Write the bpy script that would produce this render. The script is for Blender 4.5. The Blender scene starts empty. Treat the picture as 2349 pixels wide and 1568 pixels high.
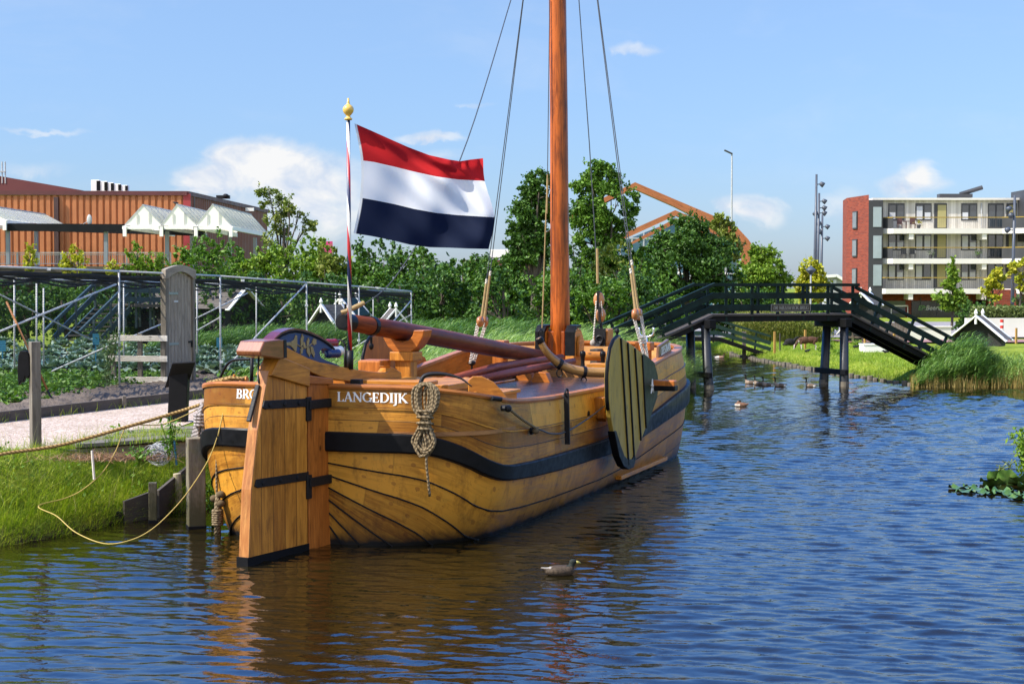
import bpy, math, random
import numpy as np
from mathutils import Vector, Matrix, Euler
random.seed(7); RNG = np.random.default_rng(11)
scene = bpy.context.scene
col = scene.collection
R = math.radians
def V(*a): return Vector(a)

# ---------------------------------------------------------------- camera
CF, CVH, CH, CU, CV = 3500.0, 660.0, 3.3, 1174.5, 784.0
PITCH = math.atan((CV - CVH) / CF); CP, SPN = math.cos(PITCH), math.sin(PITCH)
def ray(u, v):
    a = (u - CU) / CF; b = (CV - v) / CF
    return Vector((a, CP + b * SPN, -SPN + b * CP))
CAM = Vector((0, 0, CH))
def at(u, v, Y):
    d = ray(u, v); return CAM + d * (Y / d.y)
def g(u, v, z=0.0):
    d = ray(u, v); return CAM + d * ((z - CH) / d.z)

# ---------------------------------------------------------------- node helpers
class NT:
    def __init__(s, tree): s.t = tree; s.n = tree.nodes; s.l = tree.links
    def new(s, typ, **kw):
        n = s.n.new(typ)
        for k, v in kw.items():
            if k in n.inputs.keys() if isinstance(k, str) else False: n.inputs[k].default_value = v
            else: setattr(n, k, v)
        return n
    def link(s, a, b): s.l.new(a, b)
    def put(s, sock, val):
        if hasattr(val, 'is_linked') or hasattr(val, 'links'): s.l.new(val, sock)
        else: sock.default_value = val
    def math(s, op, a, b=0.0, c=0.0, clamp=False):
        n = s.n.new('ShaderNodeMath'); n.operation = op; n.use_clamp = clamp
        s.put(n.inputs[0], a); s.put(n.inputs[1], b)
        if op in ('MULTIPLY_ADD', 'SMOOTH_MIN', 'WRAP', 'COMPARE'): s.put(n.inputs[2], c)
        return n.outputs[0]
    def mix(s, fac, a, b, mode='MIX'):
        n = s.n.new('ShaderNodeMix'); n.data_type = 'RGBA'; n.blend_type = mode
        s.put(n.inputs[0], fac); s.put(n.inputs[6], a if not isinstance(a, tuple) else c4(a)); s.put(n.inputs[7], b if not isinstance(b, tuple) else c4(b))
        return n.outputs[2]
    def ramp(s, fac, stops, interp='LINEAR'):
        n = s.n.new('ShaderNodeValToRGB'); n.color_ramp.interpolation = interp
        e = n.color_ramp.elements
        while len(e) < len(stops): e.new(0.5)
        for i, (p, c) in enumerate(stops):
            e[i].position = p; e[i].color = c4(c) if isinstance(c, tuple) else (c, c, c, 1)
        s.put(n.inputs[0], fac); return n.outputs[0]
    def noise(s, vec=None, scale=5, detail=3, rough=0.55, dist=0.0):
        n = s.n.new('ShaderNodeTexNoise')
        n.inputs['Scale'].default_value = scale; n.inputs['Detail'].default_value = detail
        n.inputs['Roughness'].default_value = rough; n.inputs['Distortion'].default_value = dist
        if vec is not None: s.l.new(vec, n.inputs['Vector'])
        return n.outputs['Fac']
    def mapping(s, vec, scale=(1, 1, 1), rot=(0, 0, 0), loc=(0, 0, 0)):
        n = s.n.new('ShaderNodeMapping'); n.inputs['Scale'].default_value = scale
        n.inputs['Rotation'].default_value = rot; n.inputs['Location'].default_value = loc
        s.l.new(vec, n.inputs['Vector']); return n.outputs[0]
    def coord(s, which='Object'):
        return s.n.new('ShaderNodeTexCoord').outputs[which]
    def sep(s, vec):
        n = s.n.new('ShaderNodeSeparateXYZ'); s.l.new(vec, n.inputs[0]); return n.outputs
    def comb(s, x, y, z):
        n = s.n.new('ShaderNodeCombineXYZ')
        for i, q in enumerate((x, y, z)): s.put(n.inputs[i], q)
        return n.outputs[0]
    def bump(s, h, strength=0.3, dist=0.02, normal=None):
        n = s.n.new('ShaderNodeBump'); n.inputs['Strength'].default_value = strength
        n.inputs['Distance'].default_value = dist; s.l.new(h, n.inputs['Height'])
        if normal is not None: s.l.new(normal, n.inputs['Normal'])
        return n.outputs[0]
def c4(c): return (c[0], c[1], c[2], 1.0)
def newmat(name, rough=0.6, spec=0.5):
    m = bpy.data.materials.new(name); m.use_nodes = True
    t = NT(m.node_tree); b = m.node_tree.nodes['Principled BSDF']
    b.inputs['Roughness'].default_value = rough
    b.inputs['Specular IOR Level'].default_value = spec
    return m, t, b
def mat_plain(name, c, rough=0.6, var=0.25, scale=6.0, bump=0.15, metal=0.0, spec=0.5, coord='Object', dist=0.01, c2=None):
    m, t, b = newmat(name, rough, spec)
    co = t.coord(coord)
    n1 = t.noise(co, scale, 5, 0.6); n2 = t.noise(co, scale * 0.17, 2)
    k = t.math('ADD', t.math('MULTIPLY', n1, 0.6), t.math('MULTIPLY', n2, 0.4))
    lo = tuple(x * (1 - var) for x in c); hi = tuple(min(1, x * (1 + var)) for x in (c2 or c))
    t.link(t.ramp(k, [(0.3, lo), (0.7, hi)]), b.inputs['Base Color'])
    b.inputs['Metallic'].default_value = metal
    t.link(t.ramp(n1, [(0.3, max(0.03, rough - 0.1)), (0.7, min(1, rough + 0.12))]), b.inputs['Roughness'])
    if bump: t.link(t.bump(n1, bump, dist), b.inputs['Normal'])
    return m
def mat_wood(name, c1, c2, rough=0.45, coat=0.0, along=1.3, across=16.0, bump=0.25, knots=True, coord='UV', boards=0.0, gapdark=0.25, lo=.36, hi=.72, spec=.3):
    """grain runs along U (metres); boards = board width in metres along V, with dark gaps"""
    m, t, b = newmat(name, rough, spec)
    uv = t.coord(coord); x = t.sep(uv)
    rnd = 0.0
    if boards:
        k = t.math('DIVIDE', x[1], boards); idx = t.math('FLOOR', k); fr = t.math('FRACT', k)
        wn = t.n.new('ShaderNodeTexWhiteNoise'); wn.noise_dimensions = '1D'; t.link(idx, wn.inputs['W']); rnd = wn.outputs['Value']
        uv = t.comb(t.math('ADD', x[0], t.math('MULTIPLY', rnd, 31.0)), x[1], x[2])
    gr = t.noise(t.mapping(uv, (along, across, across)), 1.6, 7, 0.62, 0.6)
    fi = t.noise(t.mapping(uv, (along * 4, across * 6, across * 6)), 2.0, 3, 0.6)
    big = t.noise(t.mapping(uv, (0.7, 1.7, 1.7)), 1.2, 3)
    k = t.math('ADD', t.math('MULTIPLY', gr, 0.65), t.math('ADD', t.math('MULTIPLY', fi, 0.15), t.math('MULTIPLY', big, 0.35)))
    if boards: k = t.math('ADD', k, t.math('MULTIPLY', t.math('SUBTRACT', rnd, 0.5), 0.13))
    c = t.ramp(k, [(lo, c2), ((lo + hi) / 2 + .02, tuple((a + d) / 2 for a, d in zip(c1, c2))), (hi, c1)])
    if knots:
        st_ = t.noise(t.mapping(uv, (1.1, 4.0, 4.0)), 1.7, 6, 0.72, 0.5); c = t.mix(t.ramp(st_, [(0.50, 0.0), (0.68, 0.6)]), c, tuple(x * .42 for x in c2))
        vk = t.n.new('ShaderNodeTexVoronoi'); vk.inputs['Scale'].default_value = 1.0; t.link(t.mapping(uv, (2.3, 4.4, 4.4)), vk.inputs['Vector'])
        kc = t.n.new('ShaderNodeSeparateColor'); t.link(vk.outputs['Color'], kc.inputs[0])
        kk = t.math('MULTIPLY', t.ramp(t.math('ADD', vk.outputs['Distance'], t.math('MULTIPLY', t.math('SUBTRACT', fi, 0.5), 0.12)), [(0.05, 0.85), (0.13, 0.0)]), t.ramp(kc.outputs[1], [(0.55, 0.0), (0.6, 1.0)])); c = t.mix(kk, c, tuple(x * .25 for x in c2))
    h = t.math('ADD', gr, t.math('MULTIPLY', fi, 0.5))
    if boards:
        gap = t.math('MINIMUM', fr, t.math('SUBTRACT', 1.0, fr)); gk = t.ramp(gap, [(0.008, 0.0), (0.03, 1.0)])
        c = t.mix(gk, tuple(x * gapdark for x in c2), c); h = t.math('ADD', h, t.math('MULTIPLY', gk, 3.0))
    t.link(c, b.inputs['Base Color'])
    t.link(t.ramp(gr, [(0.3, rough * 0.8), (0.7, min(1, rough * 1.25))]), b.inputs['Roughness'])
    b.inputs['Coat Weight'].default_value = coat; b.inputs['Coat Roughness'].default_value = 0.12
    if bump: t.link(t.bump(h, bump, 0.004), b.inputs['Normal'])
    return m
def mat_leaf(name, cols, trans=0.35, rough=0.5, spec=0.25):
    m, t, b = newmat(name, rough, spec)
    ge = t.n.new('ShaderNodeNewGeometry'); co = t.coord('Object')
    big = t.noise(co, 0.55, 2)
    k = t.math('ADD', t.math('MULTIPLY', ge.outputs['Random Per Island'], 0.5), t.math('MULTIPLY', big, 0.62))
    st = [(0.12 + 0.8 * i / (len(cols) - 1), c) for i, c in enumerate(cols)]
    cc = t.ramp(k, st); t.link(cc, b.inputs['Base Color'])
    tr = t.n.new('ShaderNodeBsdfTranslucent'); t.link(t.mix(1.0, cc, (1.0, 1.15, 0.5), 'MULTIPLY'), tr.inputs['Color'])
    mx = t.n.new('ShaderNodeMixShader'); mx.inputs[0].default_value = trans * .75
    out = [n for n in t.n if n.type == 'OUTPUT_MATERIAL'][0]
    t.link(b.outputs[0], mx.inputs[1]); t.link(tr.outputs[0], mx.inputs[2]); t.link(mx.outputs[0], out.inputs[0])
    return m

# ---------------------------------------------------------------- objects
def tag(o, label=None, cat=None, group=None, kind=None):
    if label: o['label'] = label
    if cat: o['category'] = cat
    if group: o['group'] = group
    if kind: o['kind'] = kind
    return o
def wloc(o):
    p = Vector((0, 0, 0))
    while o is not None: p = p + o.location; o = o.parent
    return p
def thing(name, label, cat, loc=(0, 0, 0), group=None):
    o = bpy.data.objects.new(name, None); col.objects.link(o); o.location = loc
    o.empty_display_size = 0.2
    return tag(o, label, cat, group)
def link_mesh(name, me, mat, parent=None, loc=None):
    o = bpy.data.objects.new(name, me); col.objects.link(o)
    if mat is not None: me.materials.append(mat)
    if parent is not None: o.parent = parent
    if loc is not None: o.location = loc
    return o
def copy_tree(o, parent=None):
    c = o.copy(); col.objects.link(c)
    if parent is not None: c.parent = parent
    for ch in list(o.children): copy_tree(ch, c)
    return c
def frame_from(d, up=Vector((0, 0, 1))):
    d = d.normalized()
    s = d.cross(up)
    if s.length < 1e-4: s = d.cross(Vector((1, 0, 0)))
    s.normalize(); return d, s, s.cross(d).normalized()

class MB:
    def __init__(s): s.v = []; s.f = []; s.uv = []
    def add(s, vs, fs, uvs=None):
        o = len(s.v); s.v.extend([Vector(p) for p in vs])
        for i, f in enumerate(fs):
            s.f.append([o + k for k in f]); s.uv.append(uvs[i] if uvs else None)
    def box6(s, c, ax, ay, az, off=None):
        """c centre, ax/ay/az half vectors"""
        c = Vector(c); o = random.random() * 7 if off is None else off
        P = [c + ax * i + ay * j + az * k for i in (-1, 1) for j in (-1, 1) for k in (-1, 1)]
        L, W, H = ax.length, ay.length, az.length
        fs = [(0, 1, 3, 2), (4, 6, 7, 5), (0, 4, 5, 1), (2, 3, 7, 6), (0, 2, 6, 4), (1, 5, 7, 3)]
        def q(i): return P[i]
        uvs = []
        for f in fs:
            u = []
            for i in f:
                a, b, d = (L if i & 4 else -L), (W if i & 2 else -W), (H if i & 1 else -H)
                k = fs.index(f)
                if k in (0, 1): u.append((d + o, b + o))
                elif k in (2, 3): u.append((a + o, d + o + 2.3))
                else: u.append((a + o, b + o))
            uvs.append(u)
        s.add(P, fs, uvs)
    def box(s, c, sx, sy, sz, rz=0.0):
        m = Matrix.Rotation(rz, 3, 'Z')
        d = [m @ Vector((sx / 2, 0, 0)), m @ Vector((0, sy / 2, 0)), Vector((0, 0, sz / 2))]
        # long axis first for grain
        if sy >= sx and sy >= sz: s.box6(c, d[1], -d[0], d[2])
        elif sz > sx and sz > sy: s.box6(c, d[2], d[1], -d[0])
        else: s.box6(c, *d)
    def beam(s, p0, p1, w, h, up=Vector((0, 0, 1))):
        p0, p1 = Vector(p0), Vector(p1); d, sd, u = frame_from(p1 - p0, up)
        s.box6((p0 + p1) / 2, d * ((p1 - p0).length / 2), sd * (w / 2), u * (h / 2))
    def tube(s, pts, r, n=8, caps=True, twist=0.0):
        pts = [Vector(p) for p in pts]; N = len(pts)
        rs = r if isinstance(r, (list, tuple)) else [r] * N
        d0, sd, up = frame_from(pts[1] - pts[0]); vs = []; L = 0; us = []
        for i, p in enumerate(pts):
            if i == 0: t = pts[1] - pts[0]
            elif i == N - 1: t = pts[-1] - pts[-2]
            else: t = (pts[i + 1] - pts[i]).normalized() + (pts[i] - pts[i - 1]).normalized()
            if t.length < 1e-9: t = d0
            t.normalize(); sd = (sd - t * sd.dot(t))
            if sd.length < 1e-5: sd = frame_from(t)[1]
            sd.normalize(); up = sd.cross(t)
            if i: L += (pts[i] - pts[i - 1]).length
            us.append(L)
            for k in range(n):
                a = 2 * math.pi * k / n
                vs.append(p + (sd * math.cos(a) + up * math.sin(a)) * rs[i])
        fs = []; uvs = []; o = random.random() * 9
        rm = max(rs)
        for i in range(N - 1):
            for k in range(n):
                k2 = (k + 1) % n
                fs.append((i * n + k, i * n + k2, (i + 1) * n + k2, (i + 1) * n + k))
                va, vb = k / n * 6.283 * rm + o, (k + 1) / n * 6.283 * rm + o
                uvs.append([(us[i] + o, va), (us[i] + o, vb), (us[i + 1] + o, vb), (us[i + 1] + o, va)])
        if caps:
            fs.append(tuple(range(n - 1, -1, -1))); uvs.append(None)
            fs.append(tuple((N - 1) * n + k for k in range(n))); uvs.append(None)
        s.add(vs, fs, uvs)
    def grid(s, P, uvf=None, closed=False):
        """P[i][j] points; uvf(i,j) -> (u,v)"""
        I, J = len(P), len(P[0]); vs = [p for row in P for p in row]; fs = []; uvs = []
        for i in range(I - 1):
            for j in range(J - 1 + (1 if closed else 0)):
                j2 = (j + 1) % J
                fs.append((i * J + j, i * J + j2, (i + 1) * J + j2, (i + 1) * J + j))
                if uvf: uvs.append([uvf(i, j), uvf(i, j + 1), uvf(i + 1, j + 1), uvf(i + 1, j)])
                else: uvs.append(None)
        s.add(vs, fs, uvs)
    def prism(s, poly, o, ax, ay, th, mid=True, grain=0):
        """2d polygon in plane (ax, ay) at o, thickness th along ax x ay"""
        o = Vector(o); n = ax.cross(ay).normalized(); a = -th / 2 if mid else 0.0; b = a + th
        N = len(poly)
        area = sum(poly[i][0] * poly[(i + 1) % N][1] - poly[(i + 1) % N][0] * poly[i][1] for i in range(N))
        if area < 0: poly = poly[::-1]
        vs = [o + ax * x + ay * y + n * a for x, y in poly] + [o + ax * x + ay * y + n * b for x, y in poly]
        gz = (lambda x, y: (y, x)) if grain else (lambda x, y: (x, y))
        fs = [tuple(range(N - 1, -1, -1)), tuple(range(N, 2 * N))]
        uvs = [[gz(*poly[i]) for i in range(N - 1, -1, -1)], [gz(*p) for p in poly]]
        L = 0
        for i in range(N):
            j = (i + 1) % N; d = math.hypot(poly[j][0] - poly[i][0], poly[j][1] - poly[i][1])
            fs.append((i, j, N + j, N + i)); uvs.append([(L, 3), (L + d, 3), (L + d, 3 + th), (L, 3 + th)]); L += d
        s.add(vs, fs, uvs)
    def lathe(s, prof, o, n=12, axis=Vector((0, 0, 1))):
        d, sd, up = frame_from(axis, Vector((0, 1, 0.01))); o = Vector(o)
        P = [[o + d * z + (sd * math.cos(2 * math.pi * k / n) + up * math.sin(2 * math.pi * k / n)) * max(r, 1e-4) for k in range(n)] for r, z in prof]
        s.grid(P, lambda i, j: (prof[i][1], j / n * 0.6), closed=True)
    def ell(s, c, rx, ry, rz, n=10, m=7, rot=None):
        c = Vector(c); P = []
        for i in range(m + 1):
            th = math.pi * i / m; row = []
            for k in range(n):
                ph = 2 * math.pi * k / n
                q = Vector((rx * math.sin(th) * math.cos(ph), ry * math.sin(th) * math.sin(ph), rz * math.cos(th)))
                if i in (0, m): q += Vector((1e-5 * math.cos(ph), 1e-5 * math.sin(ph), 0))
                row.append(c + (rot @ q if rot else q))
            P.append(row)
        s.grid(P, closed=True)
    def build(s, name, mat, parent=None, smooth=False, bevel=0.0, seg=2, origin=None):
        o0 = wloc(parent) if parent is not None else Vector(origin if origin is not None else (0, 0, 0))
        me = bpy.data.meshes.new(name)
        me.from_pydata([tuple(p - o0) for p in s.v], [], s.f)
        if any(u is not None for u in s.uv):
            lay = me.uv_layers.new(name='UVMap'); k = 0; buf = []
            for f, u in zip(s.f, s.uv):
                for i in range(len(f)): buf.extend(u[i] if u else (0.3, 0.3))
            lay.data.foreach_set('uv', buf)
        if smooth: me.polygons.foreach_set('use_smooth', [True] * len(me.polygons))
        me.update()
        ob = link_mesh(name, me, mat, parent, None if parent is not None else o0)
        if bevel:
            b = ob.modifiers.new('Bevel', 'BEVEL'); b.width = bevel; b.segments = seg; b.limit_method = 'ANGLE'; b.angle_limit = R(40)
            b.harden_normals = False
        return ob
def smooth_angle(o, a=35):
    me = o.data; me.polygons.foreach_set('use_smooth', [True] * len(me.polygons))
    me.set_sharp_from_angle(angle=R(a))
def spline(pts, n=8):
    """Catmull-Rom through points"""
    P = [Vector(p) for p in pts]; out = []
    for i in range(len(P) - 1):
        p0 = P[i - 1] if i else P[0] * 2 - P[1]; p1, p2 = P[i], P[i + 1]
        p3 = P[i + 2] if i + 2 < len(P) else P[-1] * 2 - P[-2]
        for k in range(n):
            t = k / n
            out.append(0.5 * ((2 * p1) + (p2 - p0) * t + (2 * p0 - 5 * p1 + 4 * p2 - p3) * t * t + (3 * p1 - p0 - 3 * p2 + p3) * t ** 3))
    out.append(P[-1]); return out
def sag(a, b, d, n=12):
    a, b = Vector(a), Vector(b)
    return [a.lerp(b, i / n) - Vector((0, 0, d * 4 * (i / n) * (1 - i / n))) for i in range(n + 1)]
def npmesh(name, verts, faces, mat, parent=None, smooth=False, loc=None):
    me = bpy.data.meshes.new(name); nv, nf, k = len(verts), len(faces), faces.shape[1]
    me.vertices.add(nv); me.vertices.foreach_set('co', np.ascontiguousarray(verts, dtype=np.float32).ravel())
    me.loops.add(nf * k); me.loops.foreach_set('vertex_index', np.ascontiguousarray(faces, dtype=np.int32).ravel())
    me.polygons.add(nf); me.polygons.foreach_set('loop_start', np.arange(0, nf * k, k, dtype=np.int32))
    try: me.polygons.foreach_set('loop_total', np.full(nf, k, dtype=np.int32))
    except Exception: pass
    me.update(calc_edges=True)
    if smooth: me.polygons.foreach_set('use_smooth', np.ones(nf, dtype=bool))
    return link_mesh(name, me, mat, parent, loc)
def interp(tab, x):
    return float(np.interp(x, [a for a, b in tab], [b for a, b in tab]))

# ---------------------------------------------------------------- leaf and blade makers (numpy)
def leaf_quads(c, size, rng, up=0.3, aspect=0.55):
    n = len(c); nrm = rng.normal(size=(n, 3)); nrm[:, 2] += up * 2; nrm /= np.linalg.norm(nrm, axis=1)[:, None]
    a = np.cross(nrm, rng.normal(size=(n, 3))); a /= np.linalg.norm(a, axis=1)[:, None]
    b = np.cross(nrm, a); s = (size * rng.uniform(0.6, 1.35, n))[:, None]
    v = np.stack([c - a * s * 0.5, c + b * s * 0.5 * aspect + a * s * 0.05, c + a * s * 0.5, c - b * s * 0.5 * aspect + a * s * 0.05], 1).reshape(-1, 3)
    return v, np.arange(n * 4).reshape(n, 4)
def crown_pts(blobs, n, rng, shell=0.5, clump=0.0, nclump=0):
    w = np.array([b[3] * b[4] + b[4] * b[5] + b[3] * b[5] for b in blobs]); w = w / w.sum(); out = []
    for b, k in zip(blobs, w):
        m = max(1, int(n * k)); d = rng.normal(size=(m, 3)); d /= np.linalg.norm(d, axis=1)[:, None]
        if nclump:
            nc = max(3, int(nclump * k)); dc = rng.normal(size=(nc, 3)); dc /= np.linalg.norm(dc, axis=1)[:, None]
            rc = rng.uniform(0.25, 1.0, nc) ** shell
            d = dc[rng.integers(0, nc, m)] * 1.0; idx = rng.integers(0, nc, m)
            p = dc[idx] * rc[idx][:, None] + rng.normal(size=(m, 3)) * clump
        else:
            p = d * (rng.uniform(0.1, 1.0, m) ** shell)[:, None]
        out.append(p * np.array(b[3:6]) + np.array(b[0:3]))
    return np.concatenate(out)
def blades(name, base, H, lean, width, mat, segs=3, droop=0.0, parent=None, rng=RNG, flat=None):
    n = len(base); t = np.linspace(0, 1, segs + 1); rows = []
    side = np.stack([np.cos(a := rng.uniform(0, 6.28, n)), np.sin(a), np.zeros(n)], 1) if flat is None else flat
    for i, q in enumerate(t):
        c = base + np.stack([np.zeros(n), np.zeros(n), H * (q - droop * q * q)], 1) + lean * (q ** 1.7)
        w = (width * (1 - q) ** 0.7 if i else width * 0.8)
        w = np.maximum(np.broadcast_to(w, (n,)), 0.0006)[:, None]
        rows.append(np.stack([c - side * w / 2, c + side * w / 2], 1))
    v = np.stack(rows, 1).reshape(-1, 3)           # n, segs+1, 2
    k = (segs + 1) * 2; f = []
    for i in range(segs): f.append(np.array([2 * i, 2 * i + 1, 2 * i + 3, 2 * i + 2]))
    f = np.stack(f, 0)[None] + (np.arange(n) * k)[:, None, None]
    return npmesh(name, v, f.reshape(-1, 4), mat, parent)
# ================================================================= world, sun, camera
SUN_EL, SUN_AZ = R(47), R(251)            # azimuth clockwise from +Y (view direction)
world = bpy.data.worlds.new("World"); scene.world = world; world.use_nodes = True
wt = NT(world.node_tree); wt.n.clear()
wo = wt.n.new('ShaderNodeOutputWorld'); bg = wt.n.new('ShaderNodeBackground')
sky = wt.n.new('ShaderNodeTexSky'); sky.sky_type = 'NISHITA'; sky.sun_disc = False
sky.sun_elevation = SUN_EL; sky.sun_rotation = SUN_AZ; sky.altitude = 0; sky.air_density = 1.0; sky.dust_density = 0.5; sky.ozone_density = 2.4
SKY_STR = 0.09
bg.inputs['Strength'].default_value = SKY_STR
gv = wt.coord('Generated'); sx = wt.sep(gv)
yy = wt.math('MAXIMUM', sx[1], 0.02)
pxn, pzn = wt.math('DIVIDE', sx[0], yy), wt.math('DIVIDE', sx[2], yy)
nv = wt.comb(pxn, wt.math('MULTIPLY', pzn, 1.5), 0.0)
nA = wt.noise(nv, 34, 9, 0.62, 0.5); nB = wt.noise(nv, 7, 3, 0.5)
px2 = wt.math('ADD', pxn, wt.math('MULTIPLY', wt.math('SUBTRACT', nA, 0.5), 0.036))
pz2 = wt.math('ADD', pzn, wt.math('MULTIPLY', wt.math('ADD', wt.math('MULTIPLY', wt.math('SUBTRACT', nA, 0.5), 0.7), wt.math('SUBTRACT', nB, 0.5)), 0.024))
CL = [(560, 352, 70, 30, 1.0), (640, 372, 80, 34, 1.0), (480, 412, 75, 24, .9), (560, 398, 110, 26, .9), (715, 405, 110, 52, .55), (600, 478, 240, 62, .42), (790, 470, 120, 80, .38),
      (985, 322, 75, 12, .75), (1460, 118, 70, 16, .42), (110, 305, 120, 9, .35), (1095, 243, 60, 9, .25), (80, 395, 130, 22, .25), (1690, 470, 52, 26, .52), (1755, 486, 54, 38, .62),
      (2112, 400, 36, 28, .62), (2100, 428, 80, 26, .55), (1930, 465, 60, 40, .3), (1000, 365, 90, 18, .3)]
tot = None
for u, v, rx, ry, w in CL:
    dx = wt.math('DIVIDE', wt.math('SUBTRACT', px2, (u - CU) / CF), rx / CF)
    dz = wt.math('DIVIDE', wt.math('SUBTRACT', pz2, (CVH - v) / CF), ry / CF)
    e = wt.math('MULTIPLY', wt.math('EXPONENT', wt.math('MULTIPLY', wt.math('ADD', wt.math('MULTIPLY', dx, dx), wt.math('MULTIPLY', dz, dz)), -1.0)), w)
    tot = e if tot is None else wt.math('ADD', tot, e)
den = wt.math('MULTIPLY', tot, wt.math('ADD', 0.25, wt.math('MULTIPLY', nA, 1.5)))
msk = wt.ramp(den, [(0.10, 0.0), (0.40, 0.5), (0.80, 0.97)], 'EASE')
# a thin veil of scattered wisps over the whole dome
wis = wt.ramp(wt.noise(wt.mapping(gv, (3.0, 3.0, 9.0)), 2.2, 6, 0.6, 0.4), [(0.5, 0.0), (0.85, 0.16)])
msk = wt.math('MAXIMUM', msk, wis)
bgc = wt.n.new('ShaderNodeBackground'); wt.link(wt.ramp(wt.noise(wt.mapping(nv, (1, 1, 1), (0, 0, 0), (.013, -.009, 0)), 30, 8, 0.6, 0.4), [(0.36, (.66, .76, .93)), (0.58, (1, 1, 1))]), bgc.inputs['Color']); bgc.inputs['Strength'].default_value = 0.55
mxs = wt.n.new('ShaderNodeMixShader'); wt.link(msk, mxs.inputs[0]); wt.link(bg.outputs[0], mxs.inputs[1]); wt.link(bgc.outputs[0], mxs.inputs[2])
hs = wt.n.new('ShaderNodeHueSaturation'); hs.inputs['Saturation'].default_value = 1.0; hs.inputs['Value'].default_value = 1.0
wt.link(sky.outputs[0], hs.inputs['Color'])
el_ = wt.math('MAXIMUM', sx[2], 0.0)
tint = wt.ramp(el_, [(0.0, (0.56, 0.66, 0.98)), (0.08, (0.68, 0.80, 1.06)), (0.185, (0.93, 1.0, 1.16)), (0.25, (0.78, 1.30, 1.95)), (0.5, (0.60, 1.75, 3.1))])
wt.link(wt.mix(1.0, hs.outputs[0], tint, 'MULTIPLY'), bg.inputs['Color'])
# unseen cloud glow added to the sky behind the camera as fill for shaded sides
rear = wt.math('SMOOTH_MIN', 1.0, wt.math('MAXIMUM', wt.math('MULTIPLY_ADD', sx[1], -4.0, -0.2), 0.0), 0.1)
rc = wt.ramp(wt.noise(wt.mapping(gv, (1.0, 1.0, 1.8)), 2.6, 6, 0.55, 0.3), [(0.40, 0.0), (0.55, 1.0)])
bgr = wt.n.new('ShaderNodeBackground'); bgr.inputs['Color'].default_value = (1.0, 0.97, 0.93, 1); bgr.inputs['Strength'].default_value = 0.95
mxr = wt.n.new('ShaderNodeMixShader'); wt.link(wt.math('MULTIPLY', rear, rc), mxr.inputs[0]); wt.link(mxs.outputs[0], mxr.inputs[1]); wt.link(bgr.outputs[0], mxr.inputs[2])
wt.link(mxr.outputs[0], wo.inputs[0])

sl = bpy.data.lights.new('sun', 'SUN'); sl.energy = 5.0; sl.angle = R(0.53); sl.color = (1.0, 0.93, 0.82)
so = bpy.data.objects.new('sun', sl); col.objects.link(so)
sdir = Vector((math.sin(SUN_AZ) * math.cos(SUN_EL), math.cos(SUN_AZ) * math.cos(SUN_EL), math.sin(SUN_EL)))
so.rotation_euler = sdir.to_track_quat('Z', 'Y').to_euler(); so.location = sdir * 60

cd = bpy.data.cameras.new('camera'); cam = bpy.data.objects.new('camera', cd); col.objects.link(cam)
cam.location = CAM; cam.rotation_euler = (R(90) - PITCH, 0, 0)
cd.sensor_width = 36; cd.lens = 36 * CF / 2349.0; cd.clip_start = 0.1; cd.clip_end = 8000
scene.camera = cam
vs = scene.view_settings; vs.view_transform = 'Standard'; vs.look = 'None'; vs.exposure = 0.8; vs.gamma = 1.0
scene.cycles.max_bounces = 8; scene.cycles.transparent_max_bounces = 24; scene.cycles.caustics_reflective = False; scene.cycles.caustics_refractive = False
scene.cycles.use_denoising = True

# ================================================================= terrain
LEFT_EDGE = [(-16, 2), (-13, 10), (-9.2, 16.0), (-7.6, 18.6), (-6.57, 19.5), (-5.95, 20.5), (-5.5, 21.6), (-5.0, 22.3), (-4.25, 23.0), (-1.6, 30.2), (2.0, 40.1), (5.3, 49.5), (7.0, 58), (8.5, 72), (8.9, 79), (9.3, 82)]
RIGHT_EDGE = [(10.4, 82.4), (11.0, 78), (11.4, 70), (12.4, 58.7), (13.7, 51.2), (17.2, 50.4), (18.6, 48.8), (14.6, 40), (10.4, 29.5), (9.5, 25.5), (9.2, 20), (9.8, 10), (11, -6), (-20, -6)]
CANAL = np.array(LEFT_EDGE + RIGHT_EDGE, float)
def canal_dist(X, Y):
    """signed distance to the canal outline, positive on land"""
    P = CANAL; Q = np.roll(P, -1, 0); best = np.full(X.shape, 1e9); inside = np.zeros(X.shape, bool)
    for (ax, ay), (bx, by) in zip(P, Q):
        dx, dy = bx - ax, by - ay; t = np.clip(((X - ax) * dx + (Y - ay) * dy) / (dx * dx + dy * dy), 0, 1)
        best = np.minimum(best, np.hypot(X - ax - t * dx, Y - ay - t * dy))
        c = (ay > Y) != (by > Y)
        inside ^= c & (X < (bx - ax) * (Y - ay) / (by - ay + 1e-12) + ax)
    return np.where(inside, -best, best)
def sstep(a, b, x):
    t = np.clip((x - a) / (b - a), 0, 1); return t * t * (3 - 2 * t)
def plateau(X, Y):
    left = 1.0 - 0.35 * sstep(50, 75, Y); right = 0.45 + 0.0 * X
    mid = np.interp(Y, [-50, 20, 50, 60, 90, 200], [2, 2, 9.5, 10.5, 10, 10])
    k = sstep(-1.0, 1.0, X - mid)
    return left * (1 - k) + right * k
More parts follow.
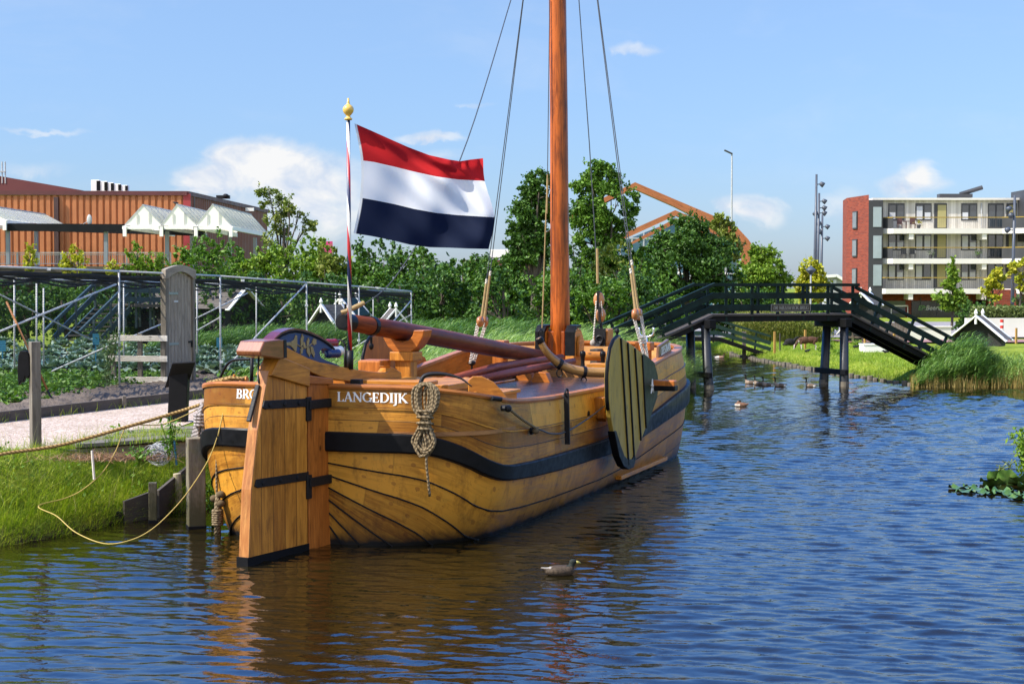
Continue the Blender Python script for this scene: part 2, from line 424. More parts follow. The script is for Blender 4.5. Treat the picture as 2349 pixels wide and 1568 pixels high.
def ground_z(X, Y):
    X = np.asarray(X, float); Y = np.asarray(Y, float)
    d = canal_dist(X, Y); w = np.where(X < np.interp(Y, [0, 50, 90], [2, 9.5, 10]), 1.25, 1.1)
    wob = 0.10 * np.sin(X * 1.7 + 0.6 * Y) * np.sin(Y * 1.1 - 0.8 * X) + 0.05 * np.sin(5.1 * X + 1.3) * np.sin(4.3 * Y)
    dd = d + wob * sstep(1.6, 0.0, np.abs(d))
    up = plateau(X, Y) * (0.18 + 0.82 * sstep(0.0, 1.0, dd / w)) * sstep(-0.1, 0.12, dd)
    dn = -0.05 - np.minimum(0.85, np.maximum(-dd, 0) * 0.9)
    return np.where(dd > -0.1, up - 0.05 * (dd < 0.1), dn)
def axis(parts):
    out = []
    for a, b, s in parts: out += list(np.arange(a, b, s))
    return np.array(out + [parts[-1][1]])
gx = axis([(-4000, -400, 600), (-400, -60, 40), (-60, -16, 2.5), (-16, 21, 0.22), (21, 60, 2.5), (60, 400, 40), (400, 4000, 600)])
gy = axis([(-400, -20, 60), (-20, 10, 2.5), (10, 100, 0.25), (100, 200, 5), (200, 600, 50), (600, 6000, 600)])
GX, GY = np.meshgrid(gx, gy, indexing='ij'); GZ = ground_z(GX, GY)
I, J = GX.shape; idx = np.arange(I * J).reshape(I, J)
m_grass, t, b = newmat('grass_ground', 0.95, 0.1)
co = t.coord('Object'); n1 = t.noise(co, 2.2, 6, 0.65); n2 = t.noise(co, 0.35, 3); n3 = t.noise(co, 14, 3, 0.7)
k = t.math('ADD', t.math('MULTIPLY', n1, 0.45), t.math('ADD', t.math('MULTIPLY', n2, 0.35), t.math('MULTIPLY', n3, 0.25)))
gcol = t.ramp(k, [(0.36, (0.05, 0.075, 0.008)), (0.5, (0.14, 0.19, 0.015)), (0.6, (0.23, 0.27, 0.03)), (0.72, (0.33, 0.29, 0.08))])
z = t.sep(co)[2]
mud = t.ramp(t.math('ADD', z, t.math('MULTIPLY', t.math('SUBTRACT', n1, 0.5), 0.3)), [(0.0, 1.0), (0.22, 0.0)])
t.link(t.mix(mud, gcol, (0.035, 0.028, 0.018)), b.inputs['Base Color']); t.link(t.bump(n3, 0.8, 0.06), b.inputs['Normal'])
gr = npmesh('ground', np.stack([GX, GY, GZ], -1).reshape(-1, 3), np.stack([idx[:-1, :-1], idx[1:, :-1], idx[1:, 1:], idx[:-1, 1:]], -1).reshape(-1, 4), m_grass, smooth=True)
tag(gr, kind='structure')

# ================================================================= water: a real wave surface plus fine ripple bump
m_water, t, b = newmat('canal_water', 0.02, 0.5)
b.inputs['IOR'].default_value = 1.6; b.inputs['Base Color'].default_value = (0.010, 0.0075, 0.002, 1)
co = t.coord('Object')
w3 = t.noise(t.mapping(co, (1.0, 1.6, 1), (0, 0, R(-12))), 9.0, 3, 0.55, 0.4)
t.link(t.bump(w3, 0.22, 0.012), b.inputs['Normal'])
wr_ = np.random.default_rng(5); NW = 60
wl_ = 0.11 * (0.52 / 0.11) ** wr_.random(NW) ; wa_ = R(80) + wr_.normal(0, R(25), NW); wp_ = wr_.uniform(0, 6.283, NW); ws_ = 0.0245 * (wl_ / 0.3) ** 0.1
def water_z(X, Y, lmin=0.0):
    Z = np.zeros(X.shape); amp_ = math.sqrt(NW / max(1, int((wl_ >= lmin).sum())))
    for l, a, ph, s in zip(wl_, wa_, wp_, ws_):
        if l < lmin: continue
        k = 2 * math.pi / l; q = np.sin(k * (X * math.cos(a) + Y * math.sin(a)) + ph + .6 * np.sin(.7 * X + ph) + .5 * np.sin(.9 * Y - ph)); Z += s / k * (q - .25 * np.cos(2 * np.arcsin(np.clip(q, -1, 1))))
    # sheltered water by the stern and left bank, gusty patches in the open canal
    lee = sstep(-1.5, 4.5, X - .30 * (Y - 16) ); gust = .5 + .5 * np.sin(.35 * X + .8 * np.sin(.21 * Y)) * np.sin(.27 * Y + .5 * np.sin(.3 * X))
    dk_ = g(1270, 1320, 0); rr_ = np.hypot(X - dk_.x, (Y - dk_.y)); Z = Z + .05 * np.sin(26 * rr_) * np.exp(-rr_ / .45) * .12
    return Z * amp_ * (0.50 + 0.42 * lee + 0.14 * gust) * (1 - .25 * sstep(50, 80, Y))
wv_, wf_, off_ = [], [], 0
for xs_, ys_ in ((np.arange(-9.0, 11.01, .05), np.arange(11.0, 20.001, .026)), (np.arange(-9.0, 11.01, .065), np.arange(20.0, 30.001, .04)), (np.arange(-6.0, 15.01, .09), np.arange(30.0, 48.01, .065)), (np.arange(1.0, 19.01, .16), np.arange(48.0, 88.01, .11)), (np.array([-40, -9.0]), np.array([11.0, 30.0])), (np.array([11.0, 40]), np.array([11.0, 30.0])), (np.array([-40, 40.0]), np.array([-30, 11.0])), (np.array([-40, -6.0]), np.array([30, 48.0])), (np.array([15, 40.0]), np.array([30, 48.0])), (np.array([-40, 1.0]), np.array([48, 88.0]))):
    A_, B_ = np.meshgrid(xs_, ys_, indexing='ij'); n1_, n2_ = A_.shape; Z_ = water_z(A_, B_, 2.6 * (ys_[1] - ys_[0])) if n1_ > 2 else np.zeros(A_.shape)
    wv_.append(np.stack([A_, B_, Z_], -1).reshape(-1, 3)); q_ = np.arange(n1_ * n2_).reshape(n1_, n2_) + off_; off_ += n1_ * n2_
    wf_.append(np.stack([q_[:-1, :-1], q_[1:, :-1], q_[1:, 1:], q_[:-1, 1:]], -1).reshape(-1, 4))
tag(npmesh('water', np.concatenate(wv_), np.concatenate(wf_), m_water, smooth=True), kind='structure')

# ================================================================= shared materials
M = {}
M['oak'] = mat_wood('varnished_oak', (0.58, 0.235, 0.030), (0.24, 0.075, 0.009), 0.45, 0.08)
M['oak_red'] = mat_wood('reddish_oak', (0.52, 0.165, 0.024), (0.20, 0.05, 0.007), 0.45, 0.08)
M['oak_boards'] = mat_wood('oak_boards', (0.58, 0.235, 0.030), (0.24, 0.078, 0.009), 0.45, 0.06, boards=0.24)
M['mast'] = mat_wood('varnished_pine', (0.43, 0.095, 0.010), (0.065, 0.009, 0.002), 0.4, 0.10, along=0.42, across=7, lo=.43, hi=.62)
M['boom'] = mat_wood('dark_mahogany_varnish', (0.19, 0.048, 0.018), (0.06, 0.013, 0.006), 0.45, 0.04, spec=.12)
M['spar'] = mat_wood('pinkish_mahogany', (0.30, 0.075, 0.038), (0.12, 0.026, 0.014), 0.5, 0.03)
M['black'] = mat_plain('black_paint', (0.006, 0.006, 0.007), 0.42, 0.4, 8, 0.08, spec=.14)
M['tar'] = mat_plain('tarred_black', (0.005, 0.005, 0.006), 0.6, 0.4, 10, 0.2, spec=.15)
M['iron'] = mat_plain('black_iron', (0.008, 0.008, 0.009), 0.5, 0.3, 30, 0.25, spec=0.25)
M['steel'] = mat_plain('galvanised_steel', (0.40, 0.41, 0.41), 0.5, 0.2, 9, 0.05)
M['bright'] = mat_plain('bright_steel', (0.6, 0.62, 0.64), 0.25, 0.1, 20, 0.0, metal=0.9)
M['white'] = mat_plain('white_paint', (0.78, 0.77, 0.73), 0.5, 0.06, 5, 0.05)
M['weathered'] = mat_wood('weathered_wood', (0.22, 0.195, 0.155), (0.085, 0.07, 0.052), 0.85, 0, bump=0.5)
M['grey_boards'] = mat_wood('grey_boards', (0.33, 0.285, 0.225), (0.16, 0.13, 0.10), 0.85, 0, bump=0.5)
M['pale_wood'] = mat_wood('pale_weathered_plank', (0.80, 0.74, 0.64), (0.50, 0.44, 0.35), 0.85, 0, bump=0.4)
M['dark_plank'] = mat_wood('dark_plank', (0.10, 0.085, 0.07), (0.045, 0.038, 0.03), 0.85, 0, bump=0.4)
M['bridge'] = mat_plain('dark_green_paint', (0.003, 0.008, 0.007), 0.6, 0.55, 5, 0.3, spec=.12, c2=(0.009, 0.020, 0.018))
M['bridge2'] = mat_plain('green_paint', (0.012, 0.034, 0.025), 0.55, 0.3, 3, 0.1, spec=.25)
def mat_rope(name, c1, c2):
    m, t, b = newmat(name, 0.9, 0.1); uv = t.coord('UV'); x = t.sep(uv)
    s = t.math('SINE', t.math('ADD', t.math('MULTIPLY', x[0], 115.0), t.math('MULTIPLY', x[1], 70.0)))
    k = t.math('MULTIPLY_ADD', s, 0.5, 0.5); n = t.noise(t.coord('Object'), 18, 3)
    t.link(t.ramp(t.math('ADD', t.math('MULTIPLY', k, 0.7), t.math('MULTIPLY', n, 0.3)), [(0.2, c2), (0.6, c1)]), b.inputs['Base Color'])
    t.link(t.bump(k, 0.8, 0.006), b.inputs['Normal']); return m
M['rope_tan'] = mat_rope('tan_rope', (0.34, 0.225, 0.09), (0.13, 0.08, 0.03))
M['rope_plain'] = mat_plain('served_rope', (.30, .205, .09), .9, .3, 25, .3)
M['rope_brown'] = mat_rope('brown_rope', (0.215, 0.165, 0.10), (0.11, 0.08, 0.045))
M['rope_grey'] = mat_rope('grey_rope', (0.36, 0.32, 0.31), (0.16, 0.14, 0.13))
M['rope_white'] = mat_rope('white_rope', (0.62, 0.57, 0.50), (0.30, 0.27, 0.23))
M['rope_yellow'] = mat_plain('yellow_rope', (0.38, 0.28, 0.07), 0.8, 0.2, 20, 0.1)
M['wire'] = mat_plain('steel_wire', (0.06, 0.065, 0.075), 0.5, 0.2, 20, 0, metal=0.4)
M['brick'] = None
# ================================================================= sailing barge
TH = R(20); SP = g(755, 1248, 0)
HX = Vector((math.sin(TH), math.cos(TH), 0)); PX = Vector((math.cos(TH), -math.sin(TH), 0)); ZZ = Vector((0, 0, 1))
def BW(s, b, z): return SP + HX * s + PX * b + Vector((0, 0, z))
LV = {  # level: (aft s, stern centre s, half beam, stern exponent, bow centre s, bow tip s, bow exponent)
    'rail': (0.02, 1.30, 2.08, 3.0, 9.6, 12.55, 2.5), 'wale': (0.0, 1.45, 2.10, 2.8, 10.0, 12.75, 2.7),
    'wl': (0.04, 1.50, 1.80, 2.25, 10.6, 12.75, 3.0), 'bot': (0.10, 2.3, 1.30, 1.8, 10.0, 12.4, 2.2)}
PORT = [False]
def plan(lv, t):
    a0, c, B, n, cb, tip, nb_ = LV[lv]
    if PORT[0] and t < 2: n += 1.3; c -= .12 * (1 - min(1, max(0, t - 1)))
    if t <= 1:
        ph = max(t, 1e-6) * math.pi / 2
        return c - (c - a0) * max(math.cos(ph), 0) ** (2 / n), B * math.sin(ph) ** (2 / n)
    if t <= 2: return c + (cb - c) * (t - 1), B
    ph = min(t - 2, 1 - 1e-6) * math.pi / 2
    return cb + (tip - cb) * math.sin(ph) ** (2 / nb_), B * math.cos(ph) ** (2 / nb_)
RAILZ = [(0, 2.04), (0.1, 2.035), (0.3, 1.985), (0.6, 1.92), (1.2, 1.82), (2, 1.765), (3, 1.74), (5.5, 1.72), (7, 1.82), (8.3, 1.95), (9.5, 2.07), (11, 2.14), (12.6, 2.19)]
WALEZ = [(0, 1.46), (.1, 1.455), (.2, 1.42), (.35, 1.32), (.5, 1.22), (.65, 1.12), (.9, 1.02), (1.2, 0.975), (2, .95), (5.5, .93), (7, 1.0), (8.2, 1.12), (10.1, 1.36), (11.5, 1.50), (12.75, 1.58)]
WALEH = [(0, .25), (.5, .22), (1.1, .2), (3, .24), (5.5, .26), (8.2, .30), (10.1, .37), (12.75, .40)]
def zw(s): return interp(WALEZ, s)
def lerp(a, b, k): return a + (b - a) * k
def up_pt(t, f):
    """0 rail .. 1 wale top"""
    s0, b0 = plan('rail', t); s1, b1 = plan('wale', t)
    return lerp(s0, s1, f), lerp(b0, b1, f) + 0.02 * math.sin(f * math.pi), lerp(interp(RAILZ, s0), zw(s1), f)
def sw(t):
    if t < 1: return 0.145 + (0.42 - 0.145) * min(1.0, float(np.interp(t, TC, UL)) / 2.1)
    return 0.42 - .06 * float(sstep(1.0, 2.6, t))
def low_pt(t, k):
    """k strakes below the wale's lower edge"""
    s1, b1 = plan('wale', t); s2, b2 = plan('wl', t); s3, b3 = plan('bot', t)
    z1 = zw(s1) - interp(WALEH, s1); z = z1 - k * sw(t)
    if z >= 0:
        q = 1 - z / z1; e = q ** 1.55
        return lerp(s1, s2, e), lerp(b1 - 0.02, b2, e), z
    zc = max(z, -0.6); e = (-zc / 0.6)
    return lerp(s2, s3, e), lerp(b2, b3, e ** 1.3), zc
def HB(s, b, z): return BW(s, b - .09 * (1 - float(sstep(0.2, 3.5, s))), z)     # hull point: the stern is swung a little to port
TC = [0.0, .02, .05, .09, .14, .2, .26, .32, .38, .44, .5, .56, .62, .68, .74, .8, .86, .92, .97] + [1 + i / 16 for i in range(17)] + [2 + i / 18 for i in range(1, 18)] + [2.985, 3.0]
def ulen(lv):
    out = [0]; 
    for a, b in zip(TC, TC[1:]):
        p, q = plan(lv, a), plan(lv, b); out.append(out[-1] + math.hypot(p[0] - q[0], p[1] - q[1]))
    return out
UL = ulen('wale')
def hull_mat(name, c1, c2, seam, trunnel=True, coat=0.05):
    m, t, b = newmat(name, 0.4, 0.3)
    uv = t.coord('UV'); x = t.sep(uv); co = t.coord('Object')
    idx = t.math('FLOOR', x[1]); fr = t.math('FRACT', x[1])
    wn = t.n.new('ShaderNodeTexWhiteNoise'); wn.noise_dimensions = '1D'; t.link(idx, wn.inputs['W'])
    # plank butts: every strake is cut into lengths
    seg = t.math('ADD', t.math('DIVIDE', x[0], 3.7), t.math('MULTIPLY', wn.outputs['Value'], 5.0)); sf = t.math('FRACT', seg)
    wn2 = t.n.new('ShaderNodeTexWhiteNoise'); wn2.noise_dimensions = '2D'; t.link(t.comb(t.math('FLOOR', seg), idx, 0.0), wn2.inputs['Vector'])
    rnd = wn2.outputs['Value']
    gv_ = t.comb(t.math('ADD', x[0], t.math('MULTIPLY', rnd, 17.0)), t.math('MULTIPLY', x[1], 0.25), rnd)
    gr = t.noise(t.mapping(gv_, (1.0, 15, 1)), 1.7, 7, 0.63, 0.9); fi = t.noise(t.mapping(gv_, (5, 70, 1)), 2.0, 3, 0.6)
    big = t.noise(co, 1.1, 4, 0.6)
    k = t.math('ADD', t.math('MULTIPLY', gr, 0.5), t.math('ADD', t.math('MULTIPLY', fi, 0.18), t.math('ADD', t.math('MULTIPLY', big, 0.34), t.math('MULTIPLY', t.math('SUBTRACT', rnd, 0.5), 0.34))))
    c = t.ramp(k, [(0.39, c2), (0.52, tuple((p * 1.1 + q * .9) / 2 for p, q in zip(c1, c2))), (0.645, c1)])
    if trunnel:
        vo = t.n.new('ShaderNodeTexVoronoi'); vo.voronoi_dimensions = '2D'; vo.inputs['Scale'].default_value = 1.0; vo.inputs['Randomness'].default_value = 0.75
        t.link(t.comb(t.math('MULTIPLY', x[0], 2.6), t.math('MULTIPLY', x[1], 1.0), 0.0), vo.inputs['Vector'])
        dv = t.n.new('ShaderNodeSeparateColor'); t.link(vo.outputs['Color'], dv.inputs[0])
        dot = t.math('MULTIPLY', t.ramp(vo.outputs['Distance'], [(0.075, 1.0), (0.095, 0.0)]), t.ramp(dv.outputs[0], [(0.3, 0.0), (0.32, 0.5)]))
        c = t.mix(dot, c, (0.16, 0.045, 0.012))
        hole = t.noise(t.mapping(gv_, (9, 30, 1)), 2.4, 1); c = t.mix(t.ramp(hole, [(0.735, 0.0), (0.76, 0.85)]), c, (0.02, 0.012, 0.006))
    # worn bloom and weather stains with their own outlines
    st = t.noise(t.mapping(co, (1.2, 1.2, 3.0)), 1.6, 6, 0.7); c = t.mix(t.ramp(st, [(0.52, 0.0), (0.72, 0.35)]), c, (0.42, 0.27, 0.05))
    dk = t.noise(t.mapping(co, (2.2, 2.2, .8)), 2.2, 6, 0.75); c = t.mix(t.ramp(dk, [(0.50, 0.0), (0.70, 0.62)]), c, (0.10, 0.036, 0.008))
    edge = t.math('MINIMUM', fr, t.math('SUBTRACT', 1.0, fr)); sm = t.ramp(edge, [(seam * 0.55, 1.0), (seam, 0.0)])
    bt = t.ramp(t.math('MINIMUM', sf, t.math('SUBTRACT', 1.0, sf)), [(0.0012, 1.0), (0.0022, 0.0)])
    sm = t.math('MAXIMUM', sm, t.math('MULTIPLY', bt, 0.3))
    c = t.mix(sm, c, (0.010, 0.009, 0.008))
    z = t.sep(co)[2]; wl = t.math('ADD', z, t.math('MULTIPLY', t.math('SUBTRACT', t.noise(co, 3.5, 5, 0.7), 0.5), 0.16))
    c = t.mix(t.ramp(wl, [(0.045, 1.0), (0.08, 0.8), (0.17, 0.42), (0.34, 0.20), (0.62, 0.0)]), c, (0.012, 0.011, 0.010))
    t.link(c, b.inputs['Base Color'])
    t.link(t.ramp(gr, [(0.3, 0.32), (0.7, 0.5)]), b.inputs['Roughness'])
    b.inputs['Coat Weight'].default_value = coat; b.inputs['Coat Roughness'].default_value = 0.15
    t.link(t.bump(t.math('SUBTRACT', t.math('MULTIPLY', gr, 0.5), t.math('MULTIPLY', sm, 2.0)), 0.5, 0.006), b.inputs['Normal'])
    return m
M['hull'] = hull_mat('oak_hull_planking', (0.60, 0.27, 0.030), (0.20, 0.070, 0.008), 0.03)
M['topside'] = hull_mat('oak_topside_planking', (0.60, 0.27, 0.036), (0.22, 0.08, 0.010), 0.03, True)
boat = thing('sailing_barge', 'varnished wooden sailing barge with black wale and tall mast moored at the bank', 'boat', SP)
def shell(rows, uvv, inward=0.0):
    """rows: list of functions t->(s,b,z); port and starboard mirrored"""
    mb = MB()
    for sd in (-1, 1):
        PORT[0] = sd < 0
        P = [[HB(*(lambda q: (q[0], sd * q[1], q[2]))(r(t))) for t in TC] for r in rows]
        PORT[0] = False
        if sd < 0: P = P[::-1]; vv = uvv[::-1]
        else: vv = uvv
        mb.grid(P, lambda i, j, vv=vv, sd=sd: (UL[j] * sd + (60 if sd < 0 else 0), vv[i]))
    return mb
fr_ = [0.0, 0.12, 0.24, 0.36, 0.47, 0.6, 0.74, 0.87, 1.0]
vv_ = [20.02, 20.25, 20.5, 20.75, 21.0, 21.5, 22.0, 22.5, 22.98]
top = shell([(lambda t, f=f: up_pt(t, f)) for f in fr_], vv_).build('topside_planking', M['topside'], boat, smooth=True)
lo_rows = [i * 0.5 for i in range(0, 19)]
def seam_run(k, sd):
    PORT[0] = sd < 0; pts = []
    for t in [i / 40 for i in range(0, 121)]:
        s, b_, z = low_pt(t, k)
        if z > -.06: pts.append(HB(s - .006 * (t < 1), sd * (b_ + .004), z))
        elif pts: break
    PORT[0] = False; return pts
hull = shell([(lambda t, k=k: low_pt(t, k)) for k in lo_rows], [40 + k for k in lo_rows]).build('hull_planking', M['hull'], boat, smooth=True)
for sd in (-1, 1):
    for k in range(1, 8):
        pts = seam_run(k, sd)
        if len(pts) > 3: mb = MB(); mb.tube(pts, .0105, 6); mb.build('caulk_seam', M['tar'], hull)
# inner bulwark face, 7 cm inboard
def in_pt(t, f):
    s, b, z = up_pt(t, f * 0.9); k = 0.07
    return s + (k if t < 1 else (-k if t > 2 else 0)) * (1 if t < .9 or t > 2.1 else .5), max(b - k, 0), z
inner = shell([(lambda t, f=f: in_pt(t, f)) for f in (1, .5, 0)], [1, .5, 0])
inner.build('bulwark_lining', mat_wood('inner_oak', (0.60, 0.22, 0.03), (0.30, 0.09, 0.012), 0.4, 0.1), boat, smooth=True)
# rub band (wale): a protruding black belt
def band(f0, f1, out, base, side_fn=None):
    def r(t, a, o):
        s, b, z = base(t, a); d = o
        sb = max(b + d * (1 if t > .35 or t == 0 else .6), 0.0)
        s2 = s - d * (1 - min(t, 1)) if t < 1 else (s + d * (t - 2) if t > 2 else s)
        return s2, sb, z
    return [lambda t: r(t, f0, -0.01), lambda t: r(t, f0, out * .8), lambda t: r(t, f0 * .92 + f1 * .08, out), lambda t: r(t, f0 * .08 + f1 * .92, out), lambda t: r(t, f1, out * .8), lambda t: r(t, f1, -0.01)]
def wale_pt(t, f):
    s1, b1 = plan('wale', t); return s1, b1 - 0.02 * f, zw(s1) - interp(WALEH, s1) * f
wl = shell(band(0.0, 1.0, 0.075, wale_pt), [0, .1, .2, .8, .9, 1]).build('wale', M['black'], boat); smooth_angle(wl, 30)
# cap rail along the top
def rail_band():
    def r(t, inn, dz):
        s, b, z = up_pt(t, 0); d = inn
        s2 = s + d * (1 - min(t, 1)) if t < 1 else (s - d * (t - 2) if t > 2 else s)
        return s2, max(b - d * (1 if t > .3 else min(1, t * 3.3)), 0), z + dz
    return [lambda t: r(t, -.025, -.03), lambda t: r(t, -.035, .0), lambda t: r(t, -.025, .03), lambda t: r(t, .12, .03), lambda t: r(t, .125, -.02), lambda t: r(t, .08, -.03)]
cr = shell(rail_band(), [0, .04, .09, .25, .3, .34]).build('cap_rail', mat_wood('cap_rail_oak', (0.48, 0.17, 0.035), (0.22, 0.065, 0.013), 0.4, 0.1), boat); smooth_angle(cr, 30)
# small moulding line under the bulwark plank, amidships
mo = shell(band(0.455, 0.49, 0.018, up_pt), [0, .01, .02, .06, .07, .08]).build('moulding', M['topside'], boat); smooth_angle(mo, 30)
# decks
def deck(name, s0, s1, z, inset, mat):
    pts = [];
    for t in [i / 60 for i in range(0, 181)]:
        s, b, zz = up_pt(t, 0.35)
        if s0 <= s <= s1: pts.append((s, max(b - inset, 0.0)))
    pol = [(s, b) for s, b in pts] + [(s, -b) for s, b in reversed(pts)]
    mb = MB(); mb.prism(pol, BW(0, 0, z), HX, PX, 0.05); return mb.build(name, mat, boat)
deck('deck', 0.05, 12.4, 1.45, 0.06, mat_wood('deck_planks', (0.40, 0.185, 0.06), (0.20, 0.085, 0.03), 0.5, 0.1, boards=0.13))

# ---- stern post and rudder
RD = (HX * -1.78 + PX * -0.22).normalized()          # rudder plane, pointing aft
RN = RD.cross(ZZ).normalized()
def RW(r, z, n=0.0): return SP + RD * r + Vector((0, 0, z)) + RN * (n + .0725)
mb = MB(); mb.prism([(-.06, -.4), (.44, -.4), (.44, 2.05), (.42, 2.1), (-.06, 2.1)], RW(0, 0, .045), RD, ZZ, 0.22, grain=1)
stp = mb.build('sternpost', M['oak_red'], boat, bevel=0.012)
mb = MB(); mb.prism([(-.08, 2.06), (.47, 2.09), (.47, 2.205), (.02, 2.15), (-.08, 2.13)], RW(0, 0, .045), RD, ZZ, 0.29)
mb.build('sternpost_cap', M['oak_red'], stp, bevel=0.012)
rud = None
mb = MB(); mb.prism([(.475, -.4), (1.70, -.4), (1.69, .09), (1.63, .9), (1.5, 1.6), (1.27, 2.30), (.475, 2.12)], RW(0, 0), RD, ZZ, 0.145, grain=1)
rud = mb.build('rudder', M['oak_boards'], boat, bevel=0.01)
# the bright worn trailing plank
mb = MB(); mb.prism([(1.69, -.4), (1.715, -.4), (1.705, .09), (1.645, .9), (1.515, 1.6), (1.285, 2.30), (1.265, 2.30), (1.49, 1.6), (1.62, .9), (1.68, .09)], RW(0, 0), RD, ZZ, 0.139, grain=1)
mb.build('trailing_plank', mat_wood('worn_orange_oak', (0.56, 0.26, 0.075), (0.26, 0.075, 0.02), 0.5, 0.1), rud)
mb = MB(); mb.prism([(.46, -.42), (1.735, -.42), (1.735, .10), (.46, .085)], RW(0, 0), RD, ZZ, 0.165); mb.build('tarred_foot', M['tar'], rud)
mb = MB(); mb.prism([(1.30, 2.245), (1.10, 2.47), (.475, 2.29), (.475, 2.06)], RW(0, 0), RD, ZZ, 0.24); mb.build('rudder_cheek', M['oak'], rud, bevel=0.012)
def strap(r0, r1, z0, z1, h, name='iron_strap'):
    mb = MB()
    for sd in (-1, 1):
        o = RW(0, 0, 0.075 * sd)
        mb.prism([(r0, z0 + h * .35), (r0 - .03, z0 + h), (r1, z1 + h), (r1, z1), (r0 - .05, z0), (r0, z0 + h * .2)][::1], o, RD, ZZ, 0.03)
    st = mb.build(name, M['iron'], rud, bevel=0.005)
    mb = MB()
    for i in range(3):
        for sd in (-1, 1):
            k = .14 + .32 * i; c = RW(lerp(r0, r1, k), lerp(z0, z1, k) + h / 2, 0.09 * sd); mb.lathe([(.03, 0), (.027, .012), (.0, .016)], c, 8, RN * sd)
    mb.build('rivet', M['iron'], st)
strap(1.42, .47, 1.84, 1.81, .105); strap(1.585, .47, .91, .885, .105)
for z in (1.78, .80):
    mb = MB(); mb.box6(RW(.23, z + .05), RD * .24, RN * .115, ZZ * .055); mb.box6(RW(.465, z), RD * .05, RN * .10, ZZ * .15)
    mb.build('pintle', M['iron'], stp, bevel=0.006)
mb = MB(); mb.box6(RW(1.45, 2.02, 0), RD * .035, RN * .06, ZZ * .005)
# iron tongue and chain on the trailing edge
mb = MB(); a, b_ = RW(1.55, 1.70, .03), RW(1.36, 2.13, .03); mb.beam(a, b_, .06, .035, RD); ch = mb.build('iron_tongue', M['iron'], rud, bevel=.008)
mb = MB(); mb.tube(spline([RW(1.34, 2.15, .03), RW(1.33, 2.2, .05), RW(1.27, 2.3, .09), RW(1.25, 2.45, .1)], 5), .014, 6); mb.build('chain', M['iron'], rud)
# ---- tiller with carved head board
upz = [(1.12, 2.64), (.8, 2.53), (.47, 2.42), (.2, 2.355), (-.05, 2.32), (-.45, 2.25), (-.9, 2.19), (-1.25, 2.155), (-1.42, 2.15), (-1.5, 2.2), (-1.47, 2.235), (-1.62, 2.19), (-1.78, 2.13), (-1.80, 2.06)]
loz = [(-1.74, 2.01), (-1.4, 2.005), (-.9, 2.04), (-.45, 2.08), (-.05, 2.13), (.2, 2.18), (.47, 2.26), (.8, 2.37), (1.10, 2.475)]
mb = MB(); mb.prism(upz + loz, RW(0, 0), RD, ZZ, 0.17); til = mb.build('tiller', M['oak'], boat, bevel=0.018, seg=3)
mb = MB(); mb.prism([(1.60, 2.545), (1.51, 2.665), (1.2, 2.68), (1.10, 2.66), (1.09, 2.44), (1.2, 2.44), (1.58, 2.49)], RW(0, 0), RD, ZZ, 0.36)
mb.build('tiller_head', mat_wood('dark_red_oak', (0.30, 0.10, 0.035), (0.12, 0.035, 0.012), 0.35, 0.4), til, bevel=0.015)
mb = MB(); mb.prism([(1.13, 2.67), (1.07, 2.668), (1.06, 2.45), (1.12, 2.45)], RW(0, 0), RD, ZZ, 0.375); mb.build('iron_hoop', M['iron'], til, bevel=.004)
arc = [(1.20, 2.655), (1.12, 2.70), (1.02, 2.745), (.88, 2.775), (.74, 2.785), (.58, 2.77), (.41, 2.735), (.2, 2.675), (.02, 2.605), (-.10, 2.545), (-.165, 2.49), (-.14, 2.445), (-.07, 2.46), (-.04, 2.50), (.06, 2.525), (.155, 2.52), (.195, 2.475), (.17, 2.42), (.06, 2.375), (-.08, 2.345), (-.22, 2.305), (-.30, 2.275)]
base = [(-.05, 2.318), (.2, 2.353), (.47, 2.418), (.8, 2.528), (1.12, 2.645)]
mb = MB(); mb.prism(arc + base, RW(0, 0), RD, ZZ, 0.15)
m_blue = mat_plain('blue_carved_panel', (0.008, 0.030, 0.115), 0.5, 0.3, 25, 0.4, dist=.006)
brd = mb.build('carved_board', m_blue, til, bevel=0.012)
mb = MB(); top_arc = arc[:10]
for p, q in zip(top_arc, top_arc[1:]):
    mb.box6((RW(*p) + RW(*q)) / 2 + ZZ * .006, (RW(*q) - RW(*p)) * .5, RN * .082, ZZ * .012)
mb.build('board_top', mat_plain('plum_paint', (0.10, 0.022, 0.028), 0.25, .2, 12, .05), brd)
mb = MB()
for i in range(60):
    k = i / 59 * (len(arc[1:11]) - 1); a = int(min(k, 8.999)); q = (lerp(arc[1 + a][0], arc[2 + a][0], k - a), lerp(arc[1 + a][1], arc[2 + a][1], k - a) - .022)
    mb.ell(RW(q[0], q[1], -.082), .0165, .012, .0165, 6, 4)
mb.build('beaded_edge', M['black'], brd)
gold = mat_plain('dull_gilding', (0.27, 0.19, 0.085), 0.45, .35, 30, .2, metal=.35)
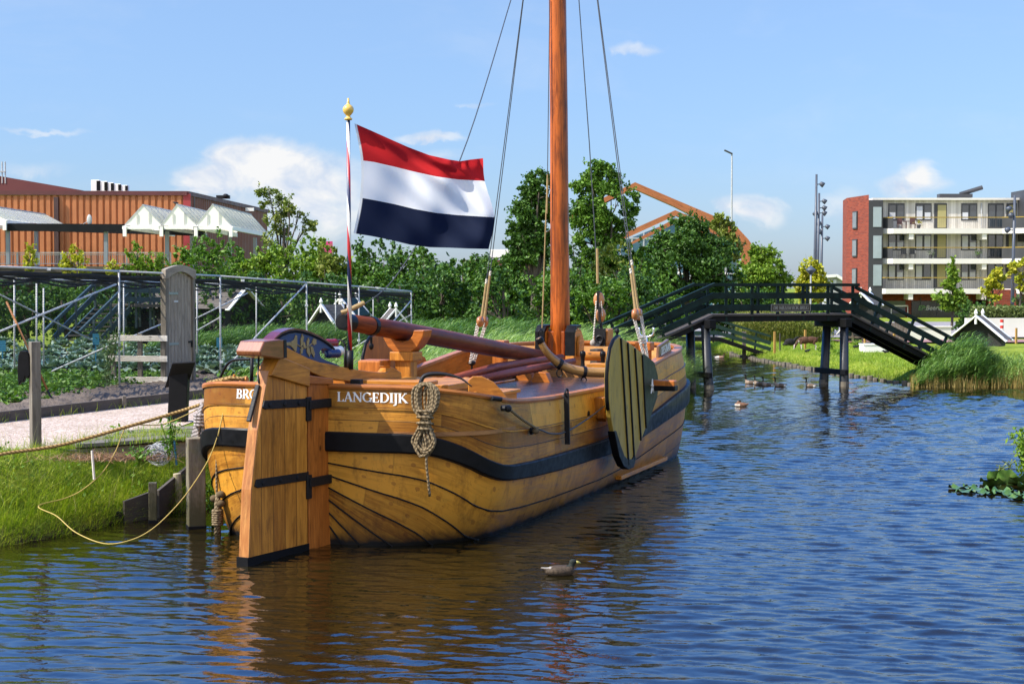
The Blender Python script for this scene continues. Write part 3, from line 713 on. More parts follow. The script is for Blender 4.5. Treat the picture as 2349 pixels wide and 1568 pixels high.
for sd in (-1, 1):
    mb = MB(); n0 = .078 * sd
    horn = [(1.01, 2.60), (.94, 2.632), (.85, 2.634), (.77, 2.662), (.735, 2.718), (.705, 2.71), (.70, 2.60), (.72, 2.52), (.75, 2.508), (.80, 2.555), (.86, 2.588), (.95, 2.592)]
    mb.prism(horn, RW(0, 0, n0), RD, ZZ, .022)
    mb.build('horn_relief', gold, brd, bevel=.006)
    mb = MB()
    mb.tube([RW(r, z, n0) for r, z in [(.70, 2.60), (.62, 2.565), (.54, 2.55), (.46, 2.565), (.38, 2.60), (.32, 2.615)]], .010, 6)
    for r, z, a, b2, an in [(.60, 2.645, .03, .075, .2), (.55, 2.585, .022, .045, -.5), (.47, 2.62, .024, .05, .3), (.33, 2.62, .045, .04, 0), (.61, 2.52, .024, .045, .3), (.46, 2.505, .032, .065, -.4), (.37, 2.50, .032, .075, -.5)]:
        pol = []
        for i in range(20):
            ph = i / 20 * 6.283; k = 1 + .18 * math.cos(ph * 5)
            x, y = a * k * math.cos(ph), b2 * k * math.sin(ph); pol.append((r + x * math.cos(an) - y * math.sin(an), z + x * math.sin(an) + y * math.cos(an)))
        mb.prism(pol, RW(0, 0, n0), RD, ZZ, .02)
        mb.tube([RW(r, z, n0), RW(lerp(r, .5, .4), lerp(z, 2.56, .5), n0)], .006, 5)
    mb.build('oak_branch_relief', gold, brd)
# three small coloured ball ends by the curl
for nm, q, c in (('red_knob', (-.20, 2.585, .02), (0.16, 0.012, 0.018)), ('white_knob', (-.245, 2.49, -.03), (.7, .7, .68)), ('blue_knob', (-.12, 2.455, -.07), (0.012, 0.025, 0.09))):
    mb = MB(); o = RW(q[0] + .16, q[1], q[2]); mb.lathe([(.0, 0), (.05, .005), (.058, .06), (.052, .15), (.06, .17), (.058, .2), (.03, .205), (.0, .205)], o, 12, -RD + RN * -.3)
    mb.build(nm, mat_plain(nm + '_paint', c, .25, .1, 9, 0), brd, smooth=True)

# ---- lettering helper: serif capitals built from strokes
TK, TN_ = .185, .085     # thick and thin stroke widths, relative to cap height
def seg(p, q, w):
    (x0, y0), (x1, y1) = p, q; d = math.hypot(x1 - x0, y1 - y0); nx, ny = -(y1 - y0) / d * w / 2, (x1 - x0) / d * w / 2
    return [(x0 + nx, y0 + ny), (x1 + nx, y1 + ny), (x1 - nx, y1 - ny), (x0 - nx, y0 - ny)]
def vst(x, w=TK, y0=0, y1=1): return [(x - w / 2, y0), (x + w / 2, y0), (x + w / 2, y1), (x - w / 2, y1)]
def srf(x, y, w=.30): return [(x - w / 2, y - .03), (x + w / 2, y - .03), (x + w / 2, y + .03), (x - w / 2, y + .03)]
def arcs(cx, cy, rx, ry, a0, a1, thick=TK, thin=TN_, n=14):
    out = []
    for i in range(n):
        q = []
        for a, sgn in ((i, 1), (i + 1, 1), (i + 1, -1), (i, -1)):
            th = R(a0 + (a1 - a0) * a / n); w = (thin + (thick - thin) * abs(math.cos(th)) ** 1.5) / 2 * sgn
            q.append((cx + (rx + w) * math.cos(th), cy + (ry + w) * math.sin(th)))
        out.append(q)
    return out
def glyph(c):
    S = lambda *a: list(a)
    if c == 'L': return .62, S(vst(.17), srf(.17, .97), srf(.17, .03), [(.1, 0), (.6, 0), (.62, .26), (.56, .26), (.5, .06), (.1, .06)])
    if c == 'A': return .82, S(seg((.12, 0), (.41, 1), TN_), seg((.40, 1), (.70, 0), TK), [(.22, .3), (.6, .3), (.6, .36), (.22, .36)], srf(.12, .03, .26), srf(.70, .03, .3))
    if c == 'N': return .88, S(vst(.15, TN_), vst(.75, TN_), seg((.13, .98), (.75, .02), TK), srf(.13, .97, .24), srf(.15, .03, .26), srf(.75, .97, .26))
    if c == 'G': return .88, arcs(.46, .5, .36, .45, 40, 320) + S(vst(.76, TK * .8, .03, .42), srf(.74, .42, .32), vst(.72, .05, .72, .95))
    if c == 'E': return .68, S(vst(.17), srf(.17, .03), [(.1, 0), (.6, 0), (.64, .25), (.58, .25), (.52, .06), (.1, .06)], [(.1, 1), (.58, 1), (.6, .77), (.54, .77), (.5, .94), (.1, .94)], [(.2, .47), (.46, .47), (.46, .53), (.2, .53)], vst(.46, .05, .38, .62))
    if c == 'D': return .86, S(vst(.17), srf(.14, .03, .2), srf(.14, .97, .2)) + arcs(.34, .5, .40, .465, -90, 90) + S([(.15, 0), (.36, 0), (.36, .07), (.15, .07)], [(.15, .93), (.36, .93), (.36, 1), (.15, 1)])
    if c == 'I': return .36, S(vst(.18), srf(.18, .03, .34), srf(.18, .97, .34))
    if c == 'J': return .38, S(vst(.2, TK, -.12, 1), srf(.2, .97, .34)) + arcs(.02, -.12, .18, .14, -100, 0, TK, TN_, 8)
    if c == 'K': return .86, S(vst(.17), srf(.17, .03, .3), srf(.17, .97, .3), seg((.22, .42), (.66, .98), TN_), seg((.32, .55), (.74, .02), TK), srf(.66, .97, .26), srf(.74, .03, .28))
    if c == 'B': return .72, S(vst(.17), srf(.14, .03, .2), srf(.14, .97, .2)) + arcs(.32, .74, .22, .23, -90, 90) + arcs(.32, .27, .28, .245, -90, 90) + S([(.15, .94), (.34, .94), (.34, 1), (.15, 1)], [(.15, .48), (.34, .48), (.34, .54), (.15, .54)], [(.15, 0), (.34, 0), (.34, .06), (.15, .06)])
    if c == 'R': return .80, S(vst(.17), srf(.17, .03, .3), srf(.14, .97, .2)) + arcs(.34, .73, .23, .24, -90, 90) + S([(.15, .94), (.34, .94), (.34, 1), (.15, 1)], [(.15, .46), (.34, .46), (.34, .52), (.15, .52)], seg((.36, .5), (.70, .02), TK), srf(.72, .03, .2))
    if c == 'O': return .90, arcs(.45, .5, .36, .46, 0, 360, n=26)
    if c == 'P': return .70, S(vst(.17), srf(.17, .03, .3), srf(.14, .97, .2)) + arcs(.34, .73, .24, .24, -90, 90) + S([(.15, .94), (.34, .94), (.34, 1), (.15, 1)], [(.15, .46), (.34, .46), (.34, .52), (.15, .52)])
    if c == 'S': return .62, arcs(.31, .74, .19, .22, 30, 270, TK * .8) + arcs(.31, .26, .21, .23, 90, -150, TK * .9)
    if c == 'T': return .74, S(vst(.37), srf(.37, .03, .3), [(.03, .94), (.71, .94), (.71, 1), (.03, 1)], vst(.055, .05, .76, 1), vst(.685, .05, .76, 1))
    if c == 'M': return 1.0, S(vst(.13, TN_), vst(.84, TK), seg((.14, .98), (.48, .05), TK), seg((.48, .05), (.84, .98), TN_), srf(.13, .03, .24), srf(.84, .03, .3), srf(.12, .97, .2), srf(.85, .97, .24))
    if c == 'W': return 1.1, S(seg((.1, 1), (.36, 0), TK), seg((.36, 0), (.55, .9), TN_), seg((.52, 1), (.78, 0), TK), seg((.78, 0), (1.0, 1), TN_), srf(.1, .97, .24), srf(1.0, .97, .2))
    if c == 'U': return .84, S(vst(.17, TK, .3, 1), vst(.68, TN_, .3, 1), srf(.17, .97, .3), srf(.68, .97, .24)) + arcs(.425, .32, .255, .29, 180, 360)
    return .4, []
def letters(mb, text, place, h, spacing=1.0, slant=0.0, dep=.004, xs=1.0):
    """place(x, y) -> (point, normal); x metres along, y metres up"""
    x = 0
    widths = [glyph(c)[0] for c in text]
    for li, (c, w) in enumerate(zip(text, widths)):
        for pol in glyph(c)[1]:
            # subdivide so letters follow curved planking
            P = []
            for i in range(len(pol)):
                a, b2 = pol[i], pol[(i + 1) % len(pol)]; n = max(1, int(math.hypot(b2[0] - a[0], b2[1] - a[1]) / .35))
                for k in range(n): P.append((lerp(a[0], b2[0], k / n), lerp(a[1], b2[1], k / n)))
            A = sum(P[i][0] * P[(i + 1) % len(P)][1] - P[(i + 1) % len(P)][0] * P[i][1] for i in range(len(P)))
            if A < 0: P = P[::-1]
            global _lay; _lay = (_lay + 1) % 23
            vs_ = []
            for px_, py_ in P:
                p, n = place((x + (px_ * xs + slant * py_)) * h, py_ * h); vs_.append(p + n * (dep + _lay * 0.00008))
            mb.add(vs_, [tuple(range(len(vs_)))])
        x += w * spacing
    return x * h
_lay = 0
def text_len(t, h, sp=1.0): return sum(glyph(c)[0] for c in t) * h * sp
# names on the stern planking
def arc_table(sd, f):
    T = [i / 200 for i in range(0, 260)]; P = [up_pt(t, f) for t in T]; L = [0]
    for p, q in zip(P, P[1:]): L.append(L[-1] + math.dist(p, q))
    return T, L
def stern_place(x0, fc, sd):
    PORT[0] = sd < 0; T, L = arc_table(sd, fc); PORT[0] = False
    def f(x, y):
        PORT[0] = sd < 0
        a = x0 + x if sd > 0 else x0 - x
        t = float(np.interp(a, L, T)); e = .01
        def P(tt, ff):
            s, b2, z = up_pt(max(tt, 0), ff); return HB(s, sd * b2, z)
        s0, b0, z0 = up_pt(t, 0); hh = (P(t, 0) - P(t, 1)).length
        ff = fc - (y / hh)
        p = P(t, ff); du = P(t + e, ff) - P(max(t - e, 0), ff); dv = P(t, ff - .05) - P(t, ff + .05)
        n = du.cross(dv); n.normalize()
        if n.dot(p - BW(3, 0, 1)) < 0: n = -n
        PORT[0] = False
        return p, n
    return f
m_let = mat_plain('white_lettering', (0.80, 0.80, 0.78), 0.45, .05, 9, 0)
mb = MB(); letters(mb, 'LANGEDIJK', stern_place(0.19, .33, 1), .124, 1.22, xs=1.22); mb.build('name_lettering', m_let, top)
for w_, x_ in (('BROEK', 1.27), ('OP', .62)): mb = MB(); letters(mb, w_, stern_place(x_, .33, -1), .124, 1.12, xs=1.15); mb.build('name_lettering', m_let, top)
# ---- hatch deck with transverse dark boards
m_hatch = mat_wood('wet_dark_hatch_boards', (0.05, 0.042, 0.048), (0.022, 0.019, 0.024), 0.28, 0.3, boards=0.105, gapdark=.2)
def crown_deck(name, s0, s1, b0, b1, z, rise, mat, th=.05, parent=boat):
    P = []; NB = 10
    for i in range(13):
        s = lerp(s0, s1, i / 12); row = []
        for j in range(NB + 1):
            b = lerp(b0, b1, j / NB); row.append(BW(s, b, z + rise * (1 - (2 * j / NB - 1) ** 2)))
        P.append(row)
    mb = MB(); mb.grid(P, lambda i, j: (lerp(b0, b1, j / NB), lerp(s0, s1, i / 12)))
    for b in (b0, b1): mb.beam(BW(s0, b, z - .1), BW(s1, b, z - .1), .05, .24)
    for s in (s0, s1): mb.beam(BW(s, b0, z - .1), BW(s, b1, z - .1), .05, .24)
    return mb.build(name, mat, parent)
hd = crown_deck('hatch_deck', 2.3, 8.45, -1.72, 1.80, 1.655, .05, m_hatch)
mb = MB(); mb.beam(BW(3.2, -.12, 1.78), BW(8.6, -.12, 1.78), .13, .10); mb.build('hatch_beam', mat_plain('grey_blue_paint', (.03, .04, .055), .4, .3, 9, .1), hd, bevel=.008)
# ---- aft companion boxes
mb = MB(); mb.box(BW(1.45, .72, 1.72), 1.15, 1.35, .5, -TH); cb = mb.build('companion', M['oak'], boat, bevel=.01)
mb = MB(); mb.box(BW(1.45, .72, 2.0), 1.3, 1.5, .09, -TH); mb.build('lid', M['oak'], cb, bevel=.012)
mb = MB(); mb.box(BW(1.75, 1.42, 1.66), .72, .9, .42, -TH); cb2 = mb.build('skylight_box', M['oak'], boat, bevel=.01)
mb = MB(); mb.box(BW(1.75, 1.42, 1.885), .80, 1.0, .05, -TH); mb.build('lid', M['oak'], cb2, bevel=.012)
mb = MB(); mb.box(BW(2.35, .55, 1.90), .9, .08, .10, -TH); mb.tube([BW(2.4, .95, 1.9), BW(2.4, .95, 2.04)], [.035, .045], 8); mb.build('skylight_rail', M['oak'], cb2, bevel=.006)
# aft thwart board seen between tiller and stern rail
mb = MB(); mb.beam(BW(.75, -.75, 2.06), BW(.75, 1.15, 2.06), .30, .06); mb.beam(BW(.6, -.2, 1.75), BW(.6, -.2, 2.04), .12, .3); mb.beam(BW(.62, .9, 1.75), BW(.62, .9, 2.04), .12, .3); mb.build('stern_bench', M['oak'], boat, bevel=.012)
mb = MB(); mb.box(BW(.25, .28, 2.085), .14, .10, .07, -TH); mb.build('rail_chock', M['iron'], boat, bevel=.006)
# curved wooden cleat plate beside the rail
mb = MB(); mb.prism([(-.26, -.08), (-.26, .1), (-.2, .15), (-.08, .15), (.08, .07), (.2, -.06), (.27, -.16), (.15, -.16)], BW(1.02, 1.80, 2.0), HX * .5 + PX * .86, ZZ, .05)
mb.tube([BW(.75, 1.70, 1.93), BW(.98, 1.66, 1.93)], .025, 8); mb.build('rail_bracket', M['oak'], boat, bevel=.01)
# iron hook lever by the coil
mb = MB(); mb.tube(spline([BW(.5, 1.05, 2.0), BW(.55, 1.1, 2.16), BW(.62, 1.3, 2.19), BW(.66, 1.55, 2.14), BW(.66, 1.72, 2.03)], 6), [.028] * 12 + [.026, .024, .022, .02, .018, .016, .014, .013, .012, .010, .009, .008, .006], 7); mb.build('iron_hook', M['iron'], boat, smooth=True)
# ---- boom crutch
mb = MB(); mb.box(BW(2.45, 0, 1.85), .24, .25, .86, -TH); cr_ = mb.build('boom_crutch', M['oak'], boat, bevel=.015)
mb = MB(); mb.box(BW(2.45, 0, 2.325), .36, .36, .13, -TH); mb.build('crutch_cap', M['oak'], cr_, bevel=.012)
U = [(-.52, 2.66), (-.50, 2.58), (-.38, 2.46), (-.22, 2.39), (.22, 2.39), (.38, 2.46), (.52, 2.60), (.56, 2.70), (.30, 2.70), (.26, 2.62), (.17, 2.555), (.0, 2.53), (-.17, 2.555), (-.26, 2.62), (-.30, 2.66)]
U = [(x * (.62 if x > 0 else .58), z) for x, z in U]; mb = MB(); mb.prism(U, BW(2.45, 0, 0), PX, ZZ, .30); mb.build('cradle', M['oak_red'], cr_, bevel=.012)
mb = MB(); mb.box(BW(2.15, -.36, 1.93), .36, .36, .70, -TH); mb.build('helm_seat', M['oak_red'], boat, bevel=.03, seg=3)
# ---- leeboards
LB = [(4.96, 2.56), (4.72, 2.50), (4.54, 2.38), (4.43, 2.18), (4.38, 1.95), (4.40, 1.63), (4.50, 1.35), (4.68, 1.05), (4.90, .74), (5.15, .56), (5.43, .48), (5.72, .48), (5.85, .58), (6.2, .82), (6.8, 1.18), (7.2, 1.46), (7.27, 1.62), (7.24, 1.83), (7.01, 2.06), (6.36, 2.23), (5.6, 2.42)]
m_lee = mat_wood('olive_weathered_oak', (0.46, 0.31, 0.055), (0.22, 0.14, 0.022), 0.5, .03)
m_lgreen = mat_plain('dark_green_board', (0.026, 0.034, 0.015), .5, .3, 6, .15, spec=.2)
def leeboard(sd, b0, mat=None):
    mb = MB(); mb.prism(LB, BW(0, b0 * sd, 0), HX, ZZ, .075, grain=1); lb = mb.build('leeboard', mat or m_lee, boat, bevel=.012)
    n = .041 * sd
    for (s0, z0, s1, z1) in [(4.99, 2.53, 5.45, .53), (5.38, 2.45, 5.78, .58), (5.80, 2.34, 6.18, .85), (6.25, 2.22, 6.5, 1.02)]:
        mb = MB(); mb.beam(BW(s0, b0 * sd + n, z0), BW(s1, b0 * sd + n, z1), .03, .045, PX); mb.build('iron_band', M['iron'], lb)
    mb = MB(); mb.prism([(6.28, 2.20), (6.36, 2.235), (7.01, 2.065), (7.245, 1.83), (7.275, 1.62), (7.21, 1.47), (6.8, 1.19), (6.55, 1.04)], BW(0, b0 * sd + n, 0), HX, ZZ, .02); mb.build('painted_edge_board', m_lgreen, lb, bevel=.004)
    # black rounded rim along the aft edge
    mb = MB(); mb.tube([BW(s, b0 * sd, z) for s, z in [(5.05, 2.55), (4.93, 2.555), (4.72, 2.50), (4.54, 2.385), (4.43, 2.18), (4.38, 1.95), (4.40, 1.63), (4.45, 1.47)]], .030, 8); mb.build('rim', M['black'], lb, smooth=True)
    mb = MB(); mb.prism([(4.62, 1.13), (4.90, .72), (5.15, .54), (5.43, .46), (5.74, .46), (5.87, .585), (5.79, .66), (5.66, .60), (5.42, .62), (5.2, .70), (4.99, .88), (4.74, 1.13)], BW(0, b0 * sd, 0), HX, ZZ, .115); mb.build('shoe', M['black'], lb, bevel=.012)
    mb = MB(); mb.ell(BW(4.95, b0 * sd, 2.64), .035, .035, .045); mb.tube([BW(4.95, b0 * sd, 2.53), BW(4.95, b0 * sd, 2.63)], .02, 6); mb.build('eye_bolt', M['iron'], lb)
    mb = MB()
    for i in range(5):
        a = i / 5 * 6.283 + .3; mb.prism([(.0, -.03), (.13, 0), (0, .03)], BW(6.84, b0 * sd + .062 * sd, 1.67), HX * math.cos(a) + ZZ * math.sin(a), -HX * math.sin(a) + ZZ * math.cos(a), .02)
    mb.build('star_plate', M['white'], lb)
    mb = MB(); mb.box6(BW(7.0, b0 * sd + .22 * sd, 1.69), HX * .1, PX * .20, ZZ * .085); mb.build('head_block', M['oak_red'], lb, bevel=.02)
    mb = MB(); mb.box6(BW(7.0, b0 * sd + .24 * sd, 1.645), HX * .106, PX * .19, ZZ * .045); mb.build('block_band', M['black'], lb, bevel=.015)
    return lb
leeboard(1, 2.42); LB0 = LB; SH = 1.35
BW0 = BW
def BW(s, b, z): return BW0(s + SH, b, z - .04)
leeboard(-1, 2.28, M['oak_red'])
BW = BW0
# hanging chains that hold the starboard leeboard
mb = MB()
for ds in (0, .12): mb.tube(sag(BW(7.75 + ds, 2.15, 1.85), BW(7.25 + ds, 2.22, 1.0), -.02, 6), .013, 6)
mb.build('leeboard_tackle', M['iron'], boat)
mb = MB(); mb.box6(BW(8.3, 1.93, .15), HX * 1.55, PX * .055, ZZ * .035); mb.build('rubbing_strake', M['oak'], boat, bevel=.01)
# ---- side fittings on the starboard bulwark
mb = MB(); mb.beam(BW(3.22, 2.165, 1.80), BW(3.2, 2.19, 1.06), .035, .075, PX); mb.tube([BW(3.22 + .06 * math.cos(a), 2.17, 1.80 + .055 * math.sin(a)) for a in [i / 12 * 6.283 for i in range(13)]], .014, 6); mb.build('iron_stay', M['iron'], boat, bevel=.004)
mb = MB(); mb.prism([(4.83, 1.62), (5.06, 1.62), (5.10, 1.36), (4.98, 1.24), (4.86, 1.30)], BW(0, 2.17, 0), HX, ZZ, .14); blk = mb.build('fairlead_block', M['oak'], boat, bevel=.01)
mb = MB(); mb.prism([(4.91, 1.55), (5.0, 1.55), (5.02, 1.40), (4.93, 1.38)], BW(0, 2.17, 0), HX, ZZ, .16); mb.build('sheave', M['black'], blk)
def on_top(t, z, off=.0, sd=1):
    best = min((abs(up_pt(t, f / 40)[2] - z), f / 40) for f in range(41))[1]; s, b, zz = up_pt(t, best); return BW(s, sd * (b + off), zz)
for t, z in ((1.06, 1.36), (1.37, 1.40), (1.9, 1.62)):
    mb = MB(); mb.tube([on_top(t, z, -.02), on_top(t, z, .012)], .05, 12); mb.build('scupper', M['black'], boat)
mb = MB(); mb.tube([on_top(.86, 1.74, -.01), on_top(.86, 1.74, .06)], .04, 8); mb.ell(on_top(.87, 1.74, .07), .05, .05, .05); mb.tube([on_top(.77, 1.88, .0), on_top(.83, 1.87, .05)], .03, 8); mb.build('mooring_eye', M['iron'], boat, bevel=.005)
mb = MB(); a, m1, m2, e = on_top(.87, 1.74, .08), on_top(1.08, 1.40, .06), on_top(1.2, 1.25, .04), BW(4.95, 2.24, 1.5)
mb.tube(sag(a, on_top(1.075, 1.39, .05), .02, 8), .018, 6); mb.ell(on_top(1.06, 1.37, .05), .05, .04, .04); mb.build('mooring_line', M['rope_brown'], boat)
mb = MB(); mb.tube(spline([on_top(1.075, 1.38, .06), on_top(1.14, 1.27, .05), on_top(1.22, 1.25, .05), BW(4.2, 2.2, 1.36), e], 8), .011, 6); mb.build('thin_line', M['wire'], boat)
# ---- mast and tabernacle
MS, MBB = 9.35, .055
mb = MB(); n_ = 16
mb.tube([BW(MS, MBB, 1.45), BW(MS, MBB, 2.75), BW(MS - .03, MBB, 4), BW(MS - .06, MBB - .01, 6.5), BW(MS - .1, MBB - .03, 9), BW(MS - .13, MBB - .05, 13), BW(MS - .16, MBB - .06, 15)], [.195, .180, .172, .165, .158, .145, .13], 20)
mb.build('mast', M['mast'], boat, smooth=True)
mb = MB(); mb.box(BW(MS, MBB - .03, 1.95), .33, .33, 1.1, -TH); mb.build('mast_foot', M['mast'], boat, bevel=.01)
for sd in (-1, 1):
    mb = MB(); mb.prism([(-.42, 1.45), (.28, 1.45), (.28, 2.35), (.12, 2.52), (-.10, 2.58), (-.28, 2.52), (-.30, 2.2)], BW(MS, MBB + .29 * sd, 0), HX, ZZ, .17); tb = mb.build('tabernacle_cheek', M['oak'], boat, bevel=.012)
    mb = MB(); mb.prism([(-.33, 2.06), (-.33, 2.50), (-.2, 2.61), (.1, 2.62), (.1, 2.56), (-.14, 2.56), (-.285, 2.46), (-.29, 2.06)], BW(MS, MBB + .29 * sd, 0), HX, ZZ, .185); mb.build('iron_cap', M['black'], tb, bevel=.006)
    mb = MB(); mb.prism([(-.2, 2.05), (.12, 2.05), (.1, 2.36), (-.1, 2.42), (-.2, 2.3)], BW(MS, MBB + .41 * sd, 0), HX, ZZ, .05); mb.build('wedge', M['oak'], tb, bevel=.01)
# ---- boom
bp = [BW(.86, -.21, 2.85), BW(2.3, -.10, 2.70), BW(4.2, -.04, 2.50), BW(6.3, 0, 2.27), BW(8.95, .03, 2.0)]
mb = MB(); mb.tube(bp, [.112, .132, .138, .135, .115], 18); bm = mb.build('boom', M['boom'], boat, smooth=True)
d = (bp[1] - bp[0]).normalized()
mb = MB(); mb.tube([bp[0] - d * .02, bp[0] - d * .015, bp[0] + d * .2], [.09, .116, .12], 18); mb.build('boom_cap', M['black'], bm)
mb = MB(); c = bp[0].lerp(bp[1], .52); mb.tube([c - d * .045, c + d * .045], .135, 18); mb.tube([c - ZZ * .15, c - ZZ * .27], .02, 6); mb.ell(c - ZZ * .28, .035, .035, .05); mb.build('boom_band', M['black'], bm); mb = MB(); mb.tube([bp[0] + ZZ * .12 + d * .05, bp[0] + ZZ * .24 + d * .06], .018, 6); mb.build('boom_eye', M['black'], bm)
# spare spars lying on the hatch
mb = MB(); mb.tube([BW(3.6, -.05, 1.86), BW(6, .05, 1.99), BW(8.7, .30, 2.05)], [.06, .075, .055], 12); mb.build('spar', M['spar'], boat, smooth=True)
mb = MB(); mb.tube([BW(3.9, .12, 1.83), BW(6, .28, 1.9), BW(8.6, .55, 1.98)], [.05, .072, .06], 12); mb.build('spar', M['spar'], boat, smooth=True)
for s, b in ((7.25, .12), (6.95, .52)):
    mb = MB(); mb.prism([(-.18, 1.69), (.18, 1.69), (.1, 1.86), (0, 1.88), (-.1, 1.86)], BW(s, b, 0), PX, ZZ, .2); mb.build('spar_chock', M['oak_red'], boat, bevel=.01)
# curved gaff with a black tip
gp = spline([BW(7.3, .34, 2.44), BW(7.36, .41, 2.27), BW(7.46, .51, 2.11), BW(7.6, .68, 1.95), BW(7.8, .92, 1.85), BW(8.0, 1.2, 1.82), BW(8.2, 1.65, 1.82)], 8)
mb = MB(); N_ = len(gp); mb.tube(gp, [lerp(.055, .085, min(1, i / N_ * 1.5)) for i in range(N_)], 12); ga = mb.build('curved_gaff', mat_wood('honey_oak', (.40, .22, .06), (.2, .095, .025), .35, .4), boat, smooth=True)
mb = MB(); mb.tube(gp[:5], [.06, .066, .066, .066, .064], 12); tp_ = gp[0]; mb.tube(spline([tp_ + ZZ * .02, tp_ + ZZ * .1 - HX * .02, tp_ + ZZ * .14 + PX * .04, tp_ + ZZ * .1 + PX * .08], 4), .012, 6); mb.build('gaff_tip', M['black'], ga, smooth=True)
for k in (22, 34):
    mb = MB(); p, q = gp[k], gp[k + 1]; dd = (q - p).normalized(); mb.tube([p - dd * .03, p + dd * .03], .097, 12)
    mb.tube([p - ZZ * .16 + Vector((.05 * math.cos(a), 0, .07 * math.sin(a))) for a in [i / 10 * 6.283 for i in range(11)]], .012, 6); mb.build('gaff_band', M['iron'], ga)
# ---- fore deck: low house, bitts, windlass beams, stem head
fh = crown_deck('foredeck_hatch', 8.6, 10.4, -.75, 1.30, 1.80, .03, mat_wood('bright_deck_boards', (.50, .25, .085), (.30, .13, .04), .4, .3, boards=.16))
mb = MB(); mb.box(BW(8.75, 1.12, 1.9), .6, .42, .09, -TH); mb.build('bitt_plank', M['oak'], fh, bevel=.01)
for q in ((8.95, .62), (8.95, 1.0)):
    mb = MB(); mb.lathe([(.05, 0), (.04, .02), (.034, .1), (.042, .19), (.05, .2), (.055, .245), (.045, .285), (.0, .30)], BW(q[0], q[1], 1.86), 12); mb.build('bollard', M['black'], boat, smooth=True)
mb = MB(); P = [[BW(10.9 + .25 * (1 - (2 * i / 16 - 1) ** 2), lerp(-1.55, 1.55, i / 16), z) for i in range(17)] for z in (1.5, 1.86, 1.9, 2.15)]
mb.grid(P, lambda i, j: (j * .2, i * .2)); P2 = [[p + HX * .09 for p in P[3]], [p - HX * .02 for p in P[3]]]; mb.grid([P[3], [p + HX * .10 for p in P[3]]], lambda i, j: (j * .2, i * .1))
brk = mb.build('breakwater', mat_wood('sunlit_pine_board', (.66, .38, .15), (.44, .20, .06), .3, .4), boat)
mb = MB(); mb.box6(BW(10.98, .27, 2.06), HX * .2, PX * .075, ZZ * .05); mb.box6(BW(10.98, .27, 1.9), HX * .2, PX * .07, ZZ * .06); mb.build('sheet_hole', M['dark_plank'], brk)
for b in (-1.5, 1.42):
    mb = MB(); mb.box(BW(10.3, b, 1.85), .22, .22, .8, -TH); mb.box(BW(10.3, b, 2.2), .3, .3, .16, -TH); mb.build('windlass_post', M['oak_red'], boat, bevel=.015)
mb = MB(); mb.tube([BW(10.3, -1.5, 2.0), BW(10.3, 1.4, 2.0)], .09, 12); mb.build('windlass_drum', M['oak'], boat, smooth=True)
mb = MB(); c = BW(11.5, .9, 1.6); mb.tube(spline([c, c + ZZ * .3 + PX * .05, c + ZZ * .48 + PX * .22], 6), .022, 6); mb.tube(spline([c + PX * .48, c + ZZ * .3 + PX * .42, c + ZZ * .48 + PX * .24], 6), .022, 6); mb.tube([c + ZZ * .46 + PX * .23, c + ZZ * .75 + PX * .23], .028, 8); mb.tube(spline([c + ZZ * .92 + PX * .08, c + ZZ * .78 + PX * .1, c + ZZ * .74 + PX * .23, c + ZZ * .78 + PX * .36, c + ZZ * .92 + PX * .38], 5), .022, 6); mb.build('iron_fork', M['bright'], boat, smooth=True)
mb = MB(); mb.prism([(-.2, 1.6), (.22, 1.6), (.2, 2.47), (-.16, 2.45), (-.22, 2.2)], BW(12.35, 0, 0), HX, ZZ, .30, grain=1); stem = mb.build('stem_head', M['oak'], boat, bevel=.015)
mb = MB(); mb.box6(BW(12.12, 0, 2.28), HX * .03, PX * .11, ZZ * .2); mb.beam(BW(12.1, 0, 2.2), BW(11.85, -.12, 1.98), .13, .02); mb.tube([BW(12.07, .07 * math.cos(a), 2.26 + .07 * math.sin(a)) for a in [i / 12 * 6.283 for i in range(13)]], .018, 6); mb.build('stem_strap', M['iron'], stem)
mb = MB(); mb.prism([(9.0, 2.02), (9.05, 2.26), (9.75, 2.36), (9.98, 2.12), (9.98, 2.02)], BW(0, 2.0, 0), HX, ZZ, .05); nbd = mb.build('name_board', mat_wood('brown_name_board', (.20, .085, .035), (.12, .045, .02), .4, .3), boat, bevel=.012)
mb = MB(); letters(mb, 'GEESTMAN', lambda x, y: (BW(9.13 + x, 2.028, 2.08 + y + .12 * x), PX), .145, .78); mb.build('name_lettering', m_let, nbd)
# ---- standing rigging
def deadeye_set(base, topd, parent, sd):
    d = (base - topd).normalized(); s2 = HX
    mb = MB()
    for o in (-.12, .12): mb.lathe([(.0, -.05), (.085, -.045), (.11, 0), (.085, .045), (.0, .05)], topd + s2 * o, 14, PX)
    mb.build('deadeye', mat_wood('deadeye_wood', (.46, .19, .06), (.26, .09, .03), .35, .3), parent, smooth=True)
    mb = MB()
    for o in (-.17, -.10, -.035, .035, .10, .17): mb.tube([topd + s2 * o + PX * .04 * (1 if o > 0 else -1) + d * .03, base + s2 * (o * .8)], .012, 6)
    m_ = topd.lerp(base, .55)
    for k in (-.05, 0, .05):
        mb.tube([m_ + d * k + s2 * (.10 * math.cos(a)) + PX * (.04 * math.sin(a)) for a in [i / 10 * 6.283 for i in range(11)]], .014, 5)
    mb.tube(spline([m_ + s2 * .02 + d * .1, m_ + d * .3 + s2 * .12, base + s2 * .14], 5), .010, 5)
    mb.build('lanyard', M['rope_white'], parent)
    mb = MB(); mb.tube([base, base - ZZ * .35 + PX * .02 * sd], .02, 6); mb.ell(base, .07, .07, .05); mb.build('chainplate', M['iron'], parent)
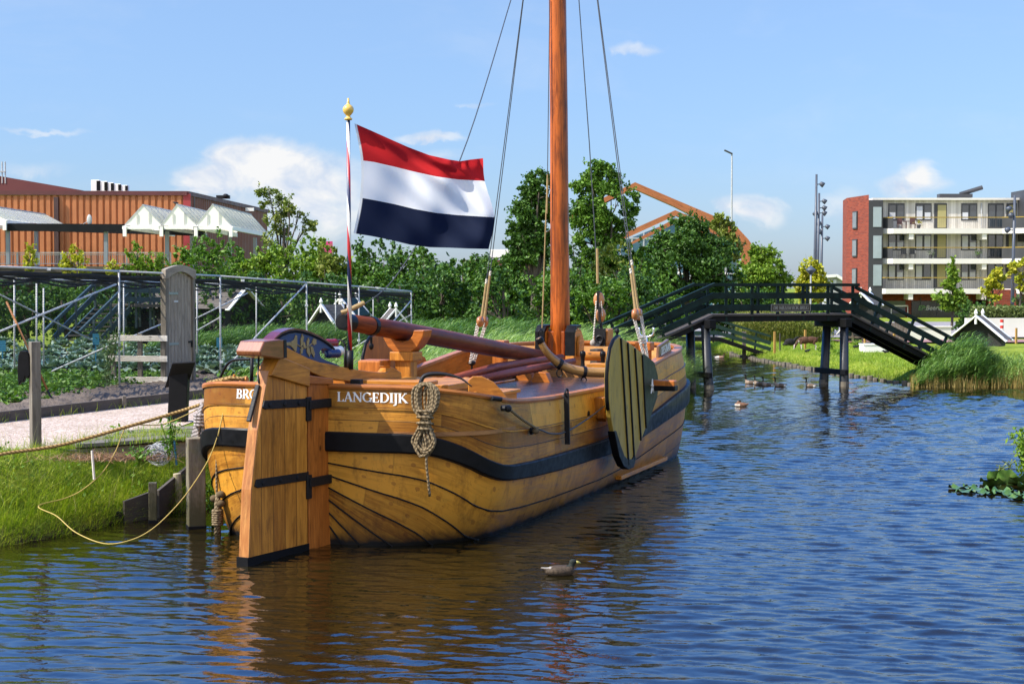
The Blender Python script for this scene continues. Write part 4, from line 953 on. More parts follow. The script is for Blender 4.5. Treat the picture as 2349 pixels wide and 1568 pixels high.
def shroud_pair(top_pts, deads, base, sd, name='shroud'):
    for k, (tp, o) in enumerate(top_pts):
        a = deads + HX * o; L = (tp - a); s_end = a + L.normalized() * (.75 + .15 * k)
        mb = MB(); mb.tube([s_end, tp], .0085, 6); sh = mb.build(name, M['wire'], boat)
        mb = MB(); mb.tube([a + HX * (-.0), a + L.normalized() * .2, s_end], [.035, .026, .022], 8); mb.build('served_end', M['rope_plain'], sh)
        mb = MB(); mb.tube([s_end - L.normalized() * .03, s_end + L.normalized() * .06], .024, 8); mb.build('seizing', M['rope_white'], sh)
    deadeye_set(base, deads, boat, sd)
MT = BW(MS - .14, 0, 13.2)
shroud_pair([(BW(8.85, 0.42, 12.2), -.07), (BW(8.9, 0.40, 12.2), .09)], BW(8.15, 1.86, 2.84), BW(8.2, 2.02, 2.02), 1)
def ons(u, v, s):
    d_ = ray(u, v); q = ((SP + HX * s - CAM).dot(HX)) / d_.dot(HX); return CAM + d_ * q
pd, pb = ons(1107, 737, 9.3), ons(1083, 832, 9.3)
shroud_pair([(ons(1206, -20, 9.3) + (ons(1206, 0, 9.3) - ons(1131, 640, 9.3)) * .5, -.07), (ons(1204, -20, 9.35) + (ons(1204, 0, 9.3) - ons(1128, 640, 9.3)) * .5, .09)], pd, pb, -1)
mb = MB(); mb.tube(spline([BW(.85, -.22, 3.0), BW(.95, .0, 3.05), BW(1.6, .3, 3.55), onp := ons(1056, 365, 2.6), ons(1172, 0, 4.6), ons(1200, -100, 5.4)], 8), .0085, 6); tl = mb.build('topping_lift', M['wire'], boat)
mb = MB(); mb.tube(spline([BW(.78, -.2, 2.97), BW(.82, -.12, 3.0), BW(.98, .04, 3.1)], 5), .03, 8); mb.build('served_end', M['rope_plain'], tl)
hb = ons(1245, 745, 9.1)
mb = MB(); mb.tube([ons(1243, 770, 9.1), ons(1250, 560, 9.1), ons(1256, 400, 9.1)], .012, 6); hl = mb.build('halyard', M['rope_plain'], boat)
mb = MB(); mb.tube([ons(1256, 400, 9.1), ons(1261, 0, 9.1)], .008, 6); mb.build('halyard_wire', M['wire'], hl)
mb = MB(); mb.tube([ons(1254, 490, 9.1), ons(1256, 410, 9.1)], .018, 6); mb.build('served_end', M['rope_plain'], hl)
# forestay with its tackle
fs = [ons(1370, 625, 12.2), ons(1352, 330, 12.2), ons(1328, 0, 12.2), ons(1318, -140, 12.2)]
mb = MB(); mb.tube(fs, .011, 6); fst = mb.build('forestay', M['wire'], boat)
mb = MB(); mb.tube([ons(1370, 570, 12.2), ons(1371, 650, 12.2)], .028, 8); mb.build('served_end', M['rope_plain'], fst)
for v, w in ((688, 1.0), (722, .9)):
    mb = MB(); c = ons(1374 + (v - 688) * .12, v, 12.2); mb.ell(c, .115 * w, .07, .17 * w, 12, 8); bk = mb.build('pulley_block', mat_wood('block_wood', (.55, .25, .09), (.3, .12, .04), .35, .3), fst, smooth=True)
    mb = MB(); mb.box6(c, PX * .022, HX * .09, ZZ * .185 * w); mb.build('block_strap', M['iron'], bk)
mb = MB()
for du in (-5, 0, 5): mb.tube([ons(1374 + du, 690, 12.15), ons(1378 + du * .8, 725, 12.15)], .014, 5)
mb.tube([ons(1368, 690, 12.1), ons(1361, 783, 12.1)], .016, 6); mb.ell(ons(1360, 786, 12.1), .06, .06, .07); mb.build('tackle_rope', M['rope_white'], fst)
mb = MB(); mb.tube([ons(1378, 735, 12.2), ons(1380, 758, 12.2), ons(1383, 770, 12.2)], .03, 6); mb.build('tackle_shackle', M['iron'], fst)
# iron rail behind the rudder on the port quarter
mb = MB(); mb.tube([ons(577, 888, .5), ons(578, 812, .5)], .024, 6); mb.tube(spline([ons(500, 893, .75), ons(507, 862, .7), ons(530, 828, .6), ons(577, 823, .5)], 6), .02, 6); mb.build('iron_hoop_rail', M['iron'], boat, smooth=True)

# ================================================================= things hung on the boat
def coil(name, label, top, n, w, length, r, mat, group=None, tail=None, knot=True):
    o = thing(name, label, 'rope', top)
    mb = MB()
    for i in range(n):
        k = (i / (n - 1) - .5); f = HX * (-.02 - .05 * (i % 3) / 2); L = length * random.uniform(.93, 1.04); wt_, wb_ = w * random.uniform(.12, .60), w * random.uniform(.10, .56); x0 = w * .35 * k
        def q(a, z): return top + PX * (a + x0) - ZZ * z * L + f * (.6 + z)
        n0 = w * .16 * (1 if i % 2 else -1) * random.uniform(.3, 1)
        pts = [q(0, -.01), q(-wt_ * .8, .06), q(-wt_, .18), q(-wt_ * .8, .36), q(-n0 * .6, .52), q(-wb_ * .5, .70), q(-wb_, .86), q(-wb_ * .5, .97), q(0, 1.0), q(wb_ * .6, .96), q(wb_, .85), q(wb_ * .55, .70), q(n0, .52), q(wt_ * .8, .36), q(wt_, .18), q(wt_ * .75, .06), q(0, -.01)]
        mb.tube(spline(pts, 5), r, 7)
    mb.build('coil_loops', mat, o, smooth=True)
    mb = MB()
    for j in range(4):
        z = -length * (.40 + .085 * j); q = [top + ZZ * (z + .012 * math.sin(a)) + PX * (w * .40 * math.cos(a)) - HX * (.05 + (w * .26 + r) * math.sin(a)) for a in [i / 16 * 6.283 for i in range(17)]]
        mb.tube(q, r, 7)
    mb.build('coil_turns', mat, o, smooth=True)
    if tail:
        mb = MB(); mb.tube(spline([top + Vector(p) for p in tail], 6), r * 1.05, 7); mb.build('rope_tail', mat, o, smooth=True)
    return o
def on_stern(a, z, sd=1, off=.05):
    PORT[0] = sd < 0; T, L = arc_table(sd, .3); t = float(np.interp(a, L, T)); s, b, _ = up_pt(t, .3); p = HB(s, sd * b, z); PORT[0] = False
    n = (p - BW(1.6, 0, z)).normalized(); return p + n * off
ct = on_stern(1.36, 2.10, 1, .09)
coil('rope_coil', 'thick brown rope coil hung on the stern rail beside the white name', ct, 14, .25, .88, .016, M['rope_brown'], tail=[(.0, -.08, -.66), (.03, -.1, -.8), (.0, -.1, -.95), (.02, -.08, -1.2), (.04, -.04, -1.42)])
# ---- flagpole and flag
fb, ft = ons(803, 838, .5), ons(799, 272, .5)
fpole = thing('flagpole', 'slim flagpole spiralled red white and blue with a gold ball top', 'flagpole', fb)
m_sp, t, b = newmat('spiral_flag_paint', .35)
uv = t.sep(t.coord('UV')); co = t.sep(t.coord('Object'))
an = t.math('DIVIDE', t.math('ARCTAN2', co[1], co[0]), 6.28318)
ph = t.math('FRACT', t.math('ADD', t.math('MULTIPLY', co[2], .95), an))
t.link(t.ramp(ph, [(0, (.42, .015, .02)), (.333, (.72, .70, .66)), (.667, (.012, .02, .07))], 'CONSTANT'), b.inputs['Base Color'])
mb = MB(); mb.tube([fb, ft], [.029, .023], 14); pl_ = mb.build('pole', m_sp, fpole, smooth=True)
mb = MB(); mb.lathe([(.0, -.02), (.048, -.02), (.052, 0), (.04, .01), (.028, .022), (.025, .033), (.04, .05), (.064, .08), (.073, .113), (.068, .142), (.047, .168), (.025, .182), (.018, .20), (.012, .262), (.0, .266)], ft, 18); mb.build('finial', mat_plain('gold_paint', (.66, .42, .09), .3, .1, 9, 0), fpole, smooth=True)
mb = MB(); mb.tube([fb + ZZ * -.05, fb + ZZ * .2], .046, 10); mb.tube([fb - PX * .07 + ZZ * -.08, fb - PX * .07 + ZZ * .25], .02, 8)
sc_ = [fb - PX * .07 + Vector((0, 0, .25))]
for i in range(16):
    a = i / 15 * 5.6; rr = .09 * (1 - i / 19); sc_.append(fb - PX * (.16 - math.cos(a) * rr) + ZZ * (.26 + math.sin(a) * rr))
mb.tube(sc_, .015, 6); mb.build('iron_bracket', M['iron'], fpole, smooth=True)
YF = fb.y + .02
m_flag, t, b = newmat('flag_cloth', .8, .1)
uv = t.sep(t.coord('UV')); fl = t.ramp(uv[1], [(0, (.010, .016, .042)), (.3333, (.78, .79, .82)), (.6667, (.50, .018, .022))], 'CONSTANT')
hoist = t.ramp(uv[0], [(.018, 1.0), (.02, 0.0)]); cloth = t.mix(hoist, fl, (.80, .80, .78))
wv = t.noise(t.mapping(t.coord('UV'), (120, 90, 1)), 3, 2); cloth = t.mix(t.math('MULTIPLY', wv, .25), cloth, t.mix(.5, cloth, (0, 0, 0)))
t.link(cloth, b.inputs['Base Color'])
tr = t.n.new('ShaderNodeBsdfTranslucent'); t.link(cloth, tr.inputs[0]); mx = t.n.new('ShaderNodeMixShader'); mx.inputs[0].default_value = .42
out = [n for n in t.n if n.type == 'OUTPUT_MATERIAL'][0]; t.link(b.outputs[0], mx.inputs[1]); t.link(tr.outputs[0], mx.inputs[2]); t.link(mx.outputs[0], out.inputs[0])
# outline sampled along the four edges (u,v of the photo at the flag's depth), cloth hung between them in folds
TOP = [(813, 283), (850, 299), (890, 317), (935, 337), (985, 356), (1030, 366), (1055, 370), (1080, 366), (1108, 363)]
L1 = [(828, 368), (858, 372), (910, 384), (950, 394), (1000, 405), (1050, 412), (1085, 414), (1112, 415)]
L2 = [(826, 454), (860, 460), (905, 469), (950, 480), (1000, 489), (1050, 494), (1100, 497), (1134, 499)]
BOT = [(811, 535), (850, 541), (895, 550), (940, 561), (985, 567), (1030, 568), (1075, 570), (1121, 571)]
def resamp(P, n):
    P = [Vector((x, y, 0)) for x, y in P]; L = [0]
    for a, c in zip(P, P[1:]): L.append(L[-1] + (c - a).length)
    return [(float(np.interp(k / n * L[-1], L, [p.x for p in P])), float(np.interp(k / n * L[-1], L, [p.y for p in P]))) for k in range(n + 1)]
NX, NY = 64, 48; rows4 = [resamp(P, NX) for P in (BOT, L2, L1, TOP)]
P = []
for j in range(NY + 1):
    v = j / NY * 3; row = []
    for i in range(NX + 1):
        k = i / NX
        c = [Vector((*r[i], 0)) for r in rows4]; a = min(int(v), 2); f = v - a
        p0 = c[a - 1] if a else c[0] * 2 - c[1]; p3 = c[a + 2] if a < 2 else c[3] * 2 - c[2]; p1, p2 = c[a], c[a + 1]
        q = 0.5 * ((2 * p1) + (p2 - p0) * f + (2 * p0 - 5 * p1 + 4 * p2 - p3) * f * f + (3 * p1 - p0 - 3 * p2 + p3) * f ** 3)
        vv = v / 3
        dy = .20 * k * math.sin(k * 5.2 + vv * 1.9 - .3) + .075 * k * math.sin(k * 13 - vv * 5.0) + .028 * min(1, k * 3) * math.sin(20 * (k * .7 + vv) + 3 * k) + .03 * k * k * math.sin(31 * k + 4 * vv) + .05 * math.exp(-((vv - .93 + k * .25) / .09) ** 2) + .12 * math.exp(-((vv - 1.0) / .12) ** 2) * math.exp(-((k - .88) / .14) ** 2) * math.sin(k * 40)
        row.append(at(q.x, q.y, YF + dy))
    P.append(row)
mb = MB(); mb.grid(P, lambda i, j: (j / NX, i / NY))
flag = mb.build('flag', m_flag, smooth=True, origin=P[NY // 2][0])
tag(flag, 'red white and blue striped flag flying from the spiral painted flagpole', 'flag')
# ---- mooring ropes on the port quarter
pq = ons(467, 925, .7)
gc = thing('rope_coil', 'grey rope bundle hanging over the port quarter above the mooring pile', 'rope', pq)
mb = MB()
for i in range(5):
    o = -PX * (.02 * i) + HX * (.015 * i); L = 1.02 + .06 * math.sin(i * 2.1)
    mb.tube(spline([pq + o, pq + o - ZZ * .2 - PX * .06, pq + o - ZZ * .5 - PX * (.10 + .01 * i), pq + o - ZZ * (L - .1) - PX * (.18 + .01 * i), pq + o - ZZ * L - PX * .10, pq + o - ZZ * (L - .15) - PX * .02, pq + o - ZZ * .5 - PX * .02, pq + o - ZZ * .12 + PX * .03], 6), .021, 7)
for k in range(4): mb.tube([pq - ZZ * (.16 + .045 * k) - PX * .04 + PX * .09 * math.cos(a) - HX * .09 * math.sin(a) for a in [i / 12 * 6.283 for i in range(13)]], .021, 7)
mb.build('coil_loops', M['rope_grey'], gc, smooth=True)
fp = on_stern(1.75, 2.10, -1, .03)
fd = thing('rope_fender', 'old brown knotted rope fender hanging from the port stern rail', 'rope', fp)
f0 = ons(513, 885, .35); drop = [f0, ons(508, 960, .28), ons(498, 1040, .2), ons(497, 1120, .18), ons(499, 1150, .15)]
mb = MB(); mb.tube(spline(drop, 6), .017, 7); mb.build('line', M['rope_brown'], fd, smooth=True)
mb = MB(); q = drop[-1]; mb.tube([q + ZZ * .1, q, q - ZZ * .25, q - ZZ * .5], [.03, .045, .04, .05], 9)
for k in range(7): mb.tube([q - ZZ * (.12 + .03 * k) + PX * .062 * math.cos(a) + HX * .062 * math.sin(a) for a in [i / 10 * 6.283 for i in range(11)]], .02, 6)
for k in range(3): mb.ell(q + ZZ * (.10 - .06 * k) + PX * (.05 * (-1) ** k), .06, .05, .05)
mb.build('knot', M['rope_brown'], fd, smooth=True)
mb = MB()
for k in range(26):
    a = random.random() * 6.28; r_ = random.uniform(.01, .05); mb.tube([q - ZZ * .36 + PX * r_ * .5 * math.cos(a) + HX * r_ * .5 * math.sin(a), q - ZZ * random.uniform(.6, .72) + PX * r_ * 1.3 * math.cos(a) + HX * r_ * 1.2 * math.sin(a)], .007, 4)
mb.build('frayed_end', mat_plain('frayed_rope', (.10, .07, .045), .9, .3, 20, .2), fd)
cl_ = ons(520, 885, .4)
hl_ = thing('rope_turns', 'tan rope turns belayed round a wooden peg on the port stern rail', 'rope', cl_)
mb = MB()
for k in range(4):
    c = cl_ + PX * (.09 * (k - 1.4)) + ZZ * .05; mb.tube([c + PX * .14 * math.cos(a) + HX * .13 * math.sin(a) + ZZ * (.02 * k + .01 * math.sin(3 * a)) for a in [i / 14 * 6.283 for i in range(15)]], .021, 7)
mb.build('turns', M['rope_tan'], hl_, smooth=True)
mb = MB(); mb.tube([cl_ - PX * .05, cl_ + PX * .32 + ZZ * .1], .04, 8); mb.tube([cl_ + PX * .1, cl_ + PX * .12 + ZZ * .16], .02, 6); mb.build('peg', M['oak'], hl_, bevel=.006)
# mooring hawser from the bank and the slack yellow line
q1 = ons(468, 925, .75)
mr = MB(); mr.tube(spline([at(-230, 1190, 18.6), at(-150, 1115, 19.3), at(-60, 1066, 20.0), at(0, 1042, 20.3), at(140, 1020, 20.6), at(300, 976, 20.9), at(400, 947, 21.2), q1], 10), .024, 9)
tag(mr.build('mooring_hawser', M['rope_tan'], smooth=True, origin=at(140, 1020, 20.6)), 'thick tan hawser stretched from the left bank to the port quarter', 'rope')
yl = MB(); yl.tube(spline([ons(525, 882, .3), ons(513, 930, .15), ons(503, 985, .1), ons(480, 1050, -.1), at(440, 1115, 19.6), at(400, 1165, 19.1), at(350, 1212, 18.7), at(300, 1238, 18.5), at(240, 1246, 18.5), at(175, 1221, 18.9), at(130, 1183, 19.5), at(88, 1160, 20.0), at(150, 1142, 20.45), at(190, 1122, 20.6), at(235, 1083, 20.8), at(265, 1035, 20.95), at(283, 990, 21.0), at(300, 974, 20.93), at(370, 973, 21.1), at(440, 945, 21.1), at(468, 928, 21.2)], 8), .0072, 7)
tag(yl.build('slack_line', M['rope_yellow'], smooth=True, origin=at(240, 1246, 18.5)), 'thin yellow line drooping in a long loop between bank and stern', 'rope')
yl = MB(); yl.tube(spline([ons(468, 922, .7), ons(473, 948, .62), ons(485, 953, .5), ons(505, 925, .3), ons(520, 890, .3)], 7), .0075, 7); yl.tube(spline([ons(520, 890, .3), ons(513, 940, .12), ons(500, 1000, .0)], 6), .009, 7)
tag(yl.build('slack_line', M['rope_yellow'], smooth=True, origin=ons(473, 948, .62)), 'short yellow line looped over the lettering of the port stern', 'rope')
# ================================================================= left bank
FD = Vector((.37, .93, 0)).normalized(); FN = Vector((-FD.y, FD.x, 0))      # along the bank, and away from the canal
F0 = g(272, 895, 1.0)
def fpt(u, v, off=0.0):
    """point on the vertical plane of the cage front (or a parallel plane off metres behind it)"""
    d_ = ray(u, v); q = ((F0 + FN * off - CAM).dot(FN)) / d_.dot(FN); return CAM + d_ * q
E0, E1 = g(0, 970, 1.0), g(480, 912, 1.0); ED = (E1 - E0).normalized(); EN = Vector((-ED.y, ED.x, 0))
def sheet(name, pts, z, mat, kind='structure'):
    mb = MB(); mb.add([Vector((p[0], p[1], z)) for p in pts], [tuple(range(len(pts)))], [[(p[0], p[1]) for p in pts]]); o = mb.build(name, mat); tag(o, kind=kind); return o
# gravel
m_grav, t, b = newmat('pink_gravel', .95, .2); co = t.coord('Object')
vo = t.n.new('ShaderNodeTexVoronoi'); vo.inputs['Scale'].default_value = 38; t.link(co, vo.inputs['Vector'])
hv = t.n.new('ShaderNodeSeparateColor'); t.link(vo.outputs['Color'], hv.inputs[0]); nn = t.noise(co, 1.4, 4)
gcl = t.ramp(hv.outputs[0], [(0, (.17, .11, .08)), (.35, (.44, .325, .245)), (.7, (.54, .43, .345)), (1, (.68, .59, .50))])
dirt = t.ramp(nn, [(.42, 0.0), (.72, .5)]); t.link(t.mix(dirt, gcl, (.28, .22, .15)), b.inputs['Base Color']); t.link(t.bump(vo.outputs['Distance'], .9, .02), b.inputs['Normal'])
near = [g(-400, 1120, 1), g(-120, 1052, 1), g(0, 1036, 1), g(140, 1022, 1), g(300, 1000, 1), g(405, 982, 1), g(470, 958, 1), g(560, 930, 1)]
far = [E0 + ED * k for k in (14, 8, 3, 0, -6, -14)]
sheet('gravel_path', near + far, 1.012, m_grav)
# soil plot: clods
def patch(name, o, ax, ay, n, m, z, amp, mat, smooth=False):
    o = Vector(o); A, B = np.meshgrid(np.linspace(0, 1, n), np.linspace(0, 1, m), indexing='ij')
    X = o.x + ax.x * A + ay.x * B; Y = o.y + ax.y * A + ay.y * B
    Z = z + amp * (RNG.random((n, m)) ** 2) + amp * .6 * np.sin(X * 3.1 + Y) * np.sin(Y * 2.7 - X)
    ix = np.arange(n * m).reshape(n, m)
    o_ = npmesh(name, np.stack([X, Y, Z], -1).reshape(-1, 3), np.stack([ix[:-1, :-1], ix[1:, :-1], ix[1:, 1:], ix[:-1, 1:]], -1).reshape(-1, 4), mat, smooth=smooth); return tag(o_, kind='structure')
m_soil = mat_plain('dry_grey_soil', (.125, .100, .080), .97, .45, 9, 1.0, spec=.1, dist=.06)
patch('soil', E0 - ED * 12 + EN * .06, ED * 34, EN * 22, 300, 200, 1.03, .10, m_soil)
# edging boards
bed = thing('edging_board', 'low dark timber edging between pale gravel path and soil', 'edging', E0)
for a, b_ in ((-12, -4.2), (-4.15, 3.4), (3.5, 7.9), (8.0, 14)):
    mb = MB(); mb.beam(E0 + ED * a + ZZ * .09, E0 + ED * b_ + ZZ * (.09 + .01 * random.random()), .045, .20); mb.build('plank', M['dark_plank'], bed, bevel=.006)
for a in (-4.2, 3.42, 6.4, 7.9):
    mb = MB(); mb.box(E0 + ED * a - EN * .06 + ZZ * .1, .07, .07, .28, .3); mb.build('stake', M['weathered'], bed, bevel=.006)
# posts, sign
p = g(82, 1027, 1.0); po = thing('wooden_post', 'tall square grey post with a black rubber flap on its left side', 'post', p)
mb = MB(); mb.box(p + ZZ * .73, .135, .135, 1.60, R(35)); mb.build('post', M['weathered'], po, bevel=.008)
mb = MB(); fl_ = [(-.10, -.30), (-.115, -.1), (-.10, .13), (-.07, .2), (.02, .2), (.06, .12), (.07, -.15), (.03, -.2), (.0, -.17), (-.03, -.26), (-.06, -.24)]
mb.prism(fl_, p + V(-.125, .0, 1.20), V(1, 0, 0), ZZ, .10); mb.build('rubber_flap', M['tar'], po, bevel=.012)
p = g(408, 968, 1.0); sg = thing('information_lectern', 'black slanted information board on a broad black post by the gravel', 'sign', p)
mb = MB(); mb.add([p + V(*q) for q in [(-.165, -.1, -.05), (.16, -.1, -.05), (.20, -.1, .93), (-.11, -.1, .93), (-.165, .1, -.05), (.16, .1, -.05), (.20, .1, .93), (-.11, .1, .93)]], [(0, 1, 2, 3), (5, 4, 7, 6), (1, 5, 6, 2), (4, 0, 3, 7), (3, 2, 6, 7), (1, 0, 4, 5)]); mb.build('post', M['tar'], sg, bevel=.01)
mb = MB(); A_, B_, C_, D_ = at(395, 834, p.y - .30), at(448, 831, p.y - .28), at(431, 884, p.y + .12), at(378, 889, p.y + .10); n_ = (B_ - A_).cross(D_ - A_).normalized() * .03
mb.add([A_, B_, C_, D_, A_ + n_, B_ + n_, C_ + n_, D_ + n_], [(0, 1, 2, 3), (7, 6, 5, 4), (0, 4, 5, 1), (1, 5, 6, 2), (2, 6, 7, 3), (3, 7, 4, 0)]); mb.build('panel', M['tar'], sg, bevel=.004)
# hoe stuck in the soil
p = g(122, 922, 1.0); ho = thing('garden_hoe', 'long handled cultivator leaning in the soil behind the post', 'garden tool', p)
q = at(15, 692, p.y + .5); mb = MB(); mb.tube([p + (q - p) * .12, q], .022, 8); mb.build('handle', mat_wood('hoe_handle', (.34, .15, .05), (.2, .08, .025), .6, 0), ho, smooth=True)
mb = MB(); mb.tube(spline([p + (q - p) * .16, p + (q - p) * .06, p + V(.03, 0, .08), p + V(.10, -.02, .09), p + V(.12, -.03, -.02)], 5), .02, 6); mb.build('tine', M['iron'], ho)
# ---- jetty and piles at the water's edge
p = g(300, 1020, .95); je = thing('jetty', 'low weathered plank landing stage between path and boat stern', 'jetty', p)
fa, fbq = g(138, 1034, .95), g(452, 1012, .95); ba, bb = g(268, 998, .95), g(455, 985, .95)
for k in range(3):
    mb = MB(); a, c = fa.lerp(ba, (k + .5) / 3), fbq.lerp(bb, (k + .5) / 3); mb.beam(a + ZZ * .05, c + ZZ * .05, .50 - .04 * k, .06); mb.build('deck_plank', M['weathered'], je, bevel=.008)
mb = MB(); mb.beam(fa + V(.05, .16, -.12), fbq + V(0, .16, -.12), .06, .24); mb.build('fascia', M['grey_boards'], je, bevel=.008)
mb = MB(); mb.beam(g(262, 1020, .9), g(300, 1042, .75), .1, .05); mb.build('brace', M['grey_boards'], je, bevel=.006)
def pile(u, v, top_v, w, label, mat, rz=.35, shape='sq', name='mooring_pile', cat='pile'):
    p = g(u, v, 0); zt = at(u, top_v, p.y).z; o = thing(name, label, cat, p)
    mb = MB()
    if shape == 'sq': mb.box(p + ZZ * ((zt - .5) / 2), w, w, zt + .5, rz)
    else: mb.tube([p - ZZ * .5, p + ZZ * zt * .5 + V(.01, 0, 0), p + ZZ * zt], [w * .5, w * .52, w * .46], 12)
    mb.build('shaft', mat, o, bevel=.012)
    mb = MB(); mb.box(p + ZZ * .005, w + .012, w + .012, .09, rz) if shape == 'sq' else mb.tube([p - ZZ * .03, p + ZZ * .05], w * .53, 12)
    mb.build('wet_band', M['tar'], o, bevel=.008); return o
m_pile = mat_wood('lichen_grey_pile', (.27, .235, .17), (.075, .06, .04), .9, 0, bump=.7)
t = NT(m_pile.node_tree); b = m_pile.node_tree.nodes['Principled BSDF']; src = b.inputs['Base Color'].links[0].from_socket; co = t.coord('Object'); nz_ = t.noise(co, 6, 5, .7); zz_ = t.math('SUBTRACT', t.sep(co)[2], t.math('MULTIPLY', nz_, .5))
t.link(t.mix(t.ramp(zz_, [(.0, .85), (.35, .0)]), t.mix(t.ramp(nz_, [(.5, 0.0), (.7, .6)]), src, (.16, .15, .06)), (.055, .05, .018)), b.inputs['Base Color'])
pile(450, 1211, 1003, .235, 'thick square grey mooring pile standing beside the port quarter', m_pile)
pile(351, 1199, 1106, .115, 'thin square mossy pile in front of the sheet boards', m_pile, .2)
pile(407, 1172, 1085, .13, 'round pale barkless stake beside the sheet boards', mat_wood('pale_stake', (.42, .36, .25), (.25, .2, .12), .9, 0, bump=.6), 0, 'rd', 'stake', 'stake')
p = g(350, 1196, 0); sb = thing('sheet_boards', 'dark timber sheet boards holding the grassy bank at the water', 'bank boards', p)
a0, a1 = g(284, 1197, 0), g(352, 1188, 0); a2 = g(432, 1160, 0)
for a, c, za, zc in ((a0, a1, .30, .40), (a1 + V(.06, .02, 0), a2, .40, .62)):
    mb = MB(); d_ = (c - a).normalized(); L = (c - a).length; mb.prism([(0, -.4), (L, -.4), (L, zc), (0, za)], a, Vector((d_.x, d_.y, 0)), ZZ, .05); mb.build('board', M['dark_plank'], sb, bevel=.006)
mb = MB(); mb.box(a0 + V(-.06, -.03, 0), .07, .07, .3, .2); mb.build('stub', M['tar'], sb)
# roll of chicken wire, dry heap, thin stakes
p = g(366, 1062, .86); wr = MB()
for i in range(34):
    n_ = Vector((random.gauss(0, .3), -1, random.gauss(0, .3))).normalized(); _, sd_, u_ = frame_from(n_); rr = random.uniform(.05, .19)
    c = p + V(random.gauss(0, .02), random.uniform(-.12, .12), .14 + random.gauss(0, .015)); wr.tube([c + sd_ * rr * 1.1 * math.cos(a) + u_ * rr * .85 * math.sin(a) for a in [k / 16 * 6.283 for k in range(17)]], .004, 4, caps=False)
tag(wr.build('wire_roll', M['steel'], origin=p), 'tangled roll of grey chicken wire lying in the bank grass', 'wire')
p = g(258, 1050, .95); n = 900; bs = np.array(p) + np.stack([RNG.normal(0, .42, n), RNG.normal(0, .16, n), np.full(n, -.02)], 1)
hp = blades('straw_heap', bs - np.array(p), RNG.uniform(.01, .12, n), np.stack([RNG.normal(0, .2, n), RNG.normal(0, .12, n), np.zeros(n)], 1), .012, mat_leaf('dry_brown_straw', [(.11, .05, .025), (.26, .13, .06), (.36, .22, .12)], .1), 2); hp.location = p; tag(hp, 'heap of dry rust brown plant stems below the jetty', 'straw heap')
for u, v, tv, lab in ((374 / 1, 1000, 1000, None),):
    pass
p = g(370, 1040, .95)
st = MB(); p1 = g(378, 1092, .80); st.tube([p1, at(369, 1036, p1.y)], .012, 6)
ws = MB(); a = g(378, 1112, .75); ws.tube([g(376, 1110, .72), at(370, 1036, g(376, 1110, .72).y)], .016, 6)
# thin pale stick left of the chicken wire
p1 = g(216, 1090, .9); stk = MB(); stk.tube([p1 - ZZ * .05, at(211, 1033, p1.y)], .016, 6); tag(stk.build('thin_stake', M['pale_wood'], origin=p1), 'thin pale stick upright in the middle of the bank grass', 'stake')
bl = MB(); p1 = g(405, 1066, .85); bl.tube([p1, at(400, 1010, p1.y)], .014, 6); tag(bl.build('blue_stake', mat_plain('blue_plastic', (.02, .13, .22), .5, .2, 8, 0), origin=p1), 'thin blue plastic stick beside the leafy plant at the jetty', 'stake')
# ---- grass on the left bank
m_gb = mat_leaf('bank_grass', [(.06, .12, .006), (.16, .26, .012), (.30, .38, .022), (.50, .46, .10)], .45)
def scatter(n, x0, x1, y0, y1, cond):
    X = RNG.uniform(x0, x1, n); Y = RNG.uniform(y0, y1, n); d = canal_dist(X, Y); k = cond(X, Y, d); X, Y, d = X[k], Y[k], d[k]
    return X, Y, ground_z(X, Y), d
NEARP = np.array([(q.x, q.y) for q in near])
def not_path(X, Y): return Y < np.interp(X, NEARP[:, 0], NEARP[:, 1]) + .05
X, Y, Z, d = scatter(95000, -11.5, -4.1, 15, 24.2, lambda X, Y, d: (d > -.12) & (d < 3) & not_path(X, Y))
n = len(X); cl_ = .5 + .5 * np.sin(X * 5.3 + np.sin(Y * 4.1)) * np.sin(Y * 6.1 + np.sin(X * 3.7)); H = RNG.uniform(.04, .10, n) + .10 * cl_ * RNG.random(n) + .26 * np.exp(-((d - .15) / .40) ** 2) * RNG.random(n) + .22 * (RNG.random(n) < .03)
out_ = np.exp(-(d / .5) ** 2)
ln = np.stack([RNG.normal(.02, .085, n) + out_ * .12, RNG.normal(-.01, .075, n) - out_ * .17, np.zeros(n)], 1)
tag(blades('bank_grass', np.stack([X, Y, Z - .02], 1), H, ln, RNG.uniform(.006, .013, n), m_gb, 2, .35 * out_), kind='stuff')
# broad leaved weeds mixed into the lower bank
X, Y, Z, d = scatter(9000, -11, -4.6, 15, 23.5, lambda X, Y, d: (d > .1) & (d < 1.7) & not_path(X, Y) & (np.sin(X * 4.2 + 2) * np.sin(Y * 3.3 + X) > .15)); n = len(X)
v, f = leaf_quads(np.stack([X, Y, Z + RNG.uniform(.03, .22, n)], 1), .065, RNG, .5, .5); tag(npmesh('bank_weeds', v, f, mat_leaf('bank_weed_leaves', [(.05, .11, .01), (.12, .22, .02), (.24, .34, .04)], .4)), kind='stuff')
X, Y, Z, d = scatter(900, -11, -4.6, 15, 23.5, lambda X, Y, d: (d > .0) & (d < 1.9) & not_path(X, Y)); n = len(X)
tag(blades('dry_stalks', np.stack([X, Y, Z], 1), RNG.uniform(.12, .42, n), RNG.normal(0, .12, (n, 3)) * np.array([1, 1, 0]), .007, mat_leaf('dry_stalk_straw', [(.22, .16, .06), (.42, .34, .16), (.55, .50, .30)], .2), 2), kind='stuff')
